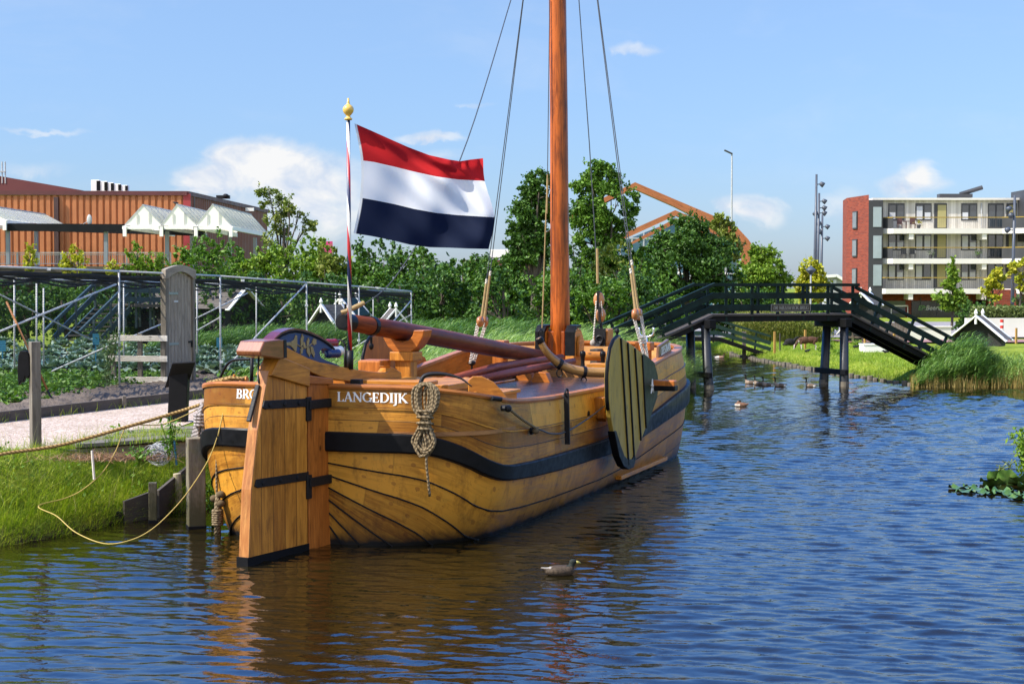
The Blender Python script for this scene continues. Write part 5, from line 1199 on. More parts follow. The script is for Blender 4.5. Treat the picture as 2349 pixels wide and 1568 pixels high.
# tufts along path edge, board and jetty
X = []; 
for k in range(1500):
    r_ = random.random(); q = (E0 + ED * random.uniform(-4, 9) - EN * abs(random.gauss(.06, .08))) if r_ < .3 else (fa.lerp(fbq, random.random()) + V(random.gauss(0, .06), -.12 + random.gauss(0, .1), .0) if r_ < .6 else near[1].lerp(near[5], random.random()) + V(random.gauss(0, .15), random.gauss(0, .12), 0)); X.append((q.x, q.y, 1.0))
X = np.array(X); n = len(X); cl = np.sin(X[:, 0] * 9) * np.sin(X[:, 1] * 7) > -.2; X = X[cl]; n = len(X)
tag(blades('edge_grass', X, RNG.uniform(.04, .2, n), RNG.normal(0, .06, (n, 3)) * np.array([1, 1, 0]), .009, m_gb, 2), kind='stuff')
# leafy weeds
def plant(name, label, cat, p, h, n, spread, leaf, mat, stems=5, group=None):
    o = thing(name, label, cat, p, group); mb = MB(); pts = []
    for i in range(stems):
        a = random.random() * 6.28; e = Vector((math.cos(a) * spread * random.uniform(.3, 1), math.sin(a) * spread * random.uniform(.3, 1), h * random.uniform(.7, 1)))
        sp_ = spline([p - ZZ * .05, p + Vector((e.x * .3, e.y * .3, e.z * .5)), p + e], 5); mb.tube(sp_, .007, 4, caps=False)
        pts += [sp_[random.randrange(2, len(sp_))] + Vector((random.gauss(0, leaf * .6), random.gauss(0, leaf * .6), random.gauss(0, leaf * .4))) for _ in range(n // stems)]
    mb.build('stem', mat, o); C_ = np.array([tuple(q - p) for q in pts]); v, f = leaf_quads(C_, leaf, RNG, .2, .4); npmesh('leaves', v, f, mat, o); return o
m_weed = mat_leaf('weed_leaves', [(.04, .10, .012), (.10, .21, .02), (.19, .31, .04)], .4)
plant('leafy_weed', 'tall fresh green weed growing in front of the jetty by the blue stick', 'plant', g(388, 1058, .9), .62, 150, .26, .085, m_weed, 8)
plant('leafy_weed', 'broad low weed between the wire roll and dry heap', 'plant', g(318, 1060, .92), .2, 90, .25, .07, m_weed, 8)
plant('leafy_weed', 'weed with drooping leaves at the waterline behind the mooring pile', 'plant', g(487, 1190, .05), .5, 90, .16, .07, m_weed, 6)
# ---- cage of galvanised poles
cg = thing('garden_cage', 'large garden cage of galvanised poles covered with black netting', 'fruit cage', F0)
def pole(a, b_, r=.024, name='pole'):
    mb = MB(); mb.tube([a, b_], r, 8); mb.build(name, M['steel'], cg, smooth=True)
fr_posts = [(-70, 609, 932), (273, 622, 896), (505, 633, 866), (703, 648, 845), (823, 657, 835), (943, 668, 826)]
for u, tv, bv in fr_posts: pole(fpt(u, tv), fpt(u + 1, bv) - ZZ * .1, .023, 'post')
for a, b_ in zip(fr_posts, fr_posts[1:]): pole(fpt(a[0], a[1]), fpt(b_[0], b_[1]), .023, 'top_rail')
BO = 4.6
bk_posts = [(-30, 640, 860), (33, 641, 855), (84, 650, 835), (100, 660, 828), (284, 643, 840), (452, 648, 825), (588, 656, 815), (770, 660, 805), (856, 668, 800)]
for u, tv, bv in bk_posts: pole(fpt(u, tv, BO), fpt(u, bv, BO) - ZZ * .2, .022, 'post')
pole(fpt(-60, 637, BO), fpt(470, 650, BO), .022, 'back_rail'); pole(fpt(470, 650, BO), fpt(945, 670, BO), .022, 'back_rail'); pole(fpt(-60, 632, BO * .5), fpt(400, 637, BO * .5), .018, 'back_rail')
for a, b_, o1, o2 in [((-60, 784), (266, 652), 0, 0), ((-40, 656), (235, 792), BO, BO), ((95, 862), (266, 786), BO, 0), ((508, 855), (701, 652), 0, 0), ((450, 730), (568, 672), BO, BO), ((452, 758), (505, 728), BO * .5, 0), ((822, 832), (942, 690), 0, 0), ((720, 850), (942, 722), BO * .6, 0), ((235, 800), (390, 735), BO, BO)]:
    pole(fpt(*a, o1), fpt(*b_, o2), .023, 'brace')
for u, v in [(703, 700), (703, 760), (823, 780), (272, 893), (508, 830), (865, 660), (557, 643), (112, 617)]:
    mb = MB(); c = fpt(u, v, -.02); mb.box(c, .075, .075, .06, .3); mb.build('clamp', M['white'], cg)
# netting: fine black mesh, sagging between the rails
m_net, t, b = newmat('black_netting', .8); b.inputs['Base Color'].default_value = (.012, .013, .014, 1)
x = t.sep(t.coord('UV')); fx, fy = t.math('FRACT', t.math('MULTIPLY', x[0], 22.0)), t.math('FRACT', t.math('MULTIPLY', x[1], 22.0))
wv = t.math('MAXIMUM', t.math('GREATER_THAN', fx, .90), t.math('GREATER_THAN', fy, .90)); tp = t.n.new('ShaderNodeBsdfTransparent'); mx = t.n.new('ShaderNodeMixShader')
out = [n for n in t.n if n.type == 'OUTPUT_MATERIAL'][0]; t.link(wv, mx.inputs[0]); t.link(tp.outputs[0], mx.inputs[1]); t.link(b.outputs[0], mx.inputs[2]); t.link(mx.outputs[0], out.inputs[0])
mb = MB(); P = []
for i in range(49):
    u = lerp(-70, 943, i / 48); tv = float(np.interp(u, [q[0] for q in fr_posts], [q[1] for q in fr_posts])); a = fpt(u, tv); tb = float(np.interp(u, [-60, 470, 945], [637, 650, 670])); c = fpt(u, tb, BO); row = []
    for j in range(13):
        k = j / 12; row.append(a.lerp(c, k) + ZZ * (-.22 * math.sin(k * math.pi) - .03 * math.sin(i * 1.3 + j)))
    P.append(row)
mb.grid(P, lambda i, j: (i * .45, j * .4)); mb.build('roof_net', m_net, cg)
mb = MB(); P = []
for i in range(49):
    u = lerp(-70, 943, i / 48); tv = float(np.interp(u, [q[0] for q in fr_posts], [q[1] for q in fr_posts])); bv = float(np.interp(u, [q[0] for q in fr_posts], [q[2] for q in fr_posts])); P.append([fpt(u, tv, .03).lerp(fpt(u, bv, .03), j / 6) for j in range(7)])
mb.grid(P, lambda i, j: (i * .45, j * .4)); mb.build('side_net', m_net, cg)
m_bun = mat_plain('bundled_netting', (.014, .015, .017), .9, .3, 30, .4)
mb = MB()
for k, (o, dz) in enumerate([(.05, -.10), (.12, -.17), (.2, -.13), (.3, -.22), (.5, -.3), (.9, -.36)]):
    pts = []
    for i in range(60):
        u = lerp(-70, 943, i / 59); tv = float(np.interp(u, [q[0] for q in fr_posts], [q[1] for q in fr_posts])); pts.append(fpt(u, tv, o) + ZZ * (dz * (.85 + .15 * math.sin(i * .7 + k)) - .03))
    mb.tube(pts, .035 - .003 * k, 6)
mb.build('rolled_net', m_bun, cg)
# ---- tall garden door set in the cage
DP = fpt(410, 892); dr = thing('garden_door', 'tall grey plank garden door with arched wooden frame', 'door', DP)
DA, DZ = fpt(376, 893), fpt(444, 888); DX = (DZ - DA); DX.z = 0; DL = DX.length; DX.normalize(); DN = DX.cross(ZZ)
ht = fpt(380, 620).z - 1.0; zb = .97
for x0, w in ((.06, .13), (DL - .05, .10)):
    mb = MB(); mb.box6(DA + DX * x0 + ZZ * (ht / 2 - .04), ZZ * (ht / 2 + .04), DX * (w / 2), DN * .075); mb.build('frame_post', M['weathered'], dr, bevel=.01)
ho_, top_ = [], []
for i in range(17):
    k = i / 16; x_ = lerp(-.02, DL + .02, k); top_.append((x_, ht + .02 + .11 * math.sin(k * math.pi))); ho_.append((lerp(.12, DL - .1, k), ht - .17 + .14 * math.sin(k * math.pi)))
mb = MB(); mb.prism([(-.02, ht - .2), (.12, ht - .2)] + ho_[1:-1] + [(DL - .1, ht - .2), (DL + .02, ht - .2)] + top_[::-1], Vector((DA.x, DA.y, 1.0)) - DN * -.03, DX, ZZ, .12); mb.build('arch', M['grey_boards'], dr, bevel=.01)
pan = None; mb = MB(); nb_ = 7; w_ = (DL - .24) / nb_
for i in range(nb_):
    x_ = .13 + w_ * (i + .5); k = (x_ - .12) / (DL - .22); h_ = ht - .19 + .13 * math.sin(k * math.pi); mb.box6(Vector((DA.x, DA.y, 1.02 + h_ / 2)) + DX * x_ + DN * .01, ZZ * (h_ / 2), DX * (w_ / 2 - .006), DN * .014)
pan = mb.build('door_panel', M['grey_boards'], dr, bevel=.004)
for zf in (.80, .36):
    mb = MB(); mb.box6(Vector((DA.x, DA.y, 1 + ht * zf)) + DX * .32 + DN * .035, DX * .24, ZZ * .03, DN * .006); mb.build('hinge', mat_plain('green_grey_iron', (.20, .24, .21), .6, .2, 20, .1), pan)
mb = MB(); mb.box6(Vector((DA.x, DA.y, 1 + ht * .37)) + DX * (DL - .16) + DN * .04, DX * .09, ZZ * .02, DN * .012); mb.box6(Vector((DA.x, DA.y, 1 + ht * .35)) + DX * (DL - .12) + DN * .04, DX * .02, ZZ * .08, DN * .012); mb.build('latch', M['iron'], pan)
mb = MB(); mb.box6(Vector((DA.x, DA.y, 1 + ht * .73)) + DX * .48 + DN * .03, DX * .085, ZZ * .022, DN * .004); mb.build('plate', M['steel'], pan)
# ---- low pale plank fence
pf = thing('plank_fence', 'low three plank fence of pale bleached boards beside the garden door', 'fence', fpt(360, 888))
YFN = fpt(380, 880).y - .15
for v0, v1, m_ in ((775, 776, 'pale_wood'), (822, 823, 'pale_wood'), (870, 871, 'pale_wood')):
    mb = MB(); mb.beam(at(248, v0, YFN), at(384, v1, YFN), .04, .135); mb.build('plank', M[m_], pf, bevel=.006)
for u_, tv in ((260, 770), (321, 764), (374, 768)):
    mb = MB(); q_ = at(u_, tv, YFN + .09); mb.box(V(q_.x, q_.y, (q_.z + .95) / 2), .11, .10, q_.z - .95); mb.build('post', M['weathered'], pf, bevel=.008)
# blue plant markers
for u, tv, bv, lab in ((220, 768, 838, 'blue plant marker on a stick among the cabbages left of the plank fence'), (6, 783, 830, 'blue plant marker at the far left edge of the cabbages'), (503, 775, 815, 'blue plant marker right of the garden door')):
    q = g(u, bv + 20, 1.0); mb = MB(); mb.box(at(u, tv + 10, q.y), .17, .02, .30, .2); mb.box(V(q.x, q.y, (1 + at(u, tv, q.y).z) / 2), .035, .02, at(u, tv, q.y).z - 1, .2); tag(mb.build('plant_marker', mat_plain('teal_plastic', (.02, .17, .25), .5, .15, 6, 0), origin=q), lab, 'plant marker')
# ---- cabbages (individuals) and low crops
m_cab = mat_leaf('cabbage_leaves', [(.05, .10, .075), (.10, .175, .125), (.19, .27, .20), (.30, .36, .29)], .15, .45)
def cabbage_mesh(seed):
    rg = np.random.default_rng(seed); vs_, fs = [], []
    for i in range(26):
        a = i * 2.399; el = lerp(.15, 1.35, i / 26); L = lerp(.36, .14, i / 26) * rg.uniform(.85, 1.15); w = L * .42
        d_ = np.array([math.cos(a) * math.cos(el), math.sin(a) * math.cos(el), math.sin(el)]); s_ = np.array([-math.sin(a), math.cos(a), 0]); up = np.cross(s_, d_) * -1; o = len(vs_)
        for q, ww in ((0, .25), (.35, .8), (.7, 1.0), (1.0, .5)):
            c = d_ * L * q + np.array([0, 0, .10]) - np.array([0, 0, .16 * L * q * q * 2]) + up * .0
            for e in (-1, 0, 1): vs_.append(c + s_ * w * ww * e + (np.array([0, 0, .05]) * abs(e) * rg.uniform(.2, 1.4)))
        for r_ in range(3):
            for e in range(2): k = o + r_ * 3 + e; fs.append([k, k + 1, k + 4, k + 3])
    return np.array(vs_), np.array(fs)
cabs = []
for s_ in range(4):
    v, f = cabbage_mesh(s_); o = npmesh('cabbage', v, f, m_cab); cabs.append(o)
spots = []
yy_ = 38.6
while yy_ < 60:
    fx_ = F0.x + (yy_ - F0.y) * FD.x / FD.y
    for i in range(40):
        xx_ = fx_ - .5 - i * .78 * (yy_ / 46) + random.gauss(0, .12); u_ = CU + CF * xx_ / yy_
        if -30 < u_ < 395 or 448 < u_ < 770: spots.append((xx_, yy_ + random.gauss(0, .12)))
    yy_ += .95 + (yy_ - 38) * .09
for i, (x_, y_) in enumerate(spots[:230]):
    o = cabs[i] if i < 4 else cabs[i % 4].copy()
    if i >= 4: col.objects.link(o)
    o.location = (x_, y_, 1.04); o.rotation_euler = (0, 0, random.random() * 6.28); k = random.uniform(.9, 1.35); o.scale = (k, k, k * random.uniform(.9, 1.4)); tag(o, 'blue green cabbage plant in the rows inside the garden cage', 'cabbage', 'cabbages in the garden rows')
m_crop = mat_leaf('low_crop_leaves', [(.03, .075, .010), (.08, .17, .016), (.15, .27, .03)], .3)
n = 52000; A = RNG.random(n); yk = RNG.uniform(28.4, 38.9, n); fx_ = F0.x + (yk - F0.y) * FD.x / FD.y
xk = np.where(A < .8, -8.0 - RNG.random(n) * 10, fx_ + .2 + RNG.random(n) * 1.6); keep = np.where(A < .8, xk < -9.9 + (yk - 28.6) * .2 - .5 * np.sin(yk * 2.1) ** 2, yk > 37.2); xk, yk = xk[keep], yk[keep]
cz = 1.04 + .24 * RNG.random(len(xk)) * (.5 + .5 * np.sin(yk * 8.2))
v, f = leaf_quads(np.stack([xk, yk, cz], 1), .12, RNG, .6, .6); tag(npmesh('low_crop', v, f, m_crop), kind='stuff')
plant('tall_weed', 'tall grey green bolted weed in front of the low plank fence', 'plant', g(245, 897, 1.0), 1.5, 260, .34, .12, mat_leaf('bolted_weed', [(.04, .08, .03), (.10, .16, .06), (.2, .25, .1)], .3), 9)
# ---- reeds
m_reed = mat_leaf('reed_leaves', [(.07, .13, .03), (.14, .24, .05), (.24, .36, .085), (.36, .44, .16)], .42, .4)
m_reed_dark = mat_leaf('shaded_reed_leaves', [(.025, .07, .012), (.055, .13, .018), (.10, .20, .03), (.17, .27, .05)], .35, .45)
def reeds(name, X, Y, Z, H, mat, wind=(.5, .05), leaf=.55, nl=5, w=.028, lean=.25):
    n = len(X); base = np.stack([X, Y, Z], 1)
    l1 = np.stack([RNG.normal(wind[0] * lean, .12, n), RNG.normal(wind[1] * lean, .12, n), np.zeros(n)], 1)
    B, HH, LL, WW = [base], [H], [l1], [np.full(n, .009)]
    for k in range(nl):
        q = RNG.uniform(.35, 1.0, n); B.append(base + np.stack([np.zeros(n), np.zeros(n), H * q], 1) + l1 * (q ** 1.7)[:, None]); L = leaf * RNG.uniform(.6, 1.3, n)
        HH.append(L * RNG.uniform(.15, .75, n)); a = RNG.normal(0, .55, n); LL.append(np.stack([L * (wind[0] * 1.3 + .25 * RNG.normal(size=n)), L * np.sin(a) * .6, np.zeros(n)], 1)); WW.append(w * RNG.uniform(.6, 1.2, n))
    return blades(name, np.concatenate(B), np.concatenate(HH), np.concatenate(LL), np.concatenate(WW), mat, 3, .55)
X, Y, Z, d = scatter(26000, -6, 9, 29, 53.5, lambda X, Y, d: (d > -.5) & (d < 3.6) & (X < 7.2) & (RNG.random(len(X)) < 1.0))
k = RNG.random(len(X)) < .55 + .45 * (d < 1.2); X, Y, Z, d = X[k], Y[k], Z[k], d[k]
H = RNG.uniform(1.0, 1.45, len(X)) * np.interp(Y, [29, 33, 40, 47, 54], [.55, .75, .80, .70, .72])
tag(reeds('bank_reeds', X, Y, np.maximum(Z, -.1), H, m_reed, (.62, -.10), .62, 6), kind='stuff')
X, Y, Z, d = scatter(12000, -12.5, 2, 51, 57, lambda X, Y, d: (d > .5) & (X < F0.x + (Y - F0.y) * .4 + 1.5) & (np.sin(X * 1.9 + 1) + np.sin(X * .7 + Y) > -.9))
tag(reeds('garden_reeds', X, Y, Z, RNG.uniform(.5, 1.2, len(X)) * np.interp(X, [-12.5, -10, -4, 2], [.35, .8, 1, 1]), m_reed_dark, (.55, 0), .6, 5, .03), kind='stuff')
# ================================================================= background buildings
def wall_grid(o, ax, az, L, H): return None
# ---- corrugated hall
YH = 145.0
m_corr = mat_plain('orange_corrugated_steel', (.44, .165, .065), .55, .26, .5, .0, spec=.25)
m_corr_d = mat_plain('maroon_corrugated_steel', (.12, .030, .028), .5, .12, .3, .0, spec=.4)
m_corr_s = mat_plain('shaded_orange_corrugated_steel', (.16, .05, .026), .6, .12, .3, .0)  # side wall: darker copy of the front orange, shade put into the colour
def corr(mb, a, b_, z0, z1, pitch=.62, dep=.16):
    a, b_ = Vector(a), Vector(b_); d_ = (b_ - a); L = d_.length; d_.normalize(); n_ = d_.cross(ZZ); k = int(L / pitch); P = [[], []]
    for i in range(k):
        for q, e in ((0, 0), (.14, dep), (.70, dep), (.84, 0)):
            p = a + d_ * (i + q) * pitch + n_ * e; P[0].append(Vector((p.x, p.y, z0))); P[1].append(Vector((p.x, p.y, z1)))
    P[0].append(Vector((b_.x, b_.y, z0))); P[1].append(Vector((b_.x, b_.y, z1))); mb.grid([P[0], P[1]])
h0, h1 = at(-330, 438, YH), at(428, 440, YH); he = h1.z
h2 = at(613, 482, 1); 
d_ = ray(613, 482); Yb = (he - CH) / d_.z * d_.y; h2 = at(613, 482, Yb if Yb > 0 else 200)
hall = thing('industrial_hall', 'large orange corrugated steel hall with an end wall coloured as if in shade', 'hall', (h1.x, h1.y, 0))
zb_ = 4.0
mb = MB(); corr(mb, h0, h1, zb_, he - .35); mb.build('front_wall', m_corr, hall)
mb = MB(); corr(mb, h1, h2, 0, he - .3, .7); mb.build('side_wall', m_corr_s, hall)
mb = MB(); mb.beam(h0 - V(0, .15, .15), h1 - V(-.1, .15, .15), .3, .4); mb.beam(h1 - V(-.1, .1, .15), h2 - V(-.1, .1, .15), .3, .4); mb.add([h0, h1, h2, h0 + (h2 - h1)], [(0, 1, 2, 3)]); mb.build('roof', mat_plain('dark_roof_trim', (.09, .02, .02), .5, .2, 1, 0), hall)
mb = MB(); mb.box((h1.x + .05, h1.y - .1, (he + zb_) / 2), .7, .12, he - zb_ - .4); mb.build('corner_trim', mat_plain('red_trim', (.32, .03, .03), .5, .1, 1, 0), hall)
for u in (129, 441):
    p0_ = at(u, 452, YH - .35 if u < 430 else YH + 2); mb = MB(); mb.box((p0_.x, p0_.y, (p0_.z + zb_) / 2), .42, .3, p0_.z - zb_); mb.build('downpipe', mat_plain('dark_downpipe', (.05, .022, .02), .5, .2, 2, 0), hall)
mb = MB(); up0, up1 = at(-200, 385, YH + 25), at(186, 436, YH + 25); upm = at(0, 404, YH + 25); corr(mb, upm + (upm - up1), up1, 8, he + .0, .9)
v_ = [at(-200, 378, YH + 25), at(0, 404, YH + 25), at(186, 436, YH + 25), at(186, 446, YH + 25), at(-200, 446, YH + 25)]
mb = MB(); mb.add(v_ + [p + V(0, 12, 0) for p in v_], [(0, 1, 2, 3, 4), (0, 5, 6, 1), (1, 6, 7, 2), (2, 7, 8, 3)]); mb.build('upper_wall', m_corr_d, hall)
for k, u in enumerate((221, 239, 254, 271, 287)):
    p_ = at(u, 437, YH + 6); mb = MB(); w = .85 - .05 * k; mb.box(p_ + ZZ * (.45 - .06 * k), w, .8, 1.15 - .14 * k); o = mb.build('roof_vent', M['white'], hall, bevel=.03); mb = MB(); mb.box(p_ + V(w * .38, -.42, .45 - .06 * k), w * .42, .06, .95 - .12 * k); mb.build('grille', M['black'], o)
p_ = at(5, 400, YH + 25); mb = MB()
for dx in (-.35, 0, .35): mb.tube([p_ + V(dx, 0, -1), p_ + V(dx, 0, 1.4)], .07, 6)
mb.box(p_ + V(0, 0, .3), .8, .3, .12); mb.build('roof_aerial', M['steel'], hall)
p_ = at(512, 452, YH + 18); mb = MB(); mb.box(p_, 1.4, .6, .35); mb.ell(p_ + V(.3, -.2, .1), .35, .35, .25); mb.build('roof_unit', M['iron'], hall)
for u, v in ((575, 481),):
    mb = MB(); mb.box(at(u, v, YH + 22) - V(0, .5, 0), .9, .3, .35); mb.build('wall_lamp', M['white'], hall)
# ---- raised walkway with saw tooth canopies
YC = 126.0
wk = thing('raised_walkway', 'raised walkway with grey railing and dark canopy beam in front of the hall', 'walkway', at(200, 606, YC))
zdk = at(200, 608, YC).z; xL, xR = at(-260, 606, YC).x, at(392, 606, YC).x
mb = MB(); mb.box(((xL + xR) / 2, YC + 6, zdk - .35), xR - xL, 13, .5); mb.build('deck', M['dark_plank'], wk)
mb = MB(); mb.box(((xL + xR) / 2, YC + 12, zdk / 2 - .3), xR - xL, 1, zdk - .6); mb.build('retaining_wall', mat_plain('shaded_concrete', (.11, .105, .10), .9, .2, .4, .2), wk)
mb = MB()
for z_ in (1.03, .88, .12): mb.beam(V(xL, YC - .05, zdk + z_), V(xR, YC - .05, zdk + z_), .06, .06)
n_ = int((xR - xL) / .16)
for i in range(n_): x_ = xL + i * .16; mb.box((x_, YC - .05, zdk + .5), .025, .025, .76)
mb.build('railing', M['steel'], wk)
for i in range(14):
    x_ = xL + (xR - xL) * i / 13; mb = MB(); mb.box((x_, YC - .1, zdk + .52), .10, .10, 1.05); mb.build('railing_post', M['steel'], wk)
m_gp = mat_plain('grey_blue_steel_column', (.17, .19, .22), .5, .15, 2, 0)
mb = MB(); b0, b1 = at(12, 521, YC - 1), at(298, 523, YC - 1); m_bm = mat_plain('black_steel_beam', (.007, .008, .010), .5, .2, 1, 0, spec=.15)
mb.beam(b0, b1, .4, .62); mb.build('canopy_beam', m_bm, wk); mb = MB(); mb.beam(at(12, 521, YC + 10), at(470, 535, YC + 10), .4, .5); mb.build('canopy_beam', m_bm, wk)
for u, tv, yo in ((18, 521, 0), (243, 527, 0), (383, 530, 0), (83, 530, 9), (440, 540, 6), (527, 533, 8), (585, 545, 10)):
    p_ = at(u, tv, YC + yo - .8); mb = MB(); mb.box((p_.x, p_.y, (p_.z + (zdk if u < 400 else 0)) / 2), .30, .30, p_.z - (zdk if u < 400 else 0)); mb.build('column', m_gp, wk)
m_cpl, t, b = newmat('translucent_white_sheeting', .6, .2); b.inputs['Base Color'].default_value = (.80, .80, .76, 1); tr = t.n.new('ShaderNodeBsdfTranslucent'); tr.inputs[0].default_value = (.92, .90, .82, 1); mx = t.n.new('ShaderNodeMixShader'); mx.inputs[0].default_value = .75
out = [n for n in t.n if n.type == 'OUTPUT_MATERIAL'][0]; t.link(b.outputs[0], mx.inputs[1]); t.link(tr.outputs[0], mx.inputs[2]); t.link(mx.outputs[0], out.inputs[0])
m_cfr = mat_plain('cream_canopy_end', (.84, .82, .75), .5, .05, .5, 0)
def canopy(u0, u1, uap, vap, vb, u_rt, v_rt, label):
    Yn = YC - 1.5; Yf = Yn + 17
    a, b_, c = at(u0, vb, Yn), at(u1, vb, Yn), at(uap, vap, Yn); bk = V(.2, 17, 0)
    o = thing('canopy_roof', label, 'canopy', a.lerp(b_, .5), 'saw tooth canopies over the walkway')
    mb = MB(); mb.add([a, b_, c, a + V(0, .12, 0), b_ + V(0, .12, 0), c + V(0, .12, 0)], [(0, 1, 2), (3, 5, 4)]); mb.build('gable_panel', m_cfr, o)
    mb = MB()
    for e in (a, b_):
        n = 9
        for i in range(n):
            k0, k1 = i / n + .004, (i + 1) / n - .004; q = [e + bk * k0, e + bk * k1, c + bk * k1, c + bk * k0]; nn = (q[1] - q[0]).cross(q[3] - q[0]).normalized(); nn = nn if nn.z > 0 else -nn
            mb.add(q + [p + nn * .06 for p in q], [(0, 1, 2, 3), (4, 5, 6, 7), (0, 1, 5, 4), (2, 3, 7, 6)])
    mb.build('roof_sheet', m_cpl, o)
    mb = MB(); mb.beam(c + ZZ * .06, c + bk + ZZ * .06, .16, .12)
    for e in (a, b_):
        for i in range(10): k = i / 9; mb.beam(e + bk * k + ZZ * .05, c + bk * k + ZZ * .05, .06, .09)
    for k in (.33, .66): q = a.lerp(b_, k); mb.beam(q - V(0, .05, 0), V(q.x, q.y - .05, lerp(a.z, c.z, min(k, 1 - k) * 1.9)), .05, .05, V(1, 0, 0))
    mb.build('glazing_bar', M['steel'], o)
    mb = MB(); mb.beam(a - ZZ * .18 - V(.2, .05, 0), b_ - ZZ * .18 + V(.2, -.05, 0), .22, .26); mb.beam(b_ - ZZ * .18, b_ + bk - ZZ * .18, .22, .3); mb.beam(a - ZZ * .18, a + bk - ZZ * .18, .22, .3)
    for e in ((a, b_) if u1 > 500 or u1 < 100 else (a,)): mb.box(e - V(-.02, .2, .5), .28, .2, .8)
    mb.build('gutter', M['white'], o)
canopy(-110, 12, -50, 470, 503, 80, 510, 'white saw tooth canopy roof at the left edge of the photo')
canopy(287, 371, 328, 472, 517, 0, 0, 'leftmost of the three joined white pointed canopy roofs')
canopy(371, 450, 406, 471, 517, 0, 0, 'middle of the three joined white pointed canopy roofs, bird on its ridge')
canopy(450, 530, 488, 471, 518, 0, 0, 'rightmost of the three joined white pointed canopy roofs')
p_ = at(206, 520, YC - .8); mb = MB(); mb.tube([p_, p_ + ZZ * .6], .04, 6); mb.ell(p_ + V(0, -.1, .55), .22, .08, .45, 10, 6); mb.tube([p_ + V(0, -.1, .5), p_ + V(-.6, -.2, .15)], .03, 5); mb.ell(p_ + V(-.65, -.2, .15), .1, .1, .1); tag(mb.build('satellite_dish', M['steel'], smooth=True, origin=p_), 'small satellite dish on the dark canopy beam', 'satellite dish')

# ---- timber arch building behind the trees
YA = 128.0
m_arch = mat_wood('orange_laminated_timber', (.43, .155, .05), (.27, .085, .028), .5, .1, along=.2, across=2.5)
ab = thing('timber_hall', 'modern building with orange timber portal arches and blue glass wall', 'building', at(1560, 700, YA))
def ribbon(name, pts, Y, w, dep, mat=m_arch):
    """pts: (u, v_top, v_bottom)"""
    mb = MB(); fr = [[], [], [], []]
    for u0, vt, u1, vb in pts:
        a, c = at(u0, vt, Y), at(u1, vb, Y); fr[0].append(a); fr[1].append(c); fr[2].append(c + V(0, dep, 0)); fr[3].append(a + V(0, dep, 0))
    mb.grid([fr[0], fr[1], fr[2], fr[3], fr[0]], lambda i, j: (j * 3.0, i * .9)); return mb.build(name, mat, ab)
ribbon('arch', [(1290, 500, 1290, 512), (1420, 436, 1422, 448), (1457, 418, 1457, 434), (1550, 458, 1548, 474), (1640, 496, 1630, 516), (1690, 520, 1672, 540), (1716, 548, 1690, 562), (1733, 572, 1703, 590), (1740, 600, 1712, 640)], YA, 1, .9)
ribbon('arch', [(1390, 555, 1400, 562), (1420, 540, 1428, 550), (1549, 482, 1551, 494), (1610, 508, 1608, 520), (1660, 528, 1655, 545)], YA - 7, 1, .9)
ribbon('arch', [(1440, 560, 1440, 565), (1550, 500, 1551, 512), (1660, 548, 1655, 560)], YA - 2, 1, .6)
ribbon('arch', [(1205, 560, 1205, 570), (1225, 545, 1232, 556), (1300, 510, 1300, 520)], YA, 1, .9)
mb = MB(); q = [at(1395, 566, YA + 2), at(1550, 505, YA + 2), at(1690, 580, YA + 2), at(1690, 720, YA + 2), at(1395, 720, YA + 2)]; mb.prism([(p.x, p.z) for p in q], V(0, YA + 2, 0), V(1, 0, 0), ZZ, .3)
m_gl, t, b = newmat('blue_glass', .08); b.inputs['Base Color'].default_value = (.10, .22, .28, 1); gw = mb.build('glass_wall', m_gl, ab)
mb = MB()
for i in range(12): x_ = lerp(q[4].x, q[3].x, i / 11); mb.box((x_, YA + 1.8, 3.5), .12, .1, 9)
for z_ in (1.5, 3, 4.5, 6, 7.5): mb.box(((q[4].x + q[3].x) / 2, YA + 1.75, z_), q[3].x - q[4].x, .1, .1)
mb.build('mullions', M['white'], gw)
mb = MB(); a, c = at(1716, 548, YA + .3), at(1733, 572, YA + .3); mb.add([at(1690, 520, YA + 1), at(1740, 590, YA + 1), at(1742, 620, YA + 8), at(1700, 540, YA + 8)], [(0, 1, 2, 3)]); mb.add([at(1330, 548, YA + 3), at(1390, 520, YA + 3), at(1445, 555, YA + 3), at(1400, 580, YA + 3)], [(0, 1, 2, 3)]); mb.build('glass_roof', m_gl, ab)
# low brick store with a white roof unit
bk = thing('brick_store', 'low dark brick store glimpsed over the hedge with a white roof unit', 'building', at(1120, 600, 135))
m_dbrick = mat_plain('dark_brick', (.11, .04, .03), .9, .3, 3, .2)
mb = MB(); p0_, p1_ = at(1060, 596, 135), at(1215, 596, 135); mb.box(((p0_.x + p1_.x) / 2, 140, p0_.z / 2), p1_.x - p0_.x, 10, p0_.z); mb.build('wall', m_dbrick, bk)
mb = MB(); p0_ = at(1152, 590, 137); mb.box(p0_ + ZZ * .3, 2.2, 2, .75); mb.build('roof_unit', M['white'], bk, bevel=.05)
p_ = at(747, 590, 120); bn = thing('banner', 'magenta banner peeping above the hedge left of the flagpole', 'banner', (p_.x, p_.y, 0)); mb = MB(); mb.box((p_.x, p_.y, p_.z + .3), 1.1, .06, 1.9); mb.build('cloth', mat_plain('magenta_cloth', (.55, .02, .17), .6, .3, 1.5, 0), bn); mb = MB(); mb.tube([(p_.x - .6, p_.y, 0), (p_.x - .6, p_.y, p_.z + 1.4)], .05, 6); mb.build('pole', M['steel'], bn)

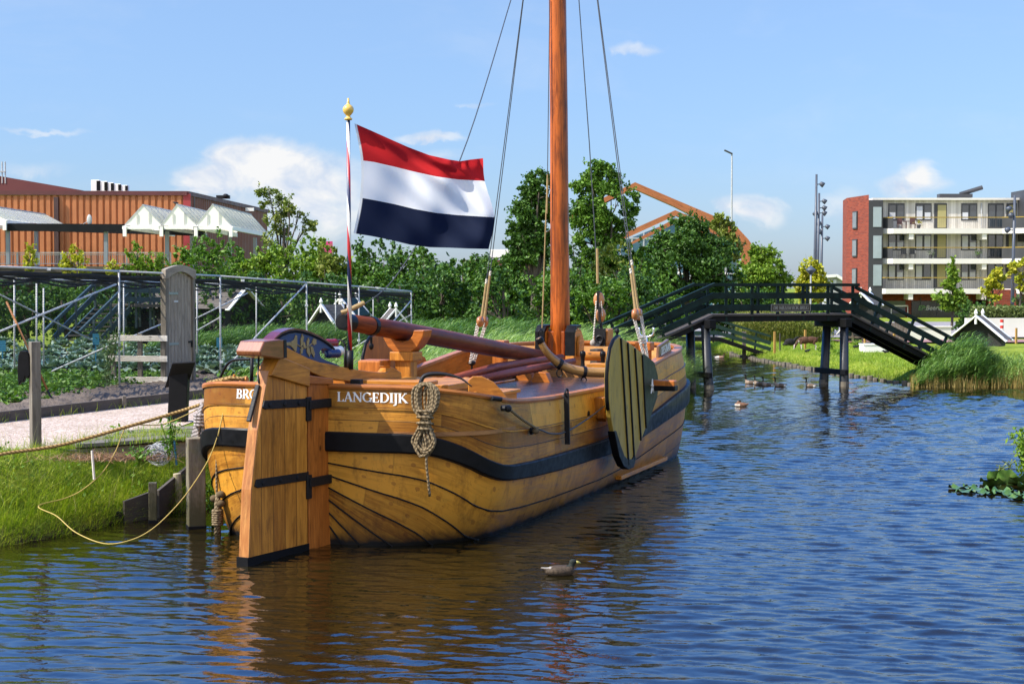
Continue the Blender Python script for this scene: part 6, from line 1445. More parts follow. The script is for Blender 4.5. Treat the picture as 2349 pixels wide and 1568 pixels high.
# ---- apartment block
YB = 145.0
def B(u, v, off=0.0): return at(u, v, YB + off)
m_brick, t, b = newmat('red_brick', .85, .2)
br = t.n.new('ShaderNodeTexBrick'); br.inputs['Scale'].default_value = 1.0; br.inputs['Brick Width'].default_value = .44; br.inputs['Row Height'].default_value = .15; br.inputs['Mortar Size'].default_value = .012
br.inputs['Color1'].default_value = (.26, .05, .025, 1); br.inputs['Color2'].default_value = (.16, .030, .018, 1); br.inputs['Mortar'].default_value = (.16, .09, .07, 1)
co = t.sep(t.coord('Object')); t.link(t.comb(t.math('ADD', co[0], co[1]), co[2], 0.0), br.inputs['Vector']); t.link(br.outputs[0], b.inputs['Base Color'])
M['brick'] = m_brick
m_clad, t, b = newmat('pale_vertical_cladding', .8, .2); co = t.sep(t.coord('Object')); fr = t.math('FRACT', t.math('MULTIPLY', co[0], 4.2)); wn = t.n.new('ShaderNodeTexWhiteNoise'); wn.noise_dimensions = '1D'; t.link(t.math('FLOOR', t.math('MULTIPLY', co[0], 4.2)), wn.inputs['W'])
cc = t.ramp(wn.outputs[0], [(0, (.44, .415, .36)), (1, (.62, .59, .52))]); t.link(t.mix(t.ramp(fr, [(.0, .6), (.1, 0.0)]), cc, (.15, .14, .11)), b.inputs['Base Color'])
m_dgrey = mat_plain('anthracite_panel', (.035, .036, .040), .5, .15, 1, 0)
m_slab = mat_plain('white_concrete', (.68, .65, .60), .7, .08, 1, .05)
m_pane, t, b = newmat('window_glass', .05); b.inputs['Base Color'].default_value = (.03, .04, .05, 1); b.inputs['Specular IOR Level'].default_value = .8
m_blind = mat_plain('pale_curtain', (.50, .51, .53), .7, .1, 2, 0)
m_door = mat_plain('olive_yellow_door', (.34, .30, .12), .5, .05, 1, 0)
ap = thing('apartment_block', 'four storey apartment block with red brick corner and long white balconies', 'apartment block', B(2180, 745))
zr, zs = B(2000, 456).z, [B(2150, v).z for v in (524, 593, 662)]
slabh = .48
x0b, x1b, x2b, x3b = B(1947, 600).x, B(1993, 600).x, B(2026, 600).x, B(2345, 600).x
zt_ = zr
# brick corner (angled face), dark bay, clad facade
P_ = [(B(1942, 500, 5.5).x, YB + 5.5), (x1b, YB + .2), (x1b, YB + 9), (B(1942, 500, 5.5).x + .6, YB + 10)]
mb = MB(); mb.prism([(p[0], p[1]) for p in P_], V(0, 0, (zt_ + .4) / 2), V(1, 0, 0), V(0, 1, 0), zt_ + .4); mb.build('brick_corner', m_brick, ap)
for vz in (505, 569, 635):
    k = .42; px_, py_ = lerp(P_[0][0], P_[1][0], k), lerp(P_[0][1], P_[1][1], k); ddx = Vector((P_[1][0] - P_[0][0], P_[1][1] - P_[0][1], 0)).normalized(); z_ = at(1967, vz, py_).z; mb = MB(); mb.box6(V(px_, py_, z_) + ddx.cross(ZZ) * .05, ddx * .55, ddx.cross(ZZ) * .06, ZZ * .85); w_ = mb.build('window_frame', m_dgrey, ap); mb = MB(); mb.box6(V(px_, py_, z_) + ddx.cross(ZZ) * .12, ddx * .44, ddx.cross(ZZ) * .02, ZZ * .74); mb.build('pane', mat_plain('grey_reflecting_pane', (.16, .17, .18), .2, .3, 1.5, 0), w_)
mb = MB(); mb.box(((x1b + x2b) / 2, YB + 4.7, zt_ / 2), x2b - x1b, 9, zt_ - .2); mb.build('bay', m_dgrey, ap)
for i, (v0, v1) in enumerate(((474, 520), (540, 592), (607, 655))):
    a, c = B(2000, v0, -.3), B(2021, v1, -.3); mb = MB(); mb.box(((a.x + c.x) / 2 + .2, YB + .2, (a.z + c.z) / 2), c.x - a.x - .1, .1, a.z - c.z); mb.build('bay_window', mat_plain('bay_glass_blue', (.30, .36, .38), .15, .2, .6, 0), ap)
YFc = YB + 1.9
mb = MB(); mb.box(((x2b + x3b) / 2 + 1, YFc + 4, (zt_ + zs[2]) / 2), x3b - x2b + 2, 8, zt_ - zs[2]); mb.build('clad_facade', m_clad, ap)
mb = MB(); mb.box(((x2b + x3b) / 2, YFc + 3.9, zt_ + .08), x3b - x1b, 8.6, .2); mb.build('roof_edge', m_slab, ap)
mb = MB(); p_ = B(2190, 454, 4); mb.box(p_ + ZZ * .2, 3.2, 1, .35); mb.tube([p_ + V(.5, 0, .35), p_ + V(2.6, -.3, 1.0)], .22, 10); mb.build('roof_duct', m_dgrey, ap)
# ground floor: recessed brick and shop front
mb = MB(); mb.box(((x1b + x3b) / 2, YFc + 4.5, zs[2] / 2), x3b - x1b, 8, zs[2]); mb.build('ground_floor', m_brick, ap)
shop = MB(); a, c = B(2097, 690, 1.4), B(2262, 750, 1.4); shop.box(((a.x + c.x) / 2, YFc + .45, (a.z + 0) / 2), c.x - a.x, .12, a.z); sh_ = shop.build('shop_front', mat_plain('dark_shop_glass', (.012, .013, .018), .12, .3, .4, 0), ap)
shop = MB(); a, c = B(2020, 690, 1.4), B(2082, 750, 1.4); shop.box(((a.x + c.x) / 2, YFc + .45, a.z / 2), c.x - a.x, .12, a.z); s2 = shop.build('shop_entrance', m_pane, ap)
mb = MB(); a = B(2050, 703, 1.3); mb.box((a.x, YFc + .36, a.z - 1.2), .08, .06, 2.6); mb.box((a.x + 1.6, YFc + .36, a.z - 1.2), .08, .06, 2.6); mb.box((a.x + .8, YFc + .36, a.z + .06), 1.68, .06, .12); mb.build('door_frame', M['white'], s2)
for x_ in (2118, 2156, 2200, 2235):
    a = B(x_, 720, 1.3); mb = MB(); mb.box((a.x, YFc + .37, zs[2] / 2 - .4), .09, .05, zs[2] - .9); mb.build('mullion', m_dgrey, sh_)
m_sgn = mat_plain('pale_grey_sign_letters', (.42, .43, .44), .5, .05, 1, 0); m_sgg = mat_plain('green_sign_letters', (.10, .24, .07), .5, .05, 1, 0)
def font_text(name, body, size, mat, parent, loc, rot=(R(90), 0, 0), shear=0.0, off=.0, wspace=1.0):
    cu = bpy.data.curves.new(name, 'FONT'); cu.body = body; cu.size = size; cu.shear = shear; cu.extrude = .004; cu.offset = off; cu.space_character = wspace
    tmp = bpy.data.objects.new(name + '_tmp', cu); col.objects.link(tmp); dg = bpy.context.evaluated_depsgraph_get(); me = bpy.data.meshes.new_from_object(tmp.evaluated_get(dg)); bpy.data.objects.remove(tmp)
    me.materials.clear(); o = link_mesh(name, me, mat, parent); o.location = Vector(loc) - wloc(parent); o.rotation_euler = rot; return o
a = B(2112, 711, 1.2); font_text('sign_lettering', 'EP:', .62, m_sgg, sh_, (a.x, YFc + .33, a.z), shear=.25, off=.012)
a = B(2126, 711, 1.2); font_text('sign_lettering', 'Beerepoot', .62, m_sgn, sh_, (a.x + .15, YFc + .33, a.z), shear=.25, off=.012)
# balconies: slab, gold rail, balusters, dark end panels
m_gold = mat_plain('mustard_handrail', (.30, .20, .03), .5, .1, 1, 0)
for i, (xa, vz) in enumerate(((2026, 0), (2026, 1), (2010, 2))):
    z_ = zs[i]; xa_ = B(xa, 600).x; xb_ = B(2298, 600).x; xc_ = B(2352, 600).x
    mb = MB(); mb.prism([(xa_ + .9, YB - .1), (xb_, YB - .1), (xc_, YB - 1.6), (xc_, YFc + .3), (xa_, YFc + .3), (xa_, YB + .9)], V(0, 0, z_ - slabh / 2), V(1, 0, 0), V(0, 1, 0), slabh); sb_ = mb.build('balcony_slab', m_slab, ap)
    mb = MB(); pth = [V(xa_, YB + .9, z_ + 1.05), V(xa_ + .9, YB, z_ + 1.05), V(xb_, YB, z_ + 1.05), V(xc_, YB - 1.5, z_ + 1.05)]
    for p0_, p1_ in zip(pth, pth[1:]): mb.beam(p0_, p1_, .10, .09)
    mb.build('handrail', m_gold, sb_)
    mb = MB(); n_ = int((xb_ - xa_ - .9) / .19)
    for k in range(n_): mb.box((xa_ + .9 + k * .19, YB, z_ + .5), .016, .016, 1.02)
    mb.build('balusters', mat_plain('grey_baluster', (.10, .10, .10), .5, .1, 1, 0), sb_)
    for p0_, p1_ in ((pth[0], pth[1]), (pth[2], pth[3])): mb = MB(); mb.beam(p0_ - ZZ * .52, p1_ - ZZ * .52, .04, .98); mb.build('dark_panel', m_dgrey, sb_)
    if i < 3:
        for u in (2090, 2258):
            mb = MB(); a = B(u, 600); mb.box((a.x, YB + .9, z_ - slabh - .28), .42, 1.8, .55); mb.build('bracket', m_slab, ap)
    # openings behind the balcony
    zb2 = z_ + .08
    for (u0, u1, kind) in ((2036, 2073, 'w'), (2098, 2135, 'w'), (2141, 2170, 'd'), (2203, 2239, 'w'), (2264, 2300, 's'), (2306, 2330, 'd')):
        xa2, xb2 = B(u0, 600, 2).x, B(u1, 600, 2).x; hgt = 2.3; lo = .75 if kind == 'w' else 0.0
        mb = MB(); mb.box(((xa2 + xb2) / 2, YFc + .02, zb2 + (lo + hgt + .1) / 2), xb2 - xa2, .14, hgt + .1 - lo); fr_o = mb.build('door_frame' if kind == 'd' else 'window_frame', m_dgrey, ap)
        if kind == 'd':
            mb = MB(); mb.box((lerp(xa2, xb2, .6), YFc - .07, zb2 + hgt / 2), (xb2 - xa2) * .66, .05, hgt - .12); mb.build('door_leaf', m_door, fr_o)
        else:
            for e in (0, 1):
                mb = MB(); w2 = (xb2 - xa2) / 2; cx_ = xa2 + w2 * (e + .5); mb.box((cx_, YFc - .06, zb2 + (lo + hgt) / 2 + .05), w2 - .16, .03, hgt - lo - .22); pn = mb.build('pane', m_pane, fr_o)
                if kind == 'w' and random.random() < .85:
                    hh = random.choice([.5, .5, .95]); mb = MB(); mb.box((cx_, YFc - .085, zb2 + lo + .12 + (hgt - lo - .25) * hh / 2), w2 - .22, .012, (hgt - lo - .25) * hh); mb.build('curtain', m_blind, pn)
    if i < 2:
        a = B(2222 + 28, 600, 1.8); mb = MB(); mb.tube([(a.x, YFc - .12, z_ - 2.4), (a.x, YFc - .12, z_ + 2.5)], .06, 6); mb.build('downpipe', M['steel'], ap)
a, c = B(2284, 664, -1.8), B(2332, 700, -1.8); mb = MB(); mb.box(((a.x + c.x) / 2, YB - .6, a.z / 2), c.x - a.x, 2.2, a.z); mb.build('brick_pier', m_brick, ap)
# corner wing at the far right
wg = MB(); x_ = B(2338, 500).x; wg.box((x_ + 2.2, YB + 1.0, (B(2340, 440).z + zs[0] - 1.4) / 2 + .2), 3.4, 6, B(2340, 440).z - zs[0] + 1.4); w_ = wg.build('corner_wing', m_dgrey, ap)
mb = MB()
for r_ in range(4): mb.box((x_ + 2.2, YB - 2.04, zs[0] + 1.2 + r_ * 1.05), 3.2, .06, .9)
mb.build('wing_glazing', m_gl, w_)
mb = MB(); mb.box((x_ + 2.2, YB + .5, zs[2] / 2 + 2), 3.2, 5, zs[2] + 3.0); mb.build('wing_base', m_slab, ap)
# balcony furniture
def garden_chair(x_, z_, m_, label, rz=0):
    o = thing('balcony_chair', label, 'chair', (x_, YB + .7, z_), 'balcony chairs'); q = V(x_, YB + .7, z_); mb = MB(); mb.box(q + V(0, 0, .43), .5, .45, .05); mb.build('seat', m_, o); mb = MB(); mb.box(q + V(0, .2, .75), .5, .05, .6); mb.build('backrest', m_, o)
    for sx_ in (-.22, .22):
        for sy_ in (-.2, .2): mb = MB(); mb.box(q + V(sx_, sy_, .21), .05, .05, .42); mb.build('leg', m_, o)
m_ch = mat_plain('maroon_chair', (.10, .04, .04), .6, .1, 2, 0)
for u, i, lab, mm in ((2068, 0, 'maroon chair left of the table on the top balcony', m_ch), (2098, 0, 'maroon chair right of the table on the top balcony', m_ch), (2078, 1, 'left of two dark wicker chairs on the middle balcony', m_dgrey), (2098, 1, 'right of two dark wicker chairs on the middle balcony', m_dgrey), (2016, 2, 'black chair at the left end of the lowest balcony', M['black'])): garden_chair(B(u, 600).x, zs[i] + .02, mm, lab)
a = B(2083, 520); tb_ = thing('balcony_table', 'small round table between the maroon chairs on the top balcony', 'table', (a.x, YB + .7, zs[0])); mb = MB(); mb.tube([(a.x, YB + .7, zs[0] + .68), (a.x, YB + .7, zs[0] + .73)], .35, 12); mb.build('top', m_ch, tb_); mb = MB(); mb.tube([(a.x, YB + .7, zs[0]), (a.x, YB + .7, zs[0] + .68)], .05, 6); mb.build('leg', m_ch, tb_)
def potplant(u, i, c, lab):
    a = B(u, 600); o = thing('potted_plant', lab, 'pot plant', (a.x, YB + .5, zs[i])); mb = MB(); mb.lathe([(.13, 0), (.2, .38), (.0, .36)], (a.x, YB + .5, zs[i]), 10); mb.build('pot', m_dgrey, o); v, f = leaf_quads(RNG.normal(0, .17, (60, 3)) + np.array([0, 0, .55]), .18, RNG); npmesh('foliage', v, f, mat_leaf('pot_leaf', c, .3), o)
potplant(2110, 0, [(.3, .25, .02), (.45, .4, .04)], 'yellow flowering pot plant on the top balcony'); potplant(2247, 1, [(.08, .18, .02), (.15, .3, .04)], 'green pot plant at the downpipe on the middle balcony'); potplant(2138, 1, [(.3, .3, .25), (.1, .2, .05)], 'small pale pot plant before the door of the middle balcony')
# small gabled house in the far gap
hs_ = thing('distant_house', 'distant pale house with sloping roof left of the brick corner', 'house', at(1922, 660, 190)); a, c = at(1895, 636, 190), at(1940, 700, 190)
mb = MB(); mb.prism([(a.x, 0), (c.x + .5, 0), (c.x + .5, at(0, 653, 190).z), (at(1923, 0, 190).x, at(0, 634, 190).z), (a.x, at(0, 636, 190).z)], V(0, 193, 0), V(1, 0, 0), ZZ, 6); mb.build('wall', mat_plain('grey_plaster', (.34, .34, .35), .8, .2, .6, 0), hs_)
mb = MB(); mb.beam(V(a.x - .3, 189.8, at(0, 634, 190).z), V(at(1923, 0, 190).x, 189.8, at(0, 632, 190).z), .5, .35); mb.beam(V(at(1923, 0, 190).x, 189.8, at(0, 632, 190).z), V(c.x + .6, 189.8, at(0, 652, 190).z), .5, .35); mb.build('roof_edge', M['white'], hs_)
for u in (1905, 1915): mb = MB(); q_ = at(u, 648, 189.9); mb.box(q_, .4, .1, .7); mb.build('window', m_blind, hs_)

# ---- street lighting
m_lp = mat_plain('slate_blue_lamp_post', (.055, .065, .085), .45, .15, 3, 0)
def tall_lamp(u, vt, Y, heads, label, r=.11):
    p = at(u, vt, Y); o = thing('lighting_mast', label, 'lamp post', (p.x, p.y, .3), 'slim lighting masts'); mb = MB(); mb.tube([(p.x - .12, p.y, .3), (p.x, p.y, p.z)], [r * 1.3, r * .75], 10); mb.build('mast', m_lp, o, smooth=True)
    for v, sd in heads:
        q = at(u, v, Y); mb = MB(); mb.tube([q, q + V(.28 * sd, 0, .02)], .04, 6); mb.lathe([(.0, 0), (.12, .02), (.17, .12), (.20, .34), (.0, .36)], q + V(.26 * sd, .06, .12), 12, V(.75 * sd, -.25, -.55)); mb.build('spotlight', m_lp, o, smooth=True)
tall_lamp(1873, 400, 112, [(423, 1)], 'leftmost and tallest of three grouped slate blue lighting masts')
tall_lamp(1879, 443, 118, [(462, 1), (477, 1), (489, -.6), (489, 1)], 'middle of three grouped slate blue lighting masts')
tall_lamp(1886.5, 492, 124, [(512, -.6), (520, 1), (530, -.5), (547, 1)], 'shortest and rightmost of three grouped slate blue lighting masts')
tall_lamp(2328, 448, 110, [(479, -1), (493, -.6), (528, -1.3)], 'slim blue mast with spotlights in front of the apartment balconies')
p = at(1679, 352, 150); o = thing('street_lamp', 'tall thin grey mast with a flat lamp head behind the trees', 'lamp post', (p.x, p.y, .3)); mb = MB(); mb.tube([(p.x, p.y, .3), p], [.13, .07], 8); mb.build('mast', M['steel'], o); mb = MB(); mb.beam(p + V(.05, 0, -.05), p + V(-.75, 0, .32), .3, .14); mb.build('lamp_head', m_dgrey, o, bevel=.03)
p = at(1860, 622, 92); o = thing('park_lamp', 'short grey park lamp with conical hood behind the footbridge', 'lamp post', (p.x, p.y, .4)); mb = MB(); mb.tube([(p.x, p.y, .4), (p.x, p.y, p.z - .2)], [.06, .05], 8); mb.build('post', M['steel'], o); mb = MB(); mb.lathe([(.0, .3), (.06, .28), (.30, .10), (.31, .06), (.14, -.12), (.08, -.2), (.0, -.2)], p, 14); mb.build('lamp_head', m_lp, o, smooth=True)
# ================================================================= trees and hedges
L_mid = mat_leaf('mid_green_leaves', [(0.027, 0.068, 0.010), (0.061, 0.136, 0.014), (0.111, 0.222, 0.025), (0.197, 0.320, 0.049)], .3)
L_dark = mat_leaf('dark_green_leaves', [(0.014, 0.043, 0.010), (0.035, 0.087, 0.014), (0.068, 0.148, 0.022), (0.123, 0.222, 0.037)], .25)
L_lime = mat_leaf('light_green_leaves', [(0.046, 0.098, 0.009), (0.103, 0.196, 0.016), (0.184, 0.287, 0.025), (0.275, 0.367, 0.058)], .35)
L_yel = mat_leaf('yellow_green_leaves', [(0.120, 0.156, 0.010), (0.264, 0.300, 0.014), (0.432, 0.408, 0.024), (0.528, 0.456, 0.060)], .4)
L_olive = mat_leaf('olive_leaves', [(0.049, 0.077, 0.014), (0.112, 0.161, 0.022), (0.196, 0.238, 0.039), (0.280, 0.280, 0.070)], .3)
m_bark = mat_plain('bark', (.07, .055, .04), .9, .35, 4, .6)
def blobs_round(W, H, n, rg, jag=.25):
    """several lobes filling a W x H x W volume standing on z=0"""
    out = [(0, 0, H * .48, W * .36, W * .34, H * .42)]
    for i in range(n):
        a = rg.uniform(0, 6.28); z_ = rg.uniform(.16, .86); k = math.sqrt(max(.05, 1 - ((z_ - .42) / .62) ** 2)) * .5 * W * .66
        r_ = W * rg.uniform(.13, .22); out.append((k * math.cos(a), k * math.sin(a) * .8, H * z_, r_, r_, r_ * rg.uniform(.8, 1.2)))
    for i in range(max(2, n // 4)): out.append((rg.normal(0, W * .13), rg.normal(0, W * .08), H * rg.uniform(.84, .95), W * .09, W * .09, H * .09))
    return out
def tree(name, label, cat, p, blobs, nleaf, leaf, mat, trunk_h, tr=.15, group=None, seed=0, nclump=None, clump=.10, limbs=5, shell=.45):
    rg = np.random.default_rng(seed + 101); o = thing(name, label, cat, p, group)
    pts = crown_pts(blobs, nleaf, rg, shell, clump, nclump or max(60, nleaf // 22)); ph_ = rg.uniform(0, 6.28, 6); gp_ = np.sin(pts[:, 0] * 2.1 + ph_[0] + 1.2 * np.sin(pts[:, 2] * 1.7 + ph_[1])) + np.sin(pts[:, 2] * 2.6 + ph_[2] + 1.1 * np.sin(pts[:, 1] * 2.3 + ph_[3])) + .8 * np.sin(pts[:, 0] * 4.9 + pts[:, 2] * 3.7 + ph_[4]); pts = pts[gp_ > -1.05]
    sp_ = []
    for b_ in blobs:
        for _ in range(max(2, int(nleaf / 170 / len(blobs)))):
            d_ = rg.normal(size=3); d_[2] += .35; d_ /= np.linalg.norm(d_); a_ = np.array(b_[0:3]) + d_ * np.array(b_[3:6]) * .85; L_ = max(.25, .45 * b_[3]) * rg.uniform(.5, 1.2); k_ = rg.integers(7, 15); tt = rg.random(k_); sp_.append(a_ + (d_ + np.array([0, 0, .25]))[None] * (tt * L_)[:, None] + rg.normal(0, .05 + .04 * L_, (k_, 3)))
    pts = np.concatenate([pts] + sp_); pts = pts[pts[:, 2] > .05]
    v, f = leaf_quads(pts, leaf, rg, .25, .62); npmesh('crown', v, f, mat, o)
    mb = MB(); P0 = Vector(p); top = max(b_[2] for b_ in blobs)
    mb.tube(spline([P0 - ZZ * .3, P0 + V(.05, 0, trunk_h), P0 + V(rg.normal(0, .15), 0, top * .75)], 4), [tr * lerp(1.15, .35, i / 8) for i in range(9)], 8)
    big = sorted(blobs, key=lambda b_: -b_[3])[:limbs + 1]
    for b_ in big[1:] + big[:1]:
        s_ = P0 + ZZ * (trunk_h * .8 + .2 * rg.random()); e = P0 + V(b_[0], b_[1], b_[2] + b_[5] * .3); m_ = s_.lerp(e, .5) + V(rg.normal(0, .12), rg.normal(0, .12), .15)
        mb.tube(spline([s_, m_, e], 4), [tr * lerp(.5, .1, i / 8) for i in range(9)], 6)
        for _ in range(3): q = e + V(*(rg.normal(0, 1, 3) * np.array([b_[3], b_[4], b_[5]]) * .55)); mb.tube([m_.lerp(e, .6), m_.lerp(q, .7), q], [tr * .16, tr * .1, tr * .04], 5)
    mb.build('trunk', m_bark, o, smooth=True); return o
def bush_uv(u, vt, vb, wpx, Y, label, mat, name='shrub', cat='shrub', group='hedge shrubs along the far bank', seed=0, dens=1.0, leaf=.24, lobes=14):
    p = at(u, vb, Y); zt = at(u, vt, Y).z; gz = float(ground_z(p.x, p.y)); gz = min(gz, p.z) if p.z < 2.5 else p.z
    W = wpx * Y / CF; H = zt - gz; rg = np.random.default_rng(seed)
    return tree(name, label, cat, (p.x, p.y, gz), blobs_round(W, H, lobes, rg), int((W * H * 430 + 700) * dens), leaf * .78, mat, min(1.0, H * .25), .09 + .012 * W, group, seed)
# front row of dark hedge, then the taller row behind it; every shrub its own thing
ROW1 = [(-30, 640, 120, L_dark), (60, 650, 120, L_dark), (150, 642, 130, L_mid), (245, 655, 120, L_dark), (340, 640, 120, L_dark), (430, 632, 110, L_mid), (500, 648, 100, L_dark), (575, 628, 110, L_dark), (650, 640, 110, L_mid), (725, 625, 110, L_dark), (800, 640, 100, L_dark), (868, 622, 110, L_mid), (940, 640, 110, L_dark), (1012, 612, 115, L_dark), (1085, 628, 110, L_mid), (1155, 615, 110, L_dark), (1228, 625, 110, L_mid), (1300, 612, 110, L_dark), (1372, 622, 105, L_mid), (1440, 612, 110, L_dark), (1508, 622, 105, L_mid)]
places = ['at the left edge under the walkway', 'under the left walkway columns', 'behind the cage above the dark stairs', 'behind the stair footbridge', 'behind the garden door', 'behind the barn roof', 'above the barn roof', 'right of the barn roof', 'left of the white gables', 'above the white gables', 'directly behind the flagpole foot', 'right of the flagpole foot', 'above the boom end', 'under the flag corner', 'left of the port shroud', 'at the port shroud', 'left of the mast', 'hidden behind the mast foot', 'right of the mast', 'at the forestay tackle', 'at the starboard shroud']
for i, (u, vt, w, mt) in enumerate(ROW1):
    bush_uv(u, vt, 770, w * 1.5, 64 + (i % 3) * 1.5, ('dark' if mt is L_dark else 'mid green') + ' leafy hedge shrub ' + places[i], mt, seed=i, dens=1.0, leaf=.21)
ROW2 = [(462, 541, 120, L_mid, 'rounded green bush right of the canopy columns'), (540, 556, 100, L_mid, 'green bush below the tall sparse tree'), (612, 566, 100, L_lime, 'light green willow like bush under the sparse tree'), (690, 541, 125, L_lime, 'light green rounded bush left of the flagpole'), (758, 570, 80, L_olive, 'olive bush beside the magenta banner'), (800, 590, 90, L_lime, 'pale bush behind the striped flagpole'), (862, 543, 110, L_dark, 'dark bush under the hoist corner of the flag'), (938, 556, 100, L_mid, 'bush under the middle of the flag'), (1005, 566, 100, L_dark, 'dark bush below the flag fly end'), (1075, 590, 110, L_dark, 'low bush in front of the brick store'), (1140, 588, 90, L_mid, 'bush below the white roof unit'), (1330, 560, 110, L_dark, 'dark bush right behind the mast'), (1405, 552, 110, L_olive, 'olive bush at the forestay'), (1462, 560, 90, L_mid, 'bush below the lower timber arch'), (1195, 572, 100, L_dark, 'dark bush between brick store and mast'), (1255, 566, 100, L_mid, 'bush filling the gap just left of the mast'), (1100, 580, 90, L_dark, 'dark bush before the left end of the brick store'), (900, 560, 100, L_dark, 'dark bush below the flag hem'), (835, 575, 90, L_mid, 'bush just right of the flagpole')]
for i, (u, vt, w, mt, lab) in enumerate(ROW2): bush_uv(u, vt, 700, w * 1.4, 78 + (i % 2) * 2, lab, mt, 'bush', 'bush', 'taller bushes behind the hedge', 50 + i, 1.0, .25)
for i, (u, vt, w, mt, lab) in enumerate([(1575, 650, 100, L_dark, 'dark shrub seen through the left bridge rails'), (1640, 662, 90, L_mid, 'green shrub behind the left bridge pile'), (1705, 655, 90, L_dark, 'dark shrub behind the name plaque end of the bridge'), (1765, 668, 90, L_mid, 'green shrub behind the bridge name plaque'), (1815, 678, 80, L_dark, 'dark shrub behind the middle of the bridge deck'), (1900, 700, 70, L_mid, 'low green shrub behind the right bridge piles')]): bush_uv(u, vt, 765, w * 1.4, 91, lab, mt, 'shrub', 'shrub', 'shrubs behind the footbridge', 140 + i, 1.0, .26)
# saplings in front of the walkway railing
for i, (u, vt, w, lab) in enumerate([(70, 558, 34, 'thin yellow green sapling at the left walkway railing'), (178, 562, 62, 'bushy yellow green sapling at the middle of the railing'), (148, 590, 36, 'low yellow green sprout beside the bushy sapling'), (316, 556, 78, 'wide green sapling near the right end of the railing'), (365, 585, 80, 'low green bush under the right end of the railing'), (255, 600, 34, 'small yellow green sprout at the railing column')]):
    bush_uv(u, vt, 640, w, 100, lab, L_yel if i in (0, 1, 2, 5) else L_lime, 'sapling', 'sapling', 'saplings along the walkway railing', 80 + i, .55, .24, 8)
# tall sparse tree in front of the hall corner
def Bl(Y, gz, u0, lst): return [((u - u0) * Y / CF, oy, at(u0, v, Y).z - gz, rx * Y / CF, rx * Y / CF * .8, rz * Y / CF) for u, v, rx, rz, oy in lst]
def uv_tree(name, label, u0, vb, Y, lst, nleaf, leaf, mat, th, tr, seed, group=None, clump=.13, shell=.6, nclump=None, cat='tree'):
    p = at(u0, vb, Y); gz = max(0.0, float(ground_z(p.x, p.y))); return tree(name, label, cat, (p.x, p.y, gz), Bl(Y, gz, u0, lst), nleaf, leaf, mat, th, tr, group, seed, nclump, clump, 9, shell)
uv_tree('tall_tree', 'tall sparse alder with gaps in its crown before the hall corner', 645, 720, 82, [(618, 442, 26, 15, 0), (600, 438, 15, 10, 0), (645, 452, 32, 17, .5), (670, 475, 28, 14, -.5), (690, 490, 24, 12, 0), (705, 510, 22, 14, .4), (716, 526, 15, 11, 0), (650, 490, 22, 22, .5), (630, 510, 24, 34, 0), (660, 530, 26, 16, .3), (690, 535, 18, 12, 0), (625, 550, 26, 24, 0), (610, 470, 14, 12, 0)], 4200, .15, L_olive, 3.5, .16, 5, clump=.15, shell=.9, nclump=210)
uv_tree('tall_tree', 'tall dark tree half hidden left of the mast', 1225, 720, 76, [(1240, 415, 26, 26, 0), (1218, 412, 17, 14, 0), (1208, 440, 20, 20, 0), (1230, 450, 30, 26, .5), (1200, 478, 28, 20, 0), (1190, 505, 24, 18, -.3), (1225, 500, 38, 32, 0), (1250, 480, 22, 30, .3), (1182, 535, 22, 18, 0), (1215, 550, 36, 26, 0), (1250, 540, 28, 30, .3), (1172, 560, 15, 12, 0), (1270, 430, 18, 40, .5), (1280, 500, 30, 50, .8), (1195, 580, 30, 24, 0), (1240, 590, 36, 26, 0), (1180, 600, 30, 22, 0)], 24000, .17, L_dark, 3.0, .22, 6, clump=.13)
uv_tree('tall_tree', 'tall broad tree right of the mast reaching over the timber arch', 1385, 720, 80, [(1345, 388, 15, 14, 0), (1375, 385, 16, 20, 0), (1395, 395, 16, 22, 0), (1410, 412, 16, 16, 0), (1360, 410, 26, 22, .4), (1335, 430, 26, 20, 0), (1385, 430, 34, 24, 0), (1425, 440, 22, 18, .3), (1448, 452, 20, 16, 0), (1400, 465, 44, 24, -.4), (1345, 470, 32, 26, 0), (1445, 485, 24, 18, .2), (1325, 500, 26, 26, 0), (1380, 505, 46, 28, 0), (1430, 515, 26, 18, 0), (1350, 545, 40, 24, 0), (1400, 545, 36, 22, .3), (1360, 580, 44, 26, 0), (1420, 580, 40, 26, 0), (1385, 610, 50, 28, 0)], 27000, .17, L_mid, 3.0, .24, 7, clump=.14, shell=.6)
uv_tree('round_tree', 'broad round dark maple in front of the timber arches', 1575, 740, 88, [(1578, 512, 26, 22, 0), (1545, 530, 30, 24, 0), (1605, 535, 32, 26, 0), (1520, 555, 30, 24, .4), (1570, 560, 50, 34, -.5), (1630, 565, 40, 34, 0), (1660, 590, 36, 34, .3), (1500, 590, 36, 28, 0), (1550, 605, 52, 34, -.6), (1610, 620, 60, 36, -.4), (1665, 630, 36, 30, 0), (1490, 635, 44, 30, 0), (1540, 655, 60, 34, 0), (1620, 665, 60, 34, 0)], 30000, .20, L_dark, 2.0, .24, 8, clump=.12)
uv_tree('slender_tree', 'slender reddish tipped tree at the foot of the big timber arch', 1655, 740, 97, [(1652, 508, 20, 18, 0), (1640, 528, 26, 20, 0), (1668, 530, 24, 22, 0), (1655, 555, 34, 28, 0), (1680, 570, 24, 26, 0)], 5200, .22, L_olive, 2.5, .14, 9, clump=.12)
uv_tree('round_tree', 'bright green rounded tree at the right end of the hedge', 1745, 740, 93, [(1735, 580, 20, 16, 0), (1755, 585, 26, 18, 0), (1720, 605, 26, 22, 0), (1770, 612, 32, 22, 0), (1745, 630, 46, 28, -.4), (1710, 645, 30, 24, 0), (1790, 645, 26, 22, 0), (1750, 665, 50, 28, 0)], 15000, .20, L_lime, 1.5, .18, 10, clump=.11)
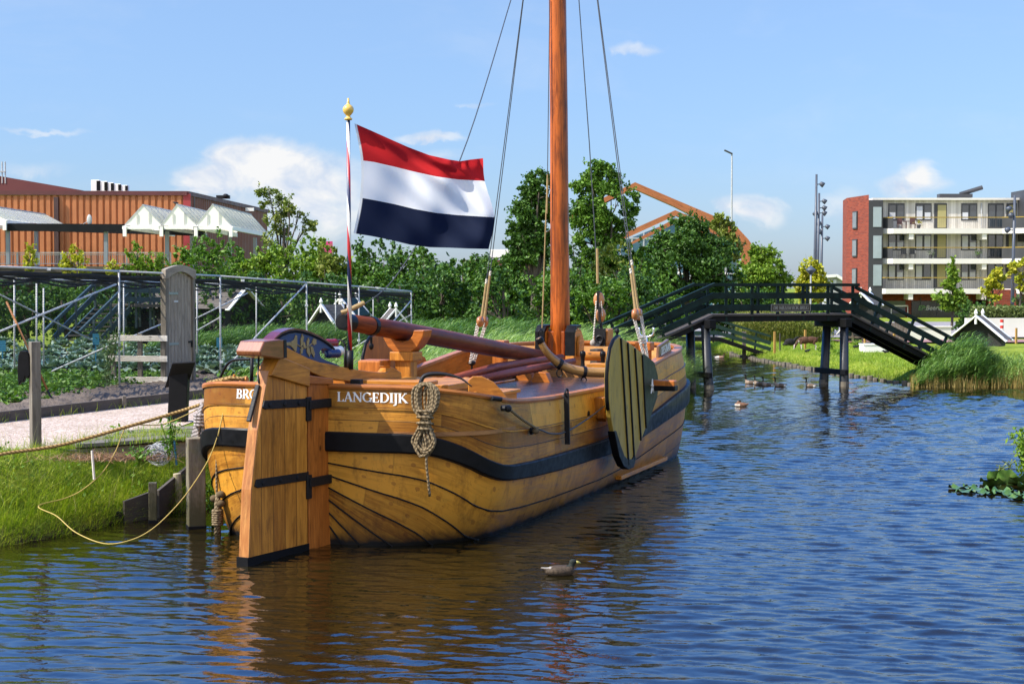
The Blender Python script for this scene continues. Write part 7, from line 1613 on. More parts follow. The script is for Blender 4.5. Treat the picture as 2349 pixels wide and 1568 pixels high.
uv_tree('yellow_tree', 'yellow leaved young tree beside the park lamp', 1855, 745, 96, [(1860, 605, 16, 16, 0), (1845, 620, 18, 16, 0), (1872, 622, 18, 16, 0), (1858, 645, 30, 20, 0), (1835, 655, 18, 16, 0), (1885, 650, 18, 16, 0), (1858, 675, 36, 20, 0)], 6000, .24, L_yel, 2.0, .10, 11, clump=.12)
uv_tree('conical_tree', 'young conical green tree standing before the lowest balcony', 2183, 752, 100, [(2184, 612, 6, 16, 0), (2183, 630, 12, 16, 0), (2182, 648, 20, 14, 0), (2186, 665, 27, 14, 0), (2180, 680, 35, 13, 0), (2188, 695, 33, 12, 0), (2182, 706, 24, 8, 0)], 6500, .24, L_lime, 2.2, .09, 12, clump=.13, shell=.6)
uv_tree('young_tree', 'sparse yellow green young tree right of the conical tree', 2275, 748, 98, [(2285, 625, 12, 12, 0), (2270, 645, 14, 12, 0), (2285, 660, 16, 10, 0), (2262, 672, 12, 10, 0), (2280, 680, 18, 8, 0), (2300, 640, 9, 8, 0)], 1900, .25, L_yel, 2.2, .07, 13, clump=.2, shell=.9, nclump=70)
uv_tree('young_tree', 'sparse young tree at the right edge before the corner wing', 2338, 750, 92, [(2330, 612, 18, 10, 0), (2350, 605, 16, 14, 0), (2340, 640, 14, 10, 0), (2355, 630, 14, 14, 0), (2320, 622, 10, 8, 0), (2345, 660, 12, 10, 0)], 1700, .25, L_yel, 2.4, .08, 14, clump=.2, shell=.9, nclump=60)
# clipped planting in front of the apartment block
for i, (u, vt, w, lab) in enumerate([(2225, 700, 60, 'low end of the clipped shrub bed left of the white gabled hutch'), (2275, 690, 80, 'dark shrub mass behind the white gabled hutch'), (2335, 684, 90, 'dark shrub mass right of the white gabled hutch')]): bush_uv(u, vt, 735, w * 1.25, 92 + i, lab, L_dark, 'shrub_bed', 'shrub', 'shrub bed before the apartments', 120 + i, 1.3, .2)
m_hedge = mat_leaf('pale_hedge', [(.08, .11, .03), (.14, .18, .05), (.2, .25, .08)], .2)
p = at(2330, 742, 88); n = 6000; xs_ = RNG.uniform(at(2228, 740, 88).x, at(2420, 740, 88).x, n); v, f = leaf_quads(np.stack([xs_ - p.x, RNG.uniform(-.5, .5, n), RNG.uniform(.35, 1.35, n) - p.z + .9], 1), .16, RNG); hd_ = npmesh('low_hedge', v, f, m_hedge); hd_.location = p; tag(hd_, 'low clipped pale hedge on top of the grey planter wall', 'hedge')
pw = MB(); a, c = at(2215, 746, 87), at(2440, 746, 87); pw.box(((a.x + c.x) / 2, 87, .95), c.x - a.x, .4, 1.25); tag(pw.build('planter_wall', m_slab, origin=(a.x, 87, .3)), 'low pale concrete planter wall below the clipped hedge', 'wall')
sheet('road', [(8, 85.6), (60, 85.6), (60, 125), (8, 125)], .53, mat_plain('grey_paving', (.22, .20, .19), .9, .15, 1.2, .2))
sheet('footpath', [(17, 78), (60, 78), (60, 82), (17, 82)], .534, mat_plain('red_brick_paving', (.26, .13, .11), .9, .15, 2, .2))
# tall weedy grasses behind the goat
m_wd = mat_leaf('tall_yellow_green_weeds', [(.06, .09, .012), (.13, .17, .022), (.21, .22, .04), (.26, .20, .07)], .3)
X = np.concatenate([RNG.uniform(at(1690, 760, 80).x, at(1850, 760, 80).x, 3800), RNG.uniform(at(1850, 760, 80).x, at(1905, 760, 80).x, 900)]); Y = RNG.uniform(79, 83, len(X)); Hh = np.where(X < at(1850, 760, 80).x, 1.55, .95) * RNG.uniform(.65, 1.1, len(X))
tag(reeds('tall_weeds', X, Y, np.full(len(X), .45), Hh, m_wd, (.1, 0), .32, 5, .05, .3), kind='stuff')
# ================================================================= huts and stair footbridge on the left bank
m_tile = mat_plain('grey_thatch_tiles', (.10, .088, .075), .9, .35, 7, .5)
m_dwall = mat_plain('black_tarred_boards', (.016, .015, .014), .8, .3, 5, .3)
def hut(name, label, apex, wid, dep, rise, wallh, rz, roof, board=.16, fin=True, op=True, back_board=True, group=None):
    """gable at apex facing local -y; ridge runs to local +y"""
    m = Matrix.Rotation(rz, 3, 'Z'); X_, Y_ = m @ V(1, 0, 0), m @ V(0, 1, 0); A_ = Vector(apex); b_ = A_ - ZZ * (rise + wallh)
    o = thing(name, label, 'hut', b_, group); hw = wid / 2
    mb = MB(); mb.prism([(-hw * .8, wallh * .0), (hw * .8, 0), (hw * .8, wallh + rise * .16), (0, wallh + rise * .9), (-hw * .8, wallh + rise * .16)], b_ + Y_ * (dep / 2 + .15), X_, ZZ, dep - .3); mb.build('wall', m_dwall, o)
    for sd in (-1, 1):
        d_ = (X_ * (hw * sd) - ZZ * rise); n_ = d_.cross(Y_).normalized(); n_ = n_ if n_.z > 0 else -n_; mb = MB(); k = max(3, int(d_.length / .16))
        for i in range(k): mb.box6(A_ + d_ * ((i + .5) / k) + Y_ * (dep / 2) + n_ * .02, Y_ * (dep / 2), d_ * (.56 / k), (n_ + d_.normalized() * .18) * .014)
        mb.build('roof_slope', roof, o)
    for f, on_ in ((0, True), (dep, back_board)):
        if not on_: continue
        mb = MB()
        for sd in (-1, 1): mb.beam(A_ + Y_ * (f + (-.03 if f == 0 else .03)) + ZZ * .03, A_ + X_ * (hw * 1.05 * sd) - ZZ * rise * 1.05 + Y_ * (f + (-.03 if f == 0 else .03)), .05 + .012 * (sd > 0), board, Y_)
        if fin: mb.lathe([(.05, -.28), (.05, .02), (.03, .05), (.075, .14), (.02, .28), (.0, .30)], A_ + Y_ * (f - .06 if f == 0 else f + .06), 8)
        mb.build('bargeboard', M['white'], o)
    return o
def hut_px(name, label, ua, va, uf, vf, Y, dep, rz, roof, wallh=.4, **k):
    a, f = at(ua, va, Y), at(uf, vf, Y); return hut(name, label, a, abs(f.x - a.x) * 2 / max(.3, math.cos(rz)), dep, a.z - f.z, wallh, rz, roof, **k)
hut_px('duck_hut', 'small hut with steep white gable boards left of the flagpole', 738.5, 700, 706, 744, 59, 1.3, R(-28), m_tile, board=.14, wallh=.3)
hut_px('duck_hut', 'hut with dark green roof partly hidden behind the flagpole', 781, 684, 745, 724, 63, 1.4, R(-20), M['bridge2'], board=.12, wallh=.6)
hut_px('duck_hut', 'small hut with white gable boards at the right end of the cage', 908, 710, 880, 742, 60, 1.2, R(15), m_tile, board=.13, wallh=.4)
# long barn roof, ridge to the left
A_ = at(563, 661, 64); Bq = at(350, 661, 66)
hut('low_barn', 'long low barn with grey tiled roof and white end boards behind the garden door', A_, 2.6, (A_ - Bq).length, .86, 1.5, math.atan2(Bq.y - A_.y, Bq.x - A_.x) - R(90), m_tile, board=.2, fin=False)
# stair footbridge
sbr = thing('stair_footbridge', 'dark teal wooden stair footbridge seen through the cage netting', 'footbridge', at(175, 800, 60))
m_teal = mat_plain('dark_teal_paint', (.018, .038, .045), .45, .3, 3, .1)
lo_, hi_ = at(165, 800, 59), at(262, 700, 61.5); wv_ = V(.95, .35, 0) * .62
for k in range(11):
    c = lo_.lerp(hi_, k / 10); mb = MB(); mb.box6(c, wv_, V(-.04, .12, 0), ZZ * .025); mb.build('step', M['weathered'], sbr)
for sd in (-1, 1):
    mb = MB(); e = wv_ * sd * 1.06
    mb.beam(lo_ + e - ZZ * .1, hi_ + e - ZZ * .1, .06, .24); mb.beam(lo_ + e + ZZ * .45, hi_ + e + ZZ * .5, .05, .2); mb.beam(lo_ + e + ZZ * .92 - V(.3, .3, .25), hi_ + e + ZZ * .98, .09, .12)
    mb.build('railing', m_teal, sbr)
    for k in (.1, .5, .95): mb = MB(); c = lo_.lerp(hi_, k) + e; mb.beam(c - ZZ * .2, c + ZZ * .95, .08, .08); mb.build('post', m_teal, sbr)
dk0, dk1 = hi_ + V(.3, .3, 0), at(412, 702, 64.5); dn_ = V(-.12, .99, 0)
mb = MB(); mb.beam(dk0, dk1, 1.3, .12); mb.build('deck', M['dark_plank'], sbr)
for sd in (-.62, .62):
    mb = MB()
    for z_ in (.25, .62, .98): mb.beam(dk0 + dn_ * sd + ZZ * z_, dk1 + dn_ * sd + ZZ * z_, .05, .2 if z_ < .9 else .11)
    mb.build('railing', m_teal, sbr)
    for k in range(5): mb = MB(); c = dk0.lerp(dk1, k / 4) + dn_ * (sd * 1.04); mb.beam(c - ZZ * .9, c + ZZ * .98, .09, .09); mb.build('post', m_teal, sbr)
# ================================================================= main footbridge
NL = g(1622, 893, 0); BA = V(math.cos(R(20)), math.sin(R(20)), 0); BWd = V(-BA.y, BA.x, 0)
def bs(u):   # axis coordinate of the near side plane at pixel column u
    d_ = ray(u, 700); k = (NL - CAM).dot(BWd) / Vector((d_.x, d_.y, 0)).dot(BWd); return (CAM + d_ * k - NL).dot(BA)
sR = (g(1948, 887, 0) - NL).dot(BA)
s0_, s1_ = bs(1634), bs(1950); zD = 2.44
def bpt(s, w, z): return NL + BA * s + BWd * w + ZZ * z
sl_l = .40; sl_r = .455; sA, sB = bs(1322), bs(2316)
sD = bs(2150)
def dz(s):
    if s < s0_: return zD - (s0_ - s) * sl_l
    if s > s1_: return zD - (s - s1_) * sl_r
    return zD
mbr = thing('footbridge', 'dark green wooden footbridge on tarred piles across the canal with name plaque', 'footbridge', NL)
BWID = 1.32
m_dk = mat_wood('dark_bridge_planks', (.085, .07, .06), (.035, .03, .026), .8, 0, boards=.16)
for a, c in ((sA, s0_), (s0_, s1_), (s1_, sB)):
    mb = MB(); P = [[bpt(a, w, dz(a)) for w in (-.08, BWID + .08)], [bpt(c, w, dz(c)) for w in (-.08, BWID + .08)]]
    d_ = (P[1][0] - P[0][0]); n_ = d_.cross(BWd).normalized(); n_ = n_ if n_.z > 0 else -n_
    mb.box6((P[0][0] + P[1][1]) / 2 - n_ * .03, d_ / 2, BWd * (BWID / 2 + .08), n_ * .03); mb.build('deck', m_dk, mbr)
    mb = MB()
    for w in (0.02, BWID / 2, BWID - .02): mb.beam(bpt(a, w, dz(a) - .15), bpt(c, w, dz(c) - .15), .10, .19)
    mb.build('stringer', M['tar'], mbr)
for w in (-.06, BWID + .06):
    for a, c in ((sA, s0_ + .06), (s0_ - .02 + (.0 if w < 0 else -.0), s1_ + .3), (s1_ + .18, sB)):
        up = 1 if a < s0_ - .1 else 0
        nx_ = V(0, 0, 1)
        for z0, th, nm in ((.96, .10, 'handrail'), (.60, .20, 'rail_board'), (.20, .20, 'rail_board')):
            ea, ec = a, c
            if nm == 'rail_board' and c > s1_ + .2 and a > s1_: ea = a - .05
            off = 0.003 * (1 if a < s0_ - .1 else (2 if a > s1_ else 0))
            mb = MB(); mb.beam(bpt(ea, w + off, (zD - (s0_ - ea) * sl_l if up else (zD - (ea - s1_) * sl_r if a > s1_ else zD)) + z0), bpt(ec, w + off, (zD - (s0_ - ec) * sl_l if up else (zD - (ec - s1_) * sl_r if a > s1_ else zD)) + z0), .13 if nm == 'handrail' else .045, th); mb.build(nm, M['bridge'], mbr, bevel=.006)
    wo_ = w + (.06 if w < 0 else -.06)
    for k in range(6):
        s = lerp(s0_ + .5, s1_ + .1, k / 5); mb = MB(); mb.box6(bpt(s, wo_, zD + .38), ZZ * .62, BA * .04, BWd * .04); mb.build('post', M['bridge'], mbr)
    for k in range(5):
        s = lerp(s1_ + .85, sB - .3, k / 4); n_ = (BA * sl_r + ZZ).normalized(); c = bpt(s, wo_, dz(s)); mb = MB(); mb.beam(c - n_ * .22, c + n_ * .92, .08, .08, BWd); mb.build('post', M['bridge'], mbr)
    for k in range(5):
        s = lerp(s0_ - .8, sA + .2, k / 4); n_ = (-BA * sl_l + ZZ).normalized(); c = bpt(s, wo_, dz(s)); mb = MB(); mb.beam(c - n_ * .22, c + n_ * .92, .08, .08, BWd); mb.build('post', M['bridge'], mbr)
mb = MB(); mb.box6(bpt(sB + .02, -.06, dz(sB) + .35), ZZ * .85, BA * .11, BWd * .11); mb.build('end_post', M['bridge'], mbr, bevel=.01)
m_leg = mat_plain('tarred_pile', (.013, .015, .019), .45, .4, 4, .3)
for s in (0.0, sR):
    for w, ba in ((-.02, -.14), (1.05, .12)):
        lean = .08 if s == 0 else -.05
        mb = MB(); mb.tube([bpt(s + lean * (0), w + ba, -.7), bpt(s, w + ba * .8, 0), bpt(s - lean * 1.2, w, 2.1)], [.165, .16, .14], 14); lg = mb.build('pile', m_leg, mbr, smooth=True)
        mb = MB(); mb.tube([bpt(s, w + ba * .82, -.05), bpt(s, w + ba * .8, .16)], .164, 14); mb.build('waterline_band', mat_plain('pale_waterline_scum', (.14, .12, .09), .9, .4, 9, .2), lg)
    mb = MB(); mb.box6(bpt(s - .05, .52, 2.13), BWd * 1.0, BA * .13, ZZ * .15); mb.build('cap_beam', M['tar'], mbr, bevel=.03)
    mb = MB(); mb.box6(bpt(s + .03 - .15, .5, .48), BWd * .98, BA * .06, ZZ * .09); mb.build('cross_beam', M['tar'], mbr, bevel=.01)
pq_ = bs(1765); pe_ = bs(1855); plq = MB(); zc_ = zD + .20; plq.box6(bpt((pq_ + pe_) / 2, -.10, zc_), BA * ((pe_ - pq_) / 2), ZZ * .125, BWd * .012); pl_o = plq.build('name_plaque', mat_plain('dark_brown_plaque', (.022, .014, .012), .4, .2, 6, 0), mbr)
mb = MB(); L_ = (pe_ - pq_) / 2; c_ = bpt((pq_ + pe_) / 2, -.115, zc_)
for z_ in (-.115, .115): mb.beam(c_ - BA * L_ + ZZ * z_, c_ + BA * L_ + ZZ * z_, .012, .016)
for x_ in (-1, 1): mb.beam(c_ + BA * L_ * x_ - ZZ * .115, c_ + BA * L_ * x_ + ZZ * .115, .012, .016, BA)
m_plq = mat_plain('dull_plaque_letters', (.22, .21, .19), .6, .1, 3, 0); mb.build('plaque_border', m_plq, pl_o)
mb = MB(); txt = 'DR WILLEM BOK BRUG'; hh_ = .115
W0 = text_len(txt, hh_); sp_ = (2 * L_ - .16) / W0; letters(mb, txt, lambda x, y: (c_ - BA * (L_ - .07) + BA * x + ZZ * (y - .055), -BWd), hh_, sp_, .22); mb.build('plaque_lettering', m_plq, pl_o)
# ================================================================= second footbridge
b2 = thing('low_footbridge', 'second lower green footbridge with long flat rails behind the main one', 'footbridge', at(1645, 775, 71))
def q2(u, v, w=0): return at(u, v, 71 + w)
for w in (0, 1.4):
    for v0, v1, v2, th, m_ in ((733, 734, 771, .10, 'bridge2'), (748, 749, 787, .17, 'bridge2'), (762, 763, 801, .17, 'bridge2')):
        u2 = 1768 if v0 < 740 else 1768
        mb = MB(); mb.beam(q2(1150, v0, w), q2(1647, v1, w), .06, th); mb.build('rail', M[m_], b2); mb = MB(); mb.beam(q2(1647, v1, w + .01), q2(u2, v2, w + .01), .06, th); mb.build('rail', M[m_], b2)
    for u, vt, vb in ((1200, 733, 785), (1290, 733, 785), (1380, 733, 785), (1470, 733, 785), (1560, 733, 785), (1640, 733, 785), (1684, 746, 790), (1735, 760, 806)):
        mb = MB(); mb.beam(q2(u, vt, w + .06), q2(u - 4, vb, w + .06), .08, .07, V(0, 1, 0)); mb.build('post', M['bridge2'], b2)
mb = MB(); mb.beam(q2(1150, 777, .7), q2(1647, 777, .7), 1.4, .18); mb.beam(q2(1647, 777, .7), q2(1755, 813, .7), 1.4, .18); mb.build('deck', M['tar'], b2)
for u in (1300, 1480, 1590, 1707): mb = MB(); p = q2(u, 800, .7); mb.box((p.x, p.y, .4), .16, .16, 1.7); mb.build('pile', M['weathered'], b2)
# ================================================================= meadow on the right
m_mg = mat_leaf('meadow_grass', [(.09, .16, .012), (.17, .27, .018), (.26, .37, .03), (.38, .38, .08)], .4)
X, Y, Z, d = scatter(90000, 10, 24, 50, 86, lambda X, Y, d: (d > -.1) & (d < 9) & (RNG.random(len(X)) < np.clip(1.15 - d * .1, .3, 1)) & (X > 9.9))
n = len(X); tag(blades('meadow_grass', np.stack([X, Y, Z - .02], 1), RNG.uniform(.05, .16, n) + .10 * np.exp(-(d / .5) ** 2), RNG.normal(0, .07, (n, 3)) * np.array([1, 1, 0]), .030, m_mg, 1), kind='stuff')
# reeds at the right end of the bridge
def reed_u(n, u0, u1, Y0, Y1, h0, h1, mat, wind, name, leaf=.55, nl=6):
    Y = RNG.uniform(Y0, Y1, n); U = RNG.uniform(u0, u1, n); X = (U - CU) / CF * Y; Z = np.maximum(ground_z(X, Y), -.1); tag(reeds(name, X, Y, Z, RNG.uniform(h0, h1, n), mat, wind, leaf, nl, .028), kind='stuff')
U = RNG.uniform(0, 1, 1500); Y = RNG.uniform(50.3, 52.6, 1500); uu = 2105 + 185 * U; hh_ = np.interp(uu, [2105, 2140, 2180, 2225, 2255, 2272, 2290], [.35, .7, .95, 1.2, 1.15, .7, .4]) * RNG.uniform(.65, 1.1, 1500); X = (uu - 14 - CU) / CF * Y
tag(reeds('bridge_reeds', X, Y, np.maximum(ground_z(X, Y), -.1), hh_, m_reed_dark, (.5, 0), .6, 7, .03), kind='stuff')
reed_u(520, 1470, 1548, 43.5, 48.5, .9, 1.45, m_reed, (.6, 0), 'bow_reeds', .6, 7)
reed_u(1300, 2255, 2480, 50.4, 52.2, .35, .65, m_reed, (.15, 0), 'short_reeds', .4, 4)
m_dry = mat_leaf('dry_reed_stems', [(.18, .12, .03), (.34, .25, .07), (.45, .36, .14)], .2)
n = 2600; Y = RNG.uniform(50.2, 51.2, n); X = (RNG.uniform(2090, 2480, n) - CU) / CF * Y; tag(blades('reed_stems', np.stack([X, Y, np.maximum(ground_z(X, Y), -.05)], 1), RNG.uniform(.2, .55, n), RNG.normal(0, .06, (n, 3)) * np.array([1, 1, 0]), .016, m_dry, 2), kind='stuff')
# timber edging stakes along the far bank
k = 0; pts_ = [Vector((a, b_, 0)) for a, b_ in [(13.62, 51.5), (12.3, 58.8), (11.3, 70), (10.95, 76)]]; stk0 = None
for a, c in zip(pts_, pts_[1:]):
    n_ = int((c - a).length / .55)
    for i in range(n_):
        p = a.lerp(c, i / n_) + V(-.12 + random.gauss(0, .02), 0, 0)
        if stk0 is None:
            mb = MB(); mb.tube([p - ZZ * .4, p + ZZ * .10], .11, 8); stk0 = mb.build('bank_stake', M['weathered'], origin=p); o = stk0
        else: o = stk0.copy(); col.objects.link(o); o.location = p + ZZ * random.uniform(-.03, .05); o.rotation_euler = (0, 0, random.random() * 3)
        tag(o, 'short round timber stake in the row edging the meadow bank', 'stake', 'bank edging stakes')
m_ystk = mat_wood('yellow_pine_stake', (.46, .27, .07), (.3, .16, .04), .7, 0)
for u, vt, vb, lab, mm in ((1777, 760, 803, 'yellow pine stake left of the grazing goat', m_ystk), (1847, 756, 801, 'yellow pine stake standing in front of the goat', m_ystk), (1789, 764, 803, 'thin dark stake between goat and low footbridge', M['dark_plank']), (1984, 757, 800, 'yellow pine stake at the white box under the ramp', m_ystk), (2331, 752, 788, 'yellow pine stake near the right edge of the meadow', m_ystk), (2265, 733, 790, 'tall thin orange rod in front of the white gabled hutch', m_ystk), (2051, 765, 800, 'yellow pine stake behind the bridge ramp', m_ystk)):
    p = g(u, vb, .45); zt = at(u, vt, p.y).z; mb = MB(); w_ = .05 if 'thin' in lab else .085; mb.box(V(p.x, p.y, (zt + .3) / 2), w_, w_, zt - .3, .3); tag(mb.build('fence_stake', mm, origin=p), lab, 'stake')
p = g(2017, 808, .45); wbx = thing('white_box', 'low white box lying on the meadow under the bridge ramp', 'box', p); mb = MB(); mb.box(p + V(0, .5, .14), 1.35, .9, .36); mb.build('body', M['white'], wbx, bevel=.03); mb = MB(); mb.box(p + V(0, .5, .34), 1.40, .95, .05); mb.build('lid', M['white'], wbx, bevel=.015)
hut_px('duck_hutch', 'white gabled hutch with two white finials at the right end of the bridge', 2239.5, 726, 2296, 779, 58, 1.0, R(-30), m_tile, wallh=.25, board=.2)
hut_px('duck_hutch', 'white gabled hutch half hidden behind the right bridge ramp', 1976, 672, 1950, 700, 76, 1.4, R(-30), m_tile, wallh=1.5, board=.3)
hut_px('duck_hutch', 'low white gabled hutch between the right bridge piles', 1944, 742, 1922, 765, 79, 1.2, R(-20), m_tile, wallh=.4, board=.18)
pf2 = thing('board_fence', 'grey upright board fence behind the right bridge pile', 'fence', g(2010, 790, .45)); mb = MB()
for i in range(16): p = at(1992 + i * 6.2, 775, 80); mb.box((p.x, p.y, .95), .13, .03, 1.05 + .05 * (i % 3))
mb.build('boards', M['weathered'], pf2)
mf = thing('mesh_pen', 'timber framed pen with green mesh behind the right bridge piles', 'pen', at(1955, 790, 79)); mb = MB()
for u in (1934, 1956, 1978): p = at(u, 775, 79); mb.box((p.x, p.y, 1.0), .09, .09, 1.2)
for v in (758, 773, 788): mb.beam(at(1934, v, 79), at(1978, v, 79), .06, .09)
mb.build('frame', M['weathered'], mf); mb = MB(); mb.add([at(1934, 758, 79.05), at(1978, 758, 79.05), at(1978, 790, 79.05), at(1934, 790, 79.05)], [(0, 1, 2, 3)]); mb.build('mesh', mat_plain('green_mesh', (.012, .05, .035), .8, .3, 3, 0), mf)
ws_ = MB(); a, c = at(2052, 750, 84), at(2180, 790, 84); ws_.box(((a.x + c.x) / 2, 84, (a.z + .4) / 2), c.x - a.x, .25, a.z - .4); ws_.box(((a.x + c.x) / 2, 84, a.z + .03), c.x - a.x + .1, .35, .07); tag(ws_.build('white_wall', m_slab, origin=((a.x + c.x) / 2, 84, .4)), 'low white wall behind the right bridge ramp', 'wall')
p = at(2298, 762, 83); bo = thing('bollard', 'red and white banded bollard by the road', 'bollard', (p.x, p.y, .5)); mb = MB(); mb.tube([(p.x, p.y, .5), (p.x, p.y, 1.5)], .09, 10); mb.build('post', M['white'], bo); mb = MB()
for z_ in (.75, 1.1, 1.42): mb.tube([(p.x, p.y, z_), (p.x, p.y, z_ + .16)], .095, 10)
mb.build('red_band', mat_plain('red_paint', (.5, .03, .02), .4, .1, 3, 0), bo)
# ================================================================= birds and goat
def region_mat(name, base, rules, rough=.75):
    """rules: (axis, lo, hi, colour) painted in object space, later wins; soft by noise"""
    m, t, b = newmat(name, rough, .2); co = t.coord('Object'); s = t.sep(co); n = t.noise(co, 55, 5, .75); nz = t.math('MULTIPLY', t.math('SUBTRACT', n, .5), .05)
    c = t.mix(t.ramp(n, [(.38, 0.0), (.62, .9)]), tuple(min(1, x * 1.35) for x in base), tuple(x * .35 for x in base))
    for conds, cc in rules:
        k = None
        for ax, lo, hi in conds:
            x = t.math('ADD', s[ax], nz); q = t.math('MULTIPLY', t.math('GREATER_THAN', x, lo), t.math('LESS_THAN', x, hi)); k = q if k is None else t.math('MULTIPLY', k, q)
        c = t.mix(k, c, cc)
    t.link(c, b.inputs['Base Color']); return m
def solid(mb, name, mat, parent, vox):
    o = mb.build(name, mat, parent, smooth=True); r_ = o.modifiers.new('Remesh', 'REMESH'); r_.mode = 'VOXEL'; r_.voxel_size = vox; r_.use_smooth_shade = True; s_ = o.modifiers.new('Smooth', 'SMOOTH'); s_.factor = .5; s_.iterations = 3; return o
def swimmer(name, label, cat, p, hd, S, mat, neck, head, body, billc, group=None, tail=.10, lift=0.0):
    """body length S; neck list of (x,z,r) fractions of S; local +x forward"""
    o = thing(name, label, cat, p, group); P0 = Vector(p) + ZZ * (.02 if lift == 0 else 0); mb = MB()
    bl, bw_, bh = body
    mb.ell(P0 + V(0, 0, S * (bh * .35 + lift)), S * bl, S * bw_, S * bh, 14, 9); mb.ell(P0 + V(S * .16, 0, S * (bh * .4 + lift)), S * bl * .6, S * bw_ * .9, S * bh * .95, 12, 8)
    mb.tube([P0 + V(-S * bl * .6, 0, S * (bh * .5 + lift)), P0 + V(-S * (bl + tail), 0, S * (bh * .95 + lift))], [S * bh * .55, S * .018], 10)
    mb.tube(spline([P0 + V(S * x, 0, S * z) for x, z, r in neck], 5), [lerp(neck[min(int(i / 5), len(neck) - 1)][2], neck[min(int(i / 5) + 1, len(neck) - 1)][2], (i % 5) / 5) * S for i in range(5 * (len(neck) - 1) + 1)], 10)
    hx_, hz_, hr = head; mb.ell(P0 + V(S * hx_, 0, S * hz_), S * hr * 1.25, S * hr, S * hr, 10, 8)
    b_ = solid(mb, 'body', mat, o, S * .022)
    mb = MB(); q = P0 + V(S * (hx_ + hr * 1.0), 0, S * (hz_ - hr * .15)); mb.tube([q, q + V(S * hr * .8, 0, -S * hr * .1), q + V(S * hr * 1.6, 0, -S * hr * .35)], [S * hr * .55, S * hr * .42, S * hr * .12], 8); mb.build('bill', mat_plain('bill_' + name, billc, .4, .1, 20, 0), o, smooth=True)
    mb = MB()
    for sd in (-1, 1): mb.ell(P0 + V(S * (hx_ + hr * .5), S * hr * .88 * sd, S * (hz_ + hr * .2)), S * hr * .16, S * hr * .1, S * hr * .16, 6, 5)
    mb.build('eye', M['black'], o)
    o.rotation_euler = (0, 0, hd); return o
S = .48
m_mal = region_mat('mallard_plumage', (.07, .05, .033), [([(0, -.5, -.10), (2, .085, .5)], (.26, .24, .21)), ([(0, -.5, -.25)], (.03, .025, .02)), ([(0, -.08, .14), (2, .105, .14)], (.05, .035, .025)), ([(0, .08, .5), (2, .10, .5)], (.018, .022, .018))])
swimmer('mallard', 'dark mallard duck swimming alone in front of the barge', 'duck', g(1283, 1318, 0), R(8), S, m_mal, [(.24, .10, .10), (.30, .18, .075), (.31, .25, .07)], (.33, .27, .075), (.36, .19, .15), (.34, .30, .06), tail=.10)
m_goo = region_mat('goose_plumage', (.12, .09, .065), [([(0, .04, .5), (2, .0, .16)], (.26, .20, .15)), ([(0, -.5, -.12), (2, -.1, .075)], (.62, .60, .55)), ([(0, .04, .5), (2, .16, .9)], (.010, .009, .009))])
for i, (u, v, hd, lab) in enumerate(((1722, 881, 150, 'leading brown goose with black neck, leftmost of the swimming row'), (1743, 883, 160, 'second goose from the left in the swimming row'), (1762, 886, 158, 'middle goose of the swimming row, third from the left'), (1790, 887, 165, 'fourth goose from the left in the swimming row'), (1860, 888, 140, 'goose swimming apart on the right near the bridge pile'))):
    swimmer('goose', lab, 'goose', g(u, v, 0), R(hd), .50 + .03 * (i == 0), m_goo, [(.26, .12, .10), (.34, .24, .06), (.34, .42, .045), (.35, .54, .045)], (.37, .57, .058), (.38, .20, .16), (.012, .011, .01), 'geese swimming in a row')
m_gre = region_mat('grebe_plumage', (.16, .085, .05), [([(0, .02, .5), (2, -.1, .07)], (.62, .56, .48)), ([(0, -.5, .1), (2, -.1, .02)], (.5, .35, .24)), ([(2, .13, .9)], (.02, .014, .012))])
swimmer('grebe', 'resting grebe with tucked neck floating behind the barge bow', 'grebe', g(1700, 932, 0), R(165), .44, m_gre, [(.2, .1, .1), (.22, .2, .06), (.12, .26, .055)], (.08, .30, .07), (.42, .22, .17), (.3, .2, .15))
swimmer('duck', 'pale brown duck on the dark water behind the left pile', 'duck', g(1650, 822, 0), R(0), .60, region_mat('pale_duck_plumage', (.40, .24, .16), [([(0, -.5, -.02)], (.62, .56, .5)), ([(2, .16, .9)], (.2, .11, .06))]), [(.28, .12, .09), (.34, .22, .055), (.36, .3, .05)], (.38, .33, .065), (.40, .18, .15), (.4, .25, .06))
def stander(name, label, cat, p, hd, S, mat, neck, head, billc, group=None, leg=.22, pitch=0.0):
    o = swimmer(name, label, cat, Vector(p), hd, S, mat, [(x, z + leg, r) for x, z, r in neck], (head[0], head[1] + leg, head[2]), (.36, .18, .17), billc, group, lift=leg)
    mb = MB(); P0 = Vector(p)
    for sd in (-1, 1): mb.tube([P0 + V(0, S * .07 * sd, S * (leg + .02)), P0 + V(S * .02, S * .07 * sd, 0), P0 + V(S * .12, S * .08 * sd, 0)], [S * .028, S * .02, S * .015], 6)
    mb.build('leg', mat_plain('leg_' + name, (.05, .04, .035), .6, .1, 9, 0), o); return o
m_crow = region_mat('crow_plumage', (.020, .020, .024), [])
for u, v, hd, lab in ((1851, 810, 30, 'black jackdaw on the bank edge below the goat'), (1899, 815, 200, 'black jackdaw at the weeds above the bank'), (1936, 800, 160, 'black jackdaw between the right bridge piles'), (1962, 800, 20, 'black jackdaw just left of the white box'), (2033, 812, 190, 'black jackdaw in front of the white box'), (2073, 806, 10, 'black jackdaw right of the standing goose')):
    stander('jackdaw', lab, 'bird', g(u, v, .45), R(hd), .36, m_crow, [(.26, .12, .10), (.33, .17, .09)], (.36, .2, .10), (.02, .02, .02), 'jackdaws on the meadow')
p = at(404, 470, YC - 1.0); stander('bird', 'small dark bird perched on the ridge of the middle canopy', 'bird', p, R(170), .55, m_crow, [(.26, .12, .10), (.33, .17, .09)], (.36, .2, .10), (.02, .02, .02))
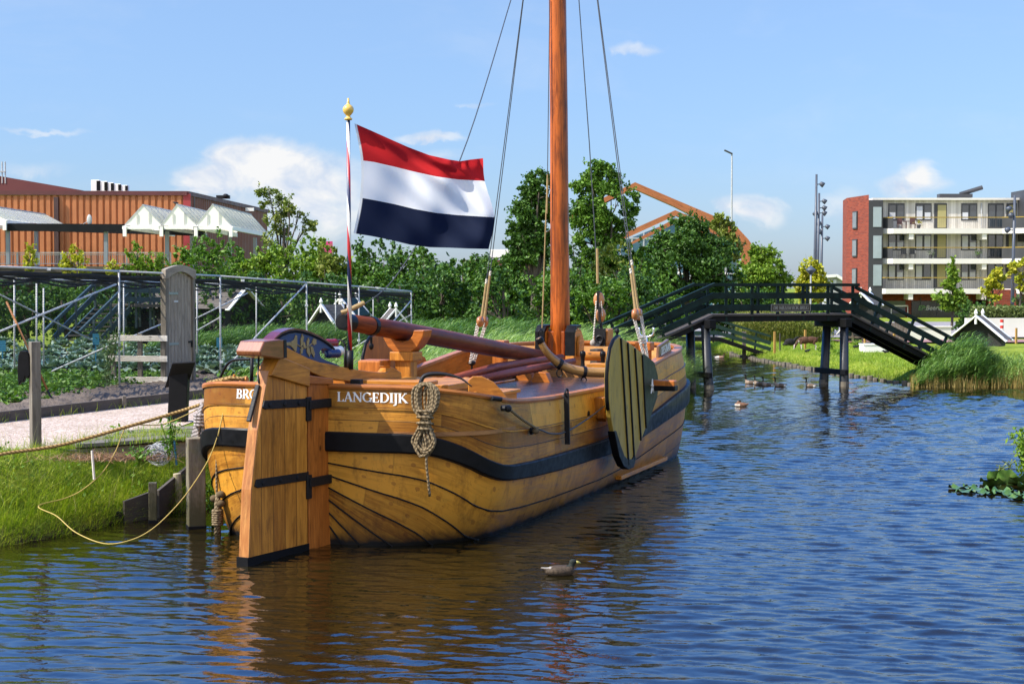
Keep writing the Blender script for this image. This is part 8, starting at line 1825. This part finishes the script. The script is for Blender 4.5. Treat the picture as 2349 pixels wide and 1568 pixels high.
m_sgo = region_mat('standing_goose_plumage', (.13, .10, .075), [([(2, .0, .20)], (.6, .57, .52)), ([(0, .05, .5), (2, .30, .9)], (.02, .018, .016))])
stander('goose', 'goose standing on the meadow right of the white box, head down', 'goose', g(2047, 810, .45), R(200), .62, m_sgo, [(.26, .14, .10), (.38, .16, .06), (.44, .08, .045)], (.46, .05, .055), (.012, .011, .01))
stander('goose', 'goose grazing under the right bridge ramp with white cheek', 'goose', g(2105, 808, .45), R(185), .62, m_goo, [(.26, .14, .10), (.40, .14, .06), (.50, .04, .045)], (.52, .0, .055), (.012, .011, .01))
for u, v, hh_ in ((1905, 806, .5), (1885, 812, .4), (1965, 800, .45), (1925, 818, .35)): plant('leafy_weed', {1905: 'tall leafy weed clump on the meadow edge beside a jackdaw', 1885: 'small weed clump on the meadow edge below the goat', 1965: 'weed clump behind the right bridge piles', 1925: 'low weed clump left of the right bridge piles'}[u], 'plant', g(u, v, .42), hh_, 160, .35, .12, L_lime, 8)
# goat
gp_ = g(1850, 803, .45); go = thing('goat', 'brown goat with white legs grazing on the meadow', 'goat', gp_)
mb = MB(); G = lambda x, y, z: gp_ + V(x, y, z)
mb.ell(G(.22, 0, .47), .26, .125, .165, 12, 9); mb.ell(G(-.08, 0, .46), .24, .13, .175, 12, 9); mb.ell(G(.38, 0, .47), .14, .11, .14, 10, 8); mb.ell(G(-.25, 0, .44), .13, .105, .155, 10, 8)
mb.tube(spline([G(-.26, 0, .50), G(-.40, 0, .40), G(-.50, 0, .24)], 5), [.105, .10, .092, .085, .08, .075, .07, .068, .066, .064, .06], 10)
mb.ell(G(-.53, 0, .19), .065, .055, .085, 10, 8); mb.tube([G(-.54, 0, .18), G(-.57, 0, .06)], [.05, .032], 8); mb.ell(G(-.575, 0, .05), .034, .032, .034)
for x, kn in ((-.24, -1), (.36, 1)):
    for sd in (-1, 1):
        if kn < 0: mb.tube([G(x, .07 * sd, .42), G(x - .01, .075 * sd, .22), G(x + .01, .075 * sd, .03), G(x, .075 * sd, 0)], [.058, .032, .024, .03], 8)
        else: mb.tube([G(x, .06 * sd, .44), G(x - .03, .075 * sd, .30), G(x + .07, .075 * sd, .19), G(x + .055, .075 * sd, .03), G(x + .05, .075 * sd, 0)], [.085, .05, .028, .024, .03], 8)
mb.tube([G(.49, 0, .54), G(.55, 0, .60), G(.58, 0, .59)], [.03, .022, .012], 6)
gm = region_mat('goat_coat', (.085, .040, .024), [([(2, -.1, .27), (0, -.42, .7)], (.58, .52, .46)), ([(0, -.8, -.545), (2, .0, .3)], (.4, .34, .3)), ([(0, -.40, -.33), (2, .2, .45)], (.5, .45, .4))])
solid(mb, 'body', gm, go, .014)
mb = MB()
for sd in (-1, 1): mb.tube(spline([G(-.50, .035 * sd, .26), G(-.47, .06 * sd, .34), G(-.40, .08 * sd, .36)], 4), [.018, .017, .016, .015, .014, .012, .010, .008, .004], 6)
mb.build('horn', M['weathered'], go); mb = MB()
for sd in (-1, 1): mb.ell(G(-.49, .09 * sd, .23), .022, .055, .03, 8, 6)
mb.build('ear', gm, go)
p = g(1815, 795, .45); cg_ = thing('black_goat', 'small black goat lying behind the brown goat', 'goat', p); mb = MB(); mb.ell(p + V(0, .4, .20), .28, .14, .19); mb.tube([p + V(.2, .4, .26), p + V(.32, .4, .42)], [.09, .06], 8); mb.ell(p + V(.37, .4, .43), .085, .055, .06); mb.ell(p + V(-.2, .38, .1), .16, .12, .09)
solid(mb, 'body', region_mat('black_coat', (.014, .013, .013), []), cg_, .016)
# ================================================================= water plants at the right edge
m_pad, t, b = newmat('lily_pad', .35); co = t.coord('Object'); n_ = t.noise(co, 9, 4); t.link(t.ramp(n_, [(.3, (.03, .085, .012)), (.6, (.08, .15, .025)), (.75, (.18, .19, .06))]), b.inputs['Base Color'])
def pad_mesh(sd_):
    rg = random.Random(sd_); P = []; n = 20
    for j in range(5):
        r_ = .17 * j / 4; P.append([V(r_ * math.cos(a) * (1 + .05 * math.sin(3 * a + sd_)), r_ * .85 * math.sin(a), .004 + .05 * (j / 4) ** 3 * (.4 + rg.random()) * (1 if i % 5 < 2 else .2)) for i, a in [(i, .18 + i / n * 5.95) for i in range(n + 1)]])
    mb = MB(); mb.grid(P); return mb
pads = []
i = 0
for u, v, k, tilt in [(2200, 1122, 1, 0), (2226, 1118, .8, 0), (2215, 1130, 1, 0), (2246, 1126, 1.1, 0), (2262, 1134, 1, 0), (2280, 1120, 1.2, .5), (2290, 1108, 1.1, 1.0), (2300, 1131, 1.1, 0), (2312, 1112, 1.2, 1.15), (2318, 1138, 1, 0), (2335, 1128, 1.2, .2), (2340, 1115, 1.2, .6), (2350, 1140, 1.1, 0), (2365, 1124, 1.3, .3), (2375, 1140, 1.1, 0), (2330, 1146, .9, 0), (2268, 1110, .9, .25), (2395, 1130, 1.2, .2)]:
    p = g(u, v, .0); p.z = .012 + .001 * i + .06 * tilt
    if i < 3: o = pad_mesh(i).build('lily_pad', m_pad, smooth=True); pads.append(o)
    else: o = pads[i % 3].copy(); col.objects.link(o)
    o.location = p; o.rotation_euler = (-tilt, tilt * .3, random.random() * 6.28 if tilt == 0 else random.uniform(-.5, .5)); o.scale = (k, k, k); i += 1
    tag(o, 'yellow green lily pad floating in the patch at the right edge' if tilt < .9 else ('large lily leaf standing upright, left of two in the patch' if u < 2300 else 'large lily leaf standing upright, right of two in the patch'), 'lily pad', 'lily pads at the right edge')
plant('water_plant', 'bushy green marsh plant rising at the right edge behind the lily pads', 'plant', g(2352, 1098, 0), .9, 420, .28, .10, L_lime, 10)
plant('water_plant', 'small dark water weed poking up left of the marsh plant', 'plant', g(2316, 1072, 0), .16, 40, .16, .05, L_olive, 5)
plant('water_plant', 'small dark water weed farthest left of the marsh plant', 'plant', g(2292, 1082, 0), .12, 36, .2, .05, L_olive, 5)
# overhanging leaves on the right bank, out of the water
# ================================================================= final: names and groups are set above
bpy.context.view_layer.update()
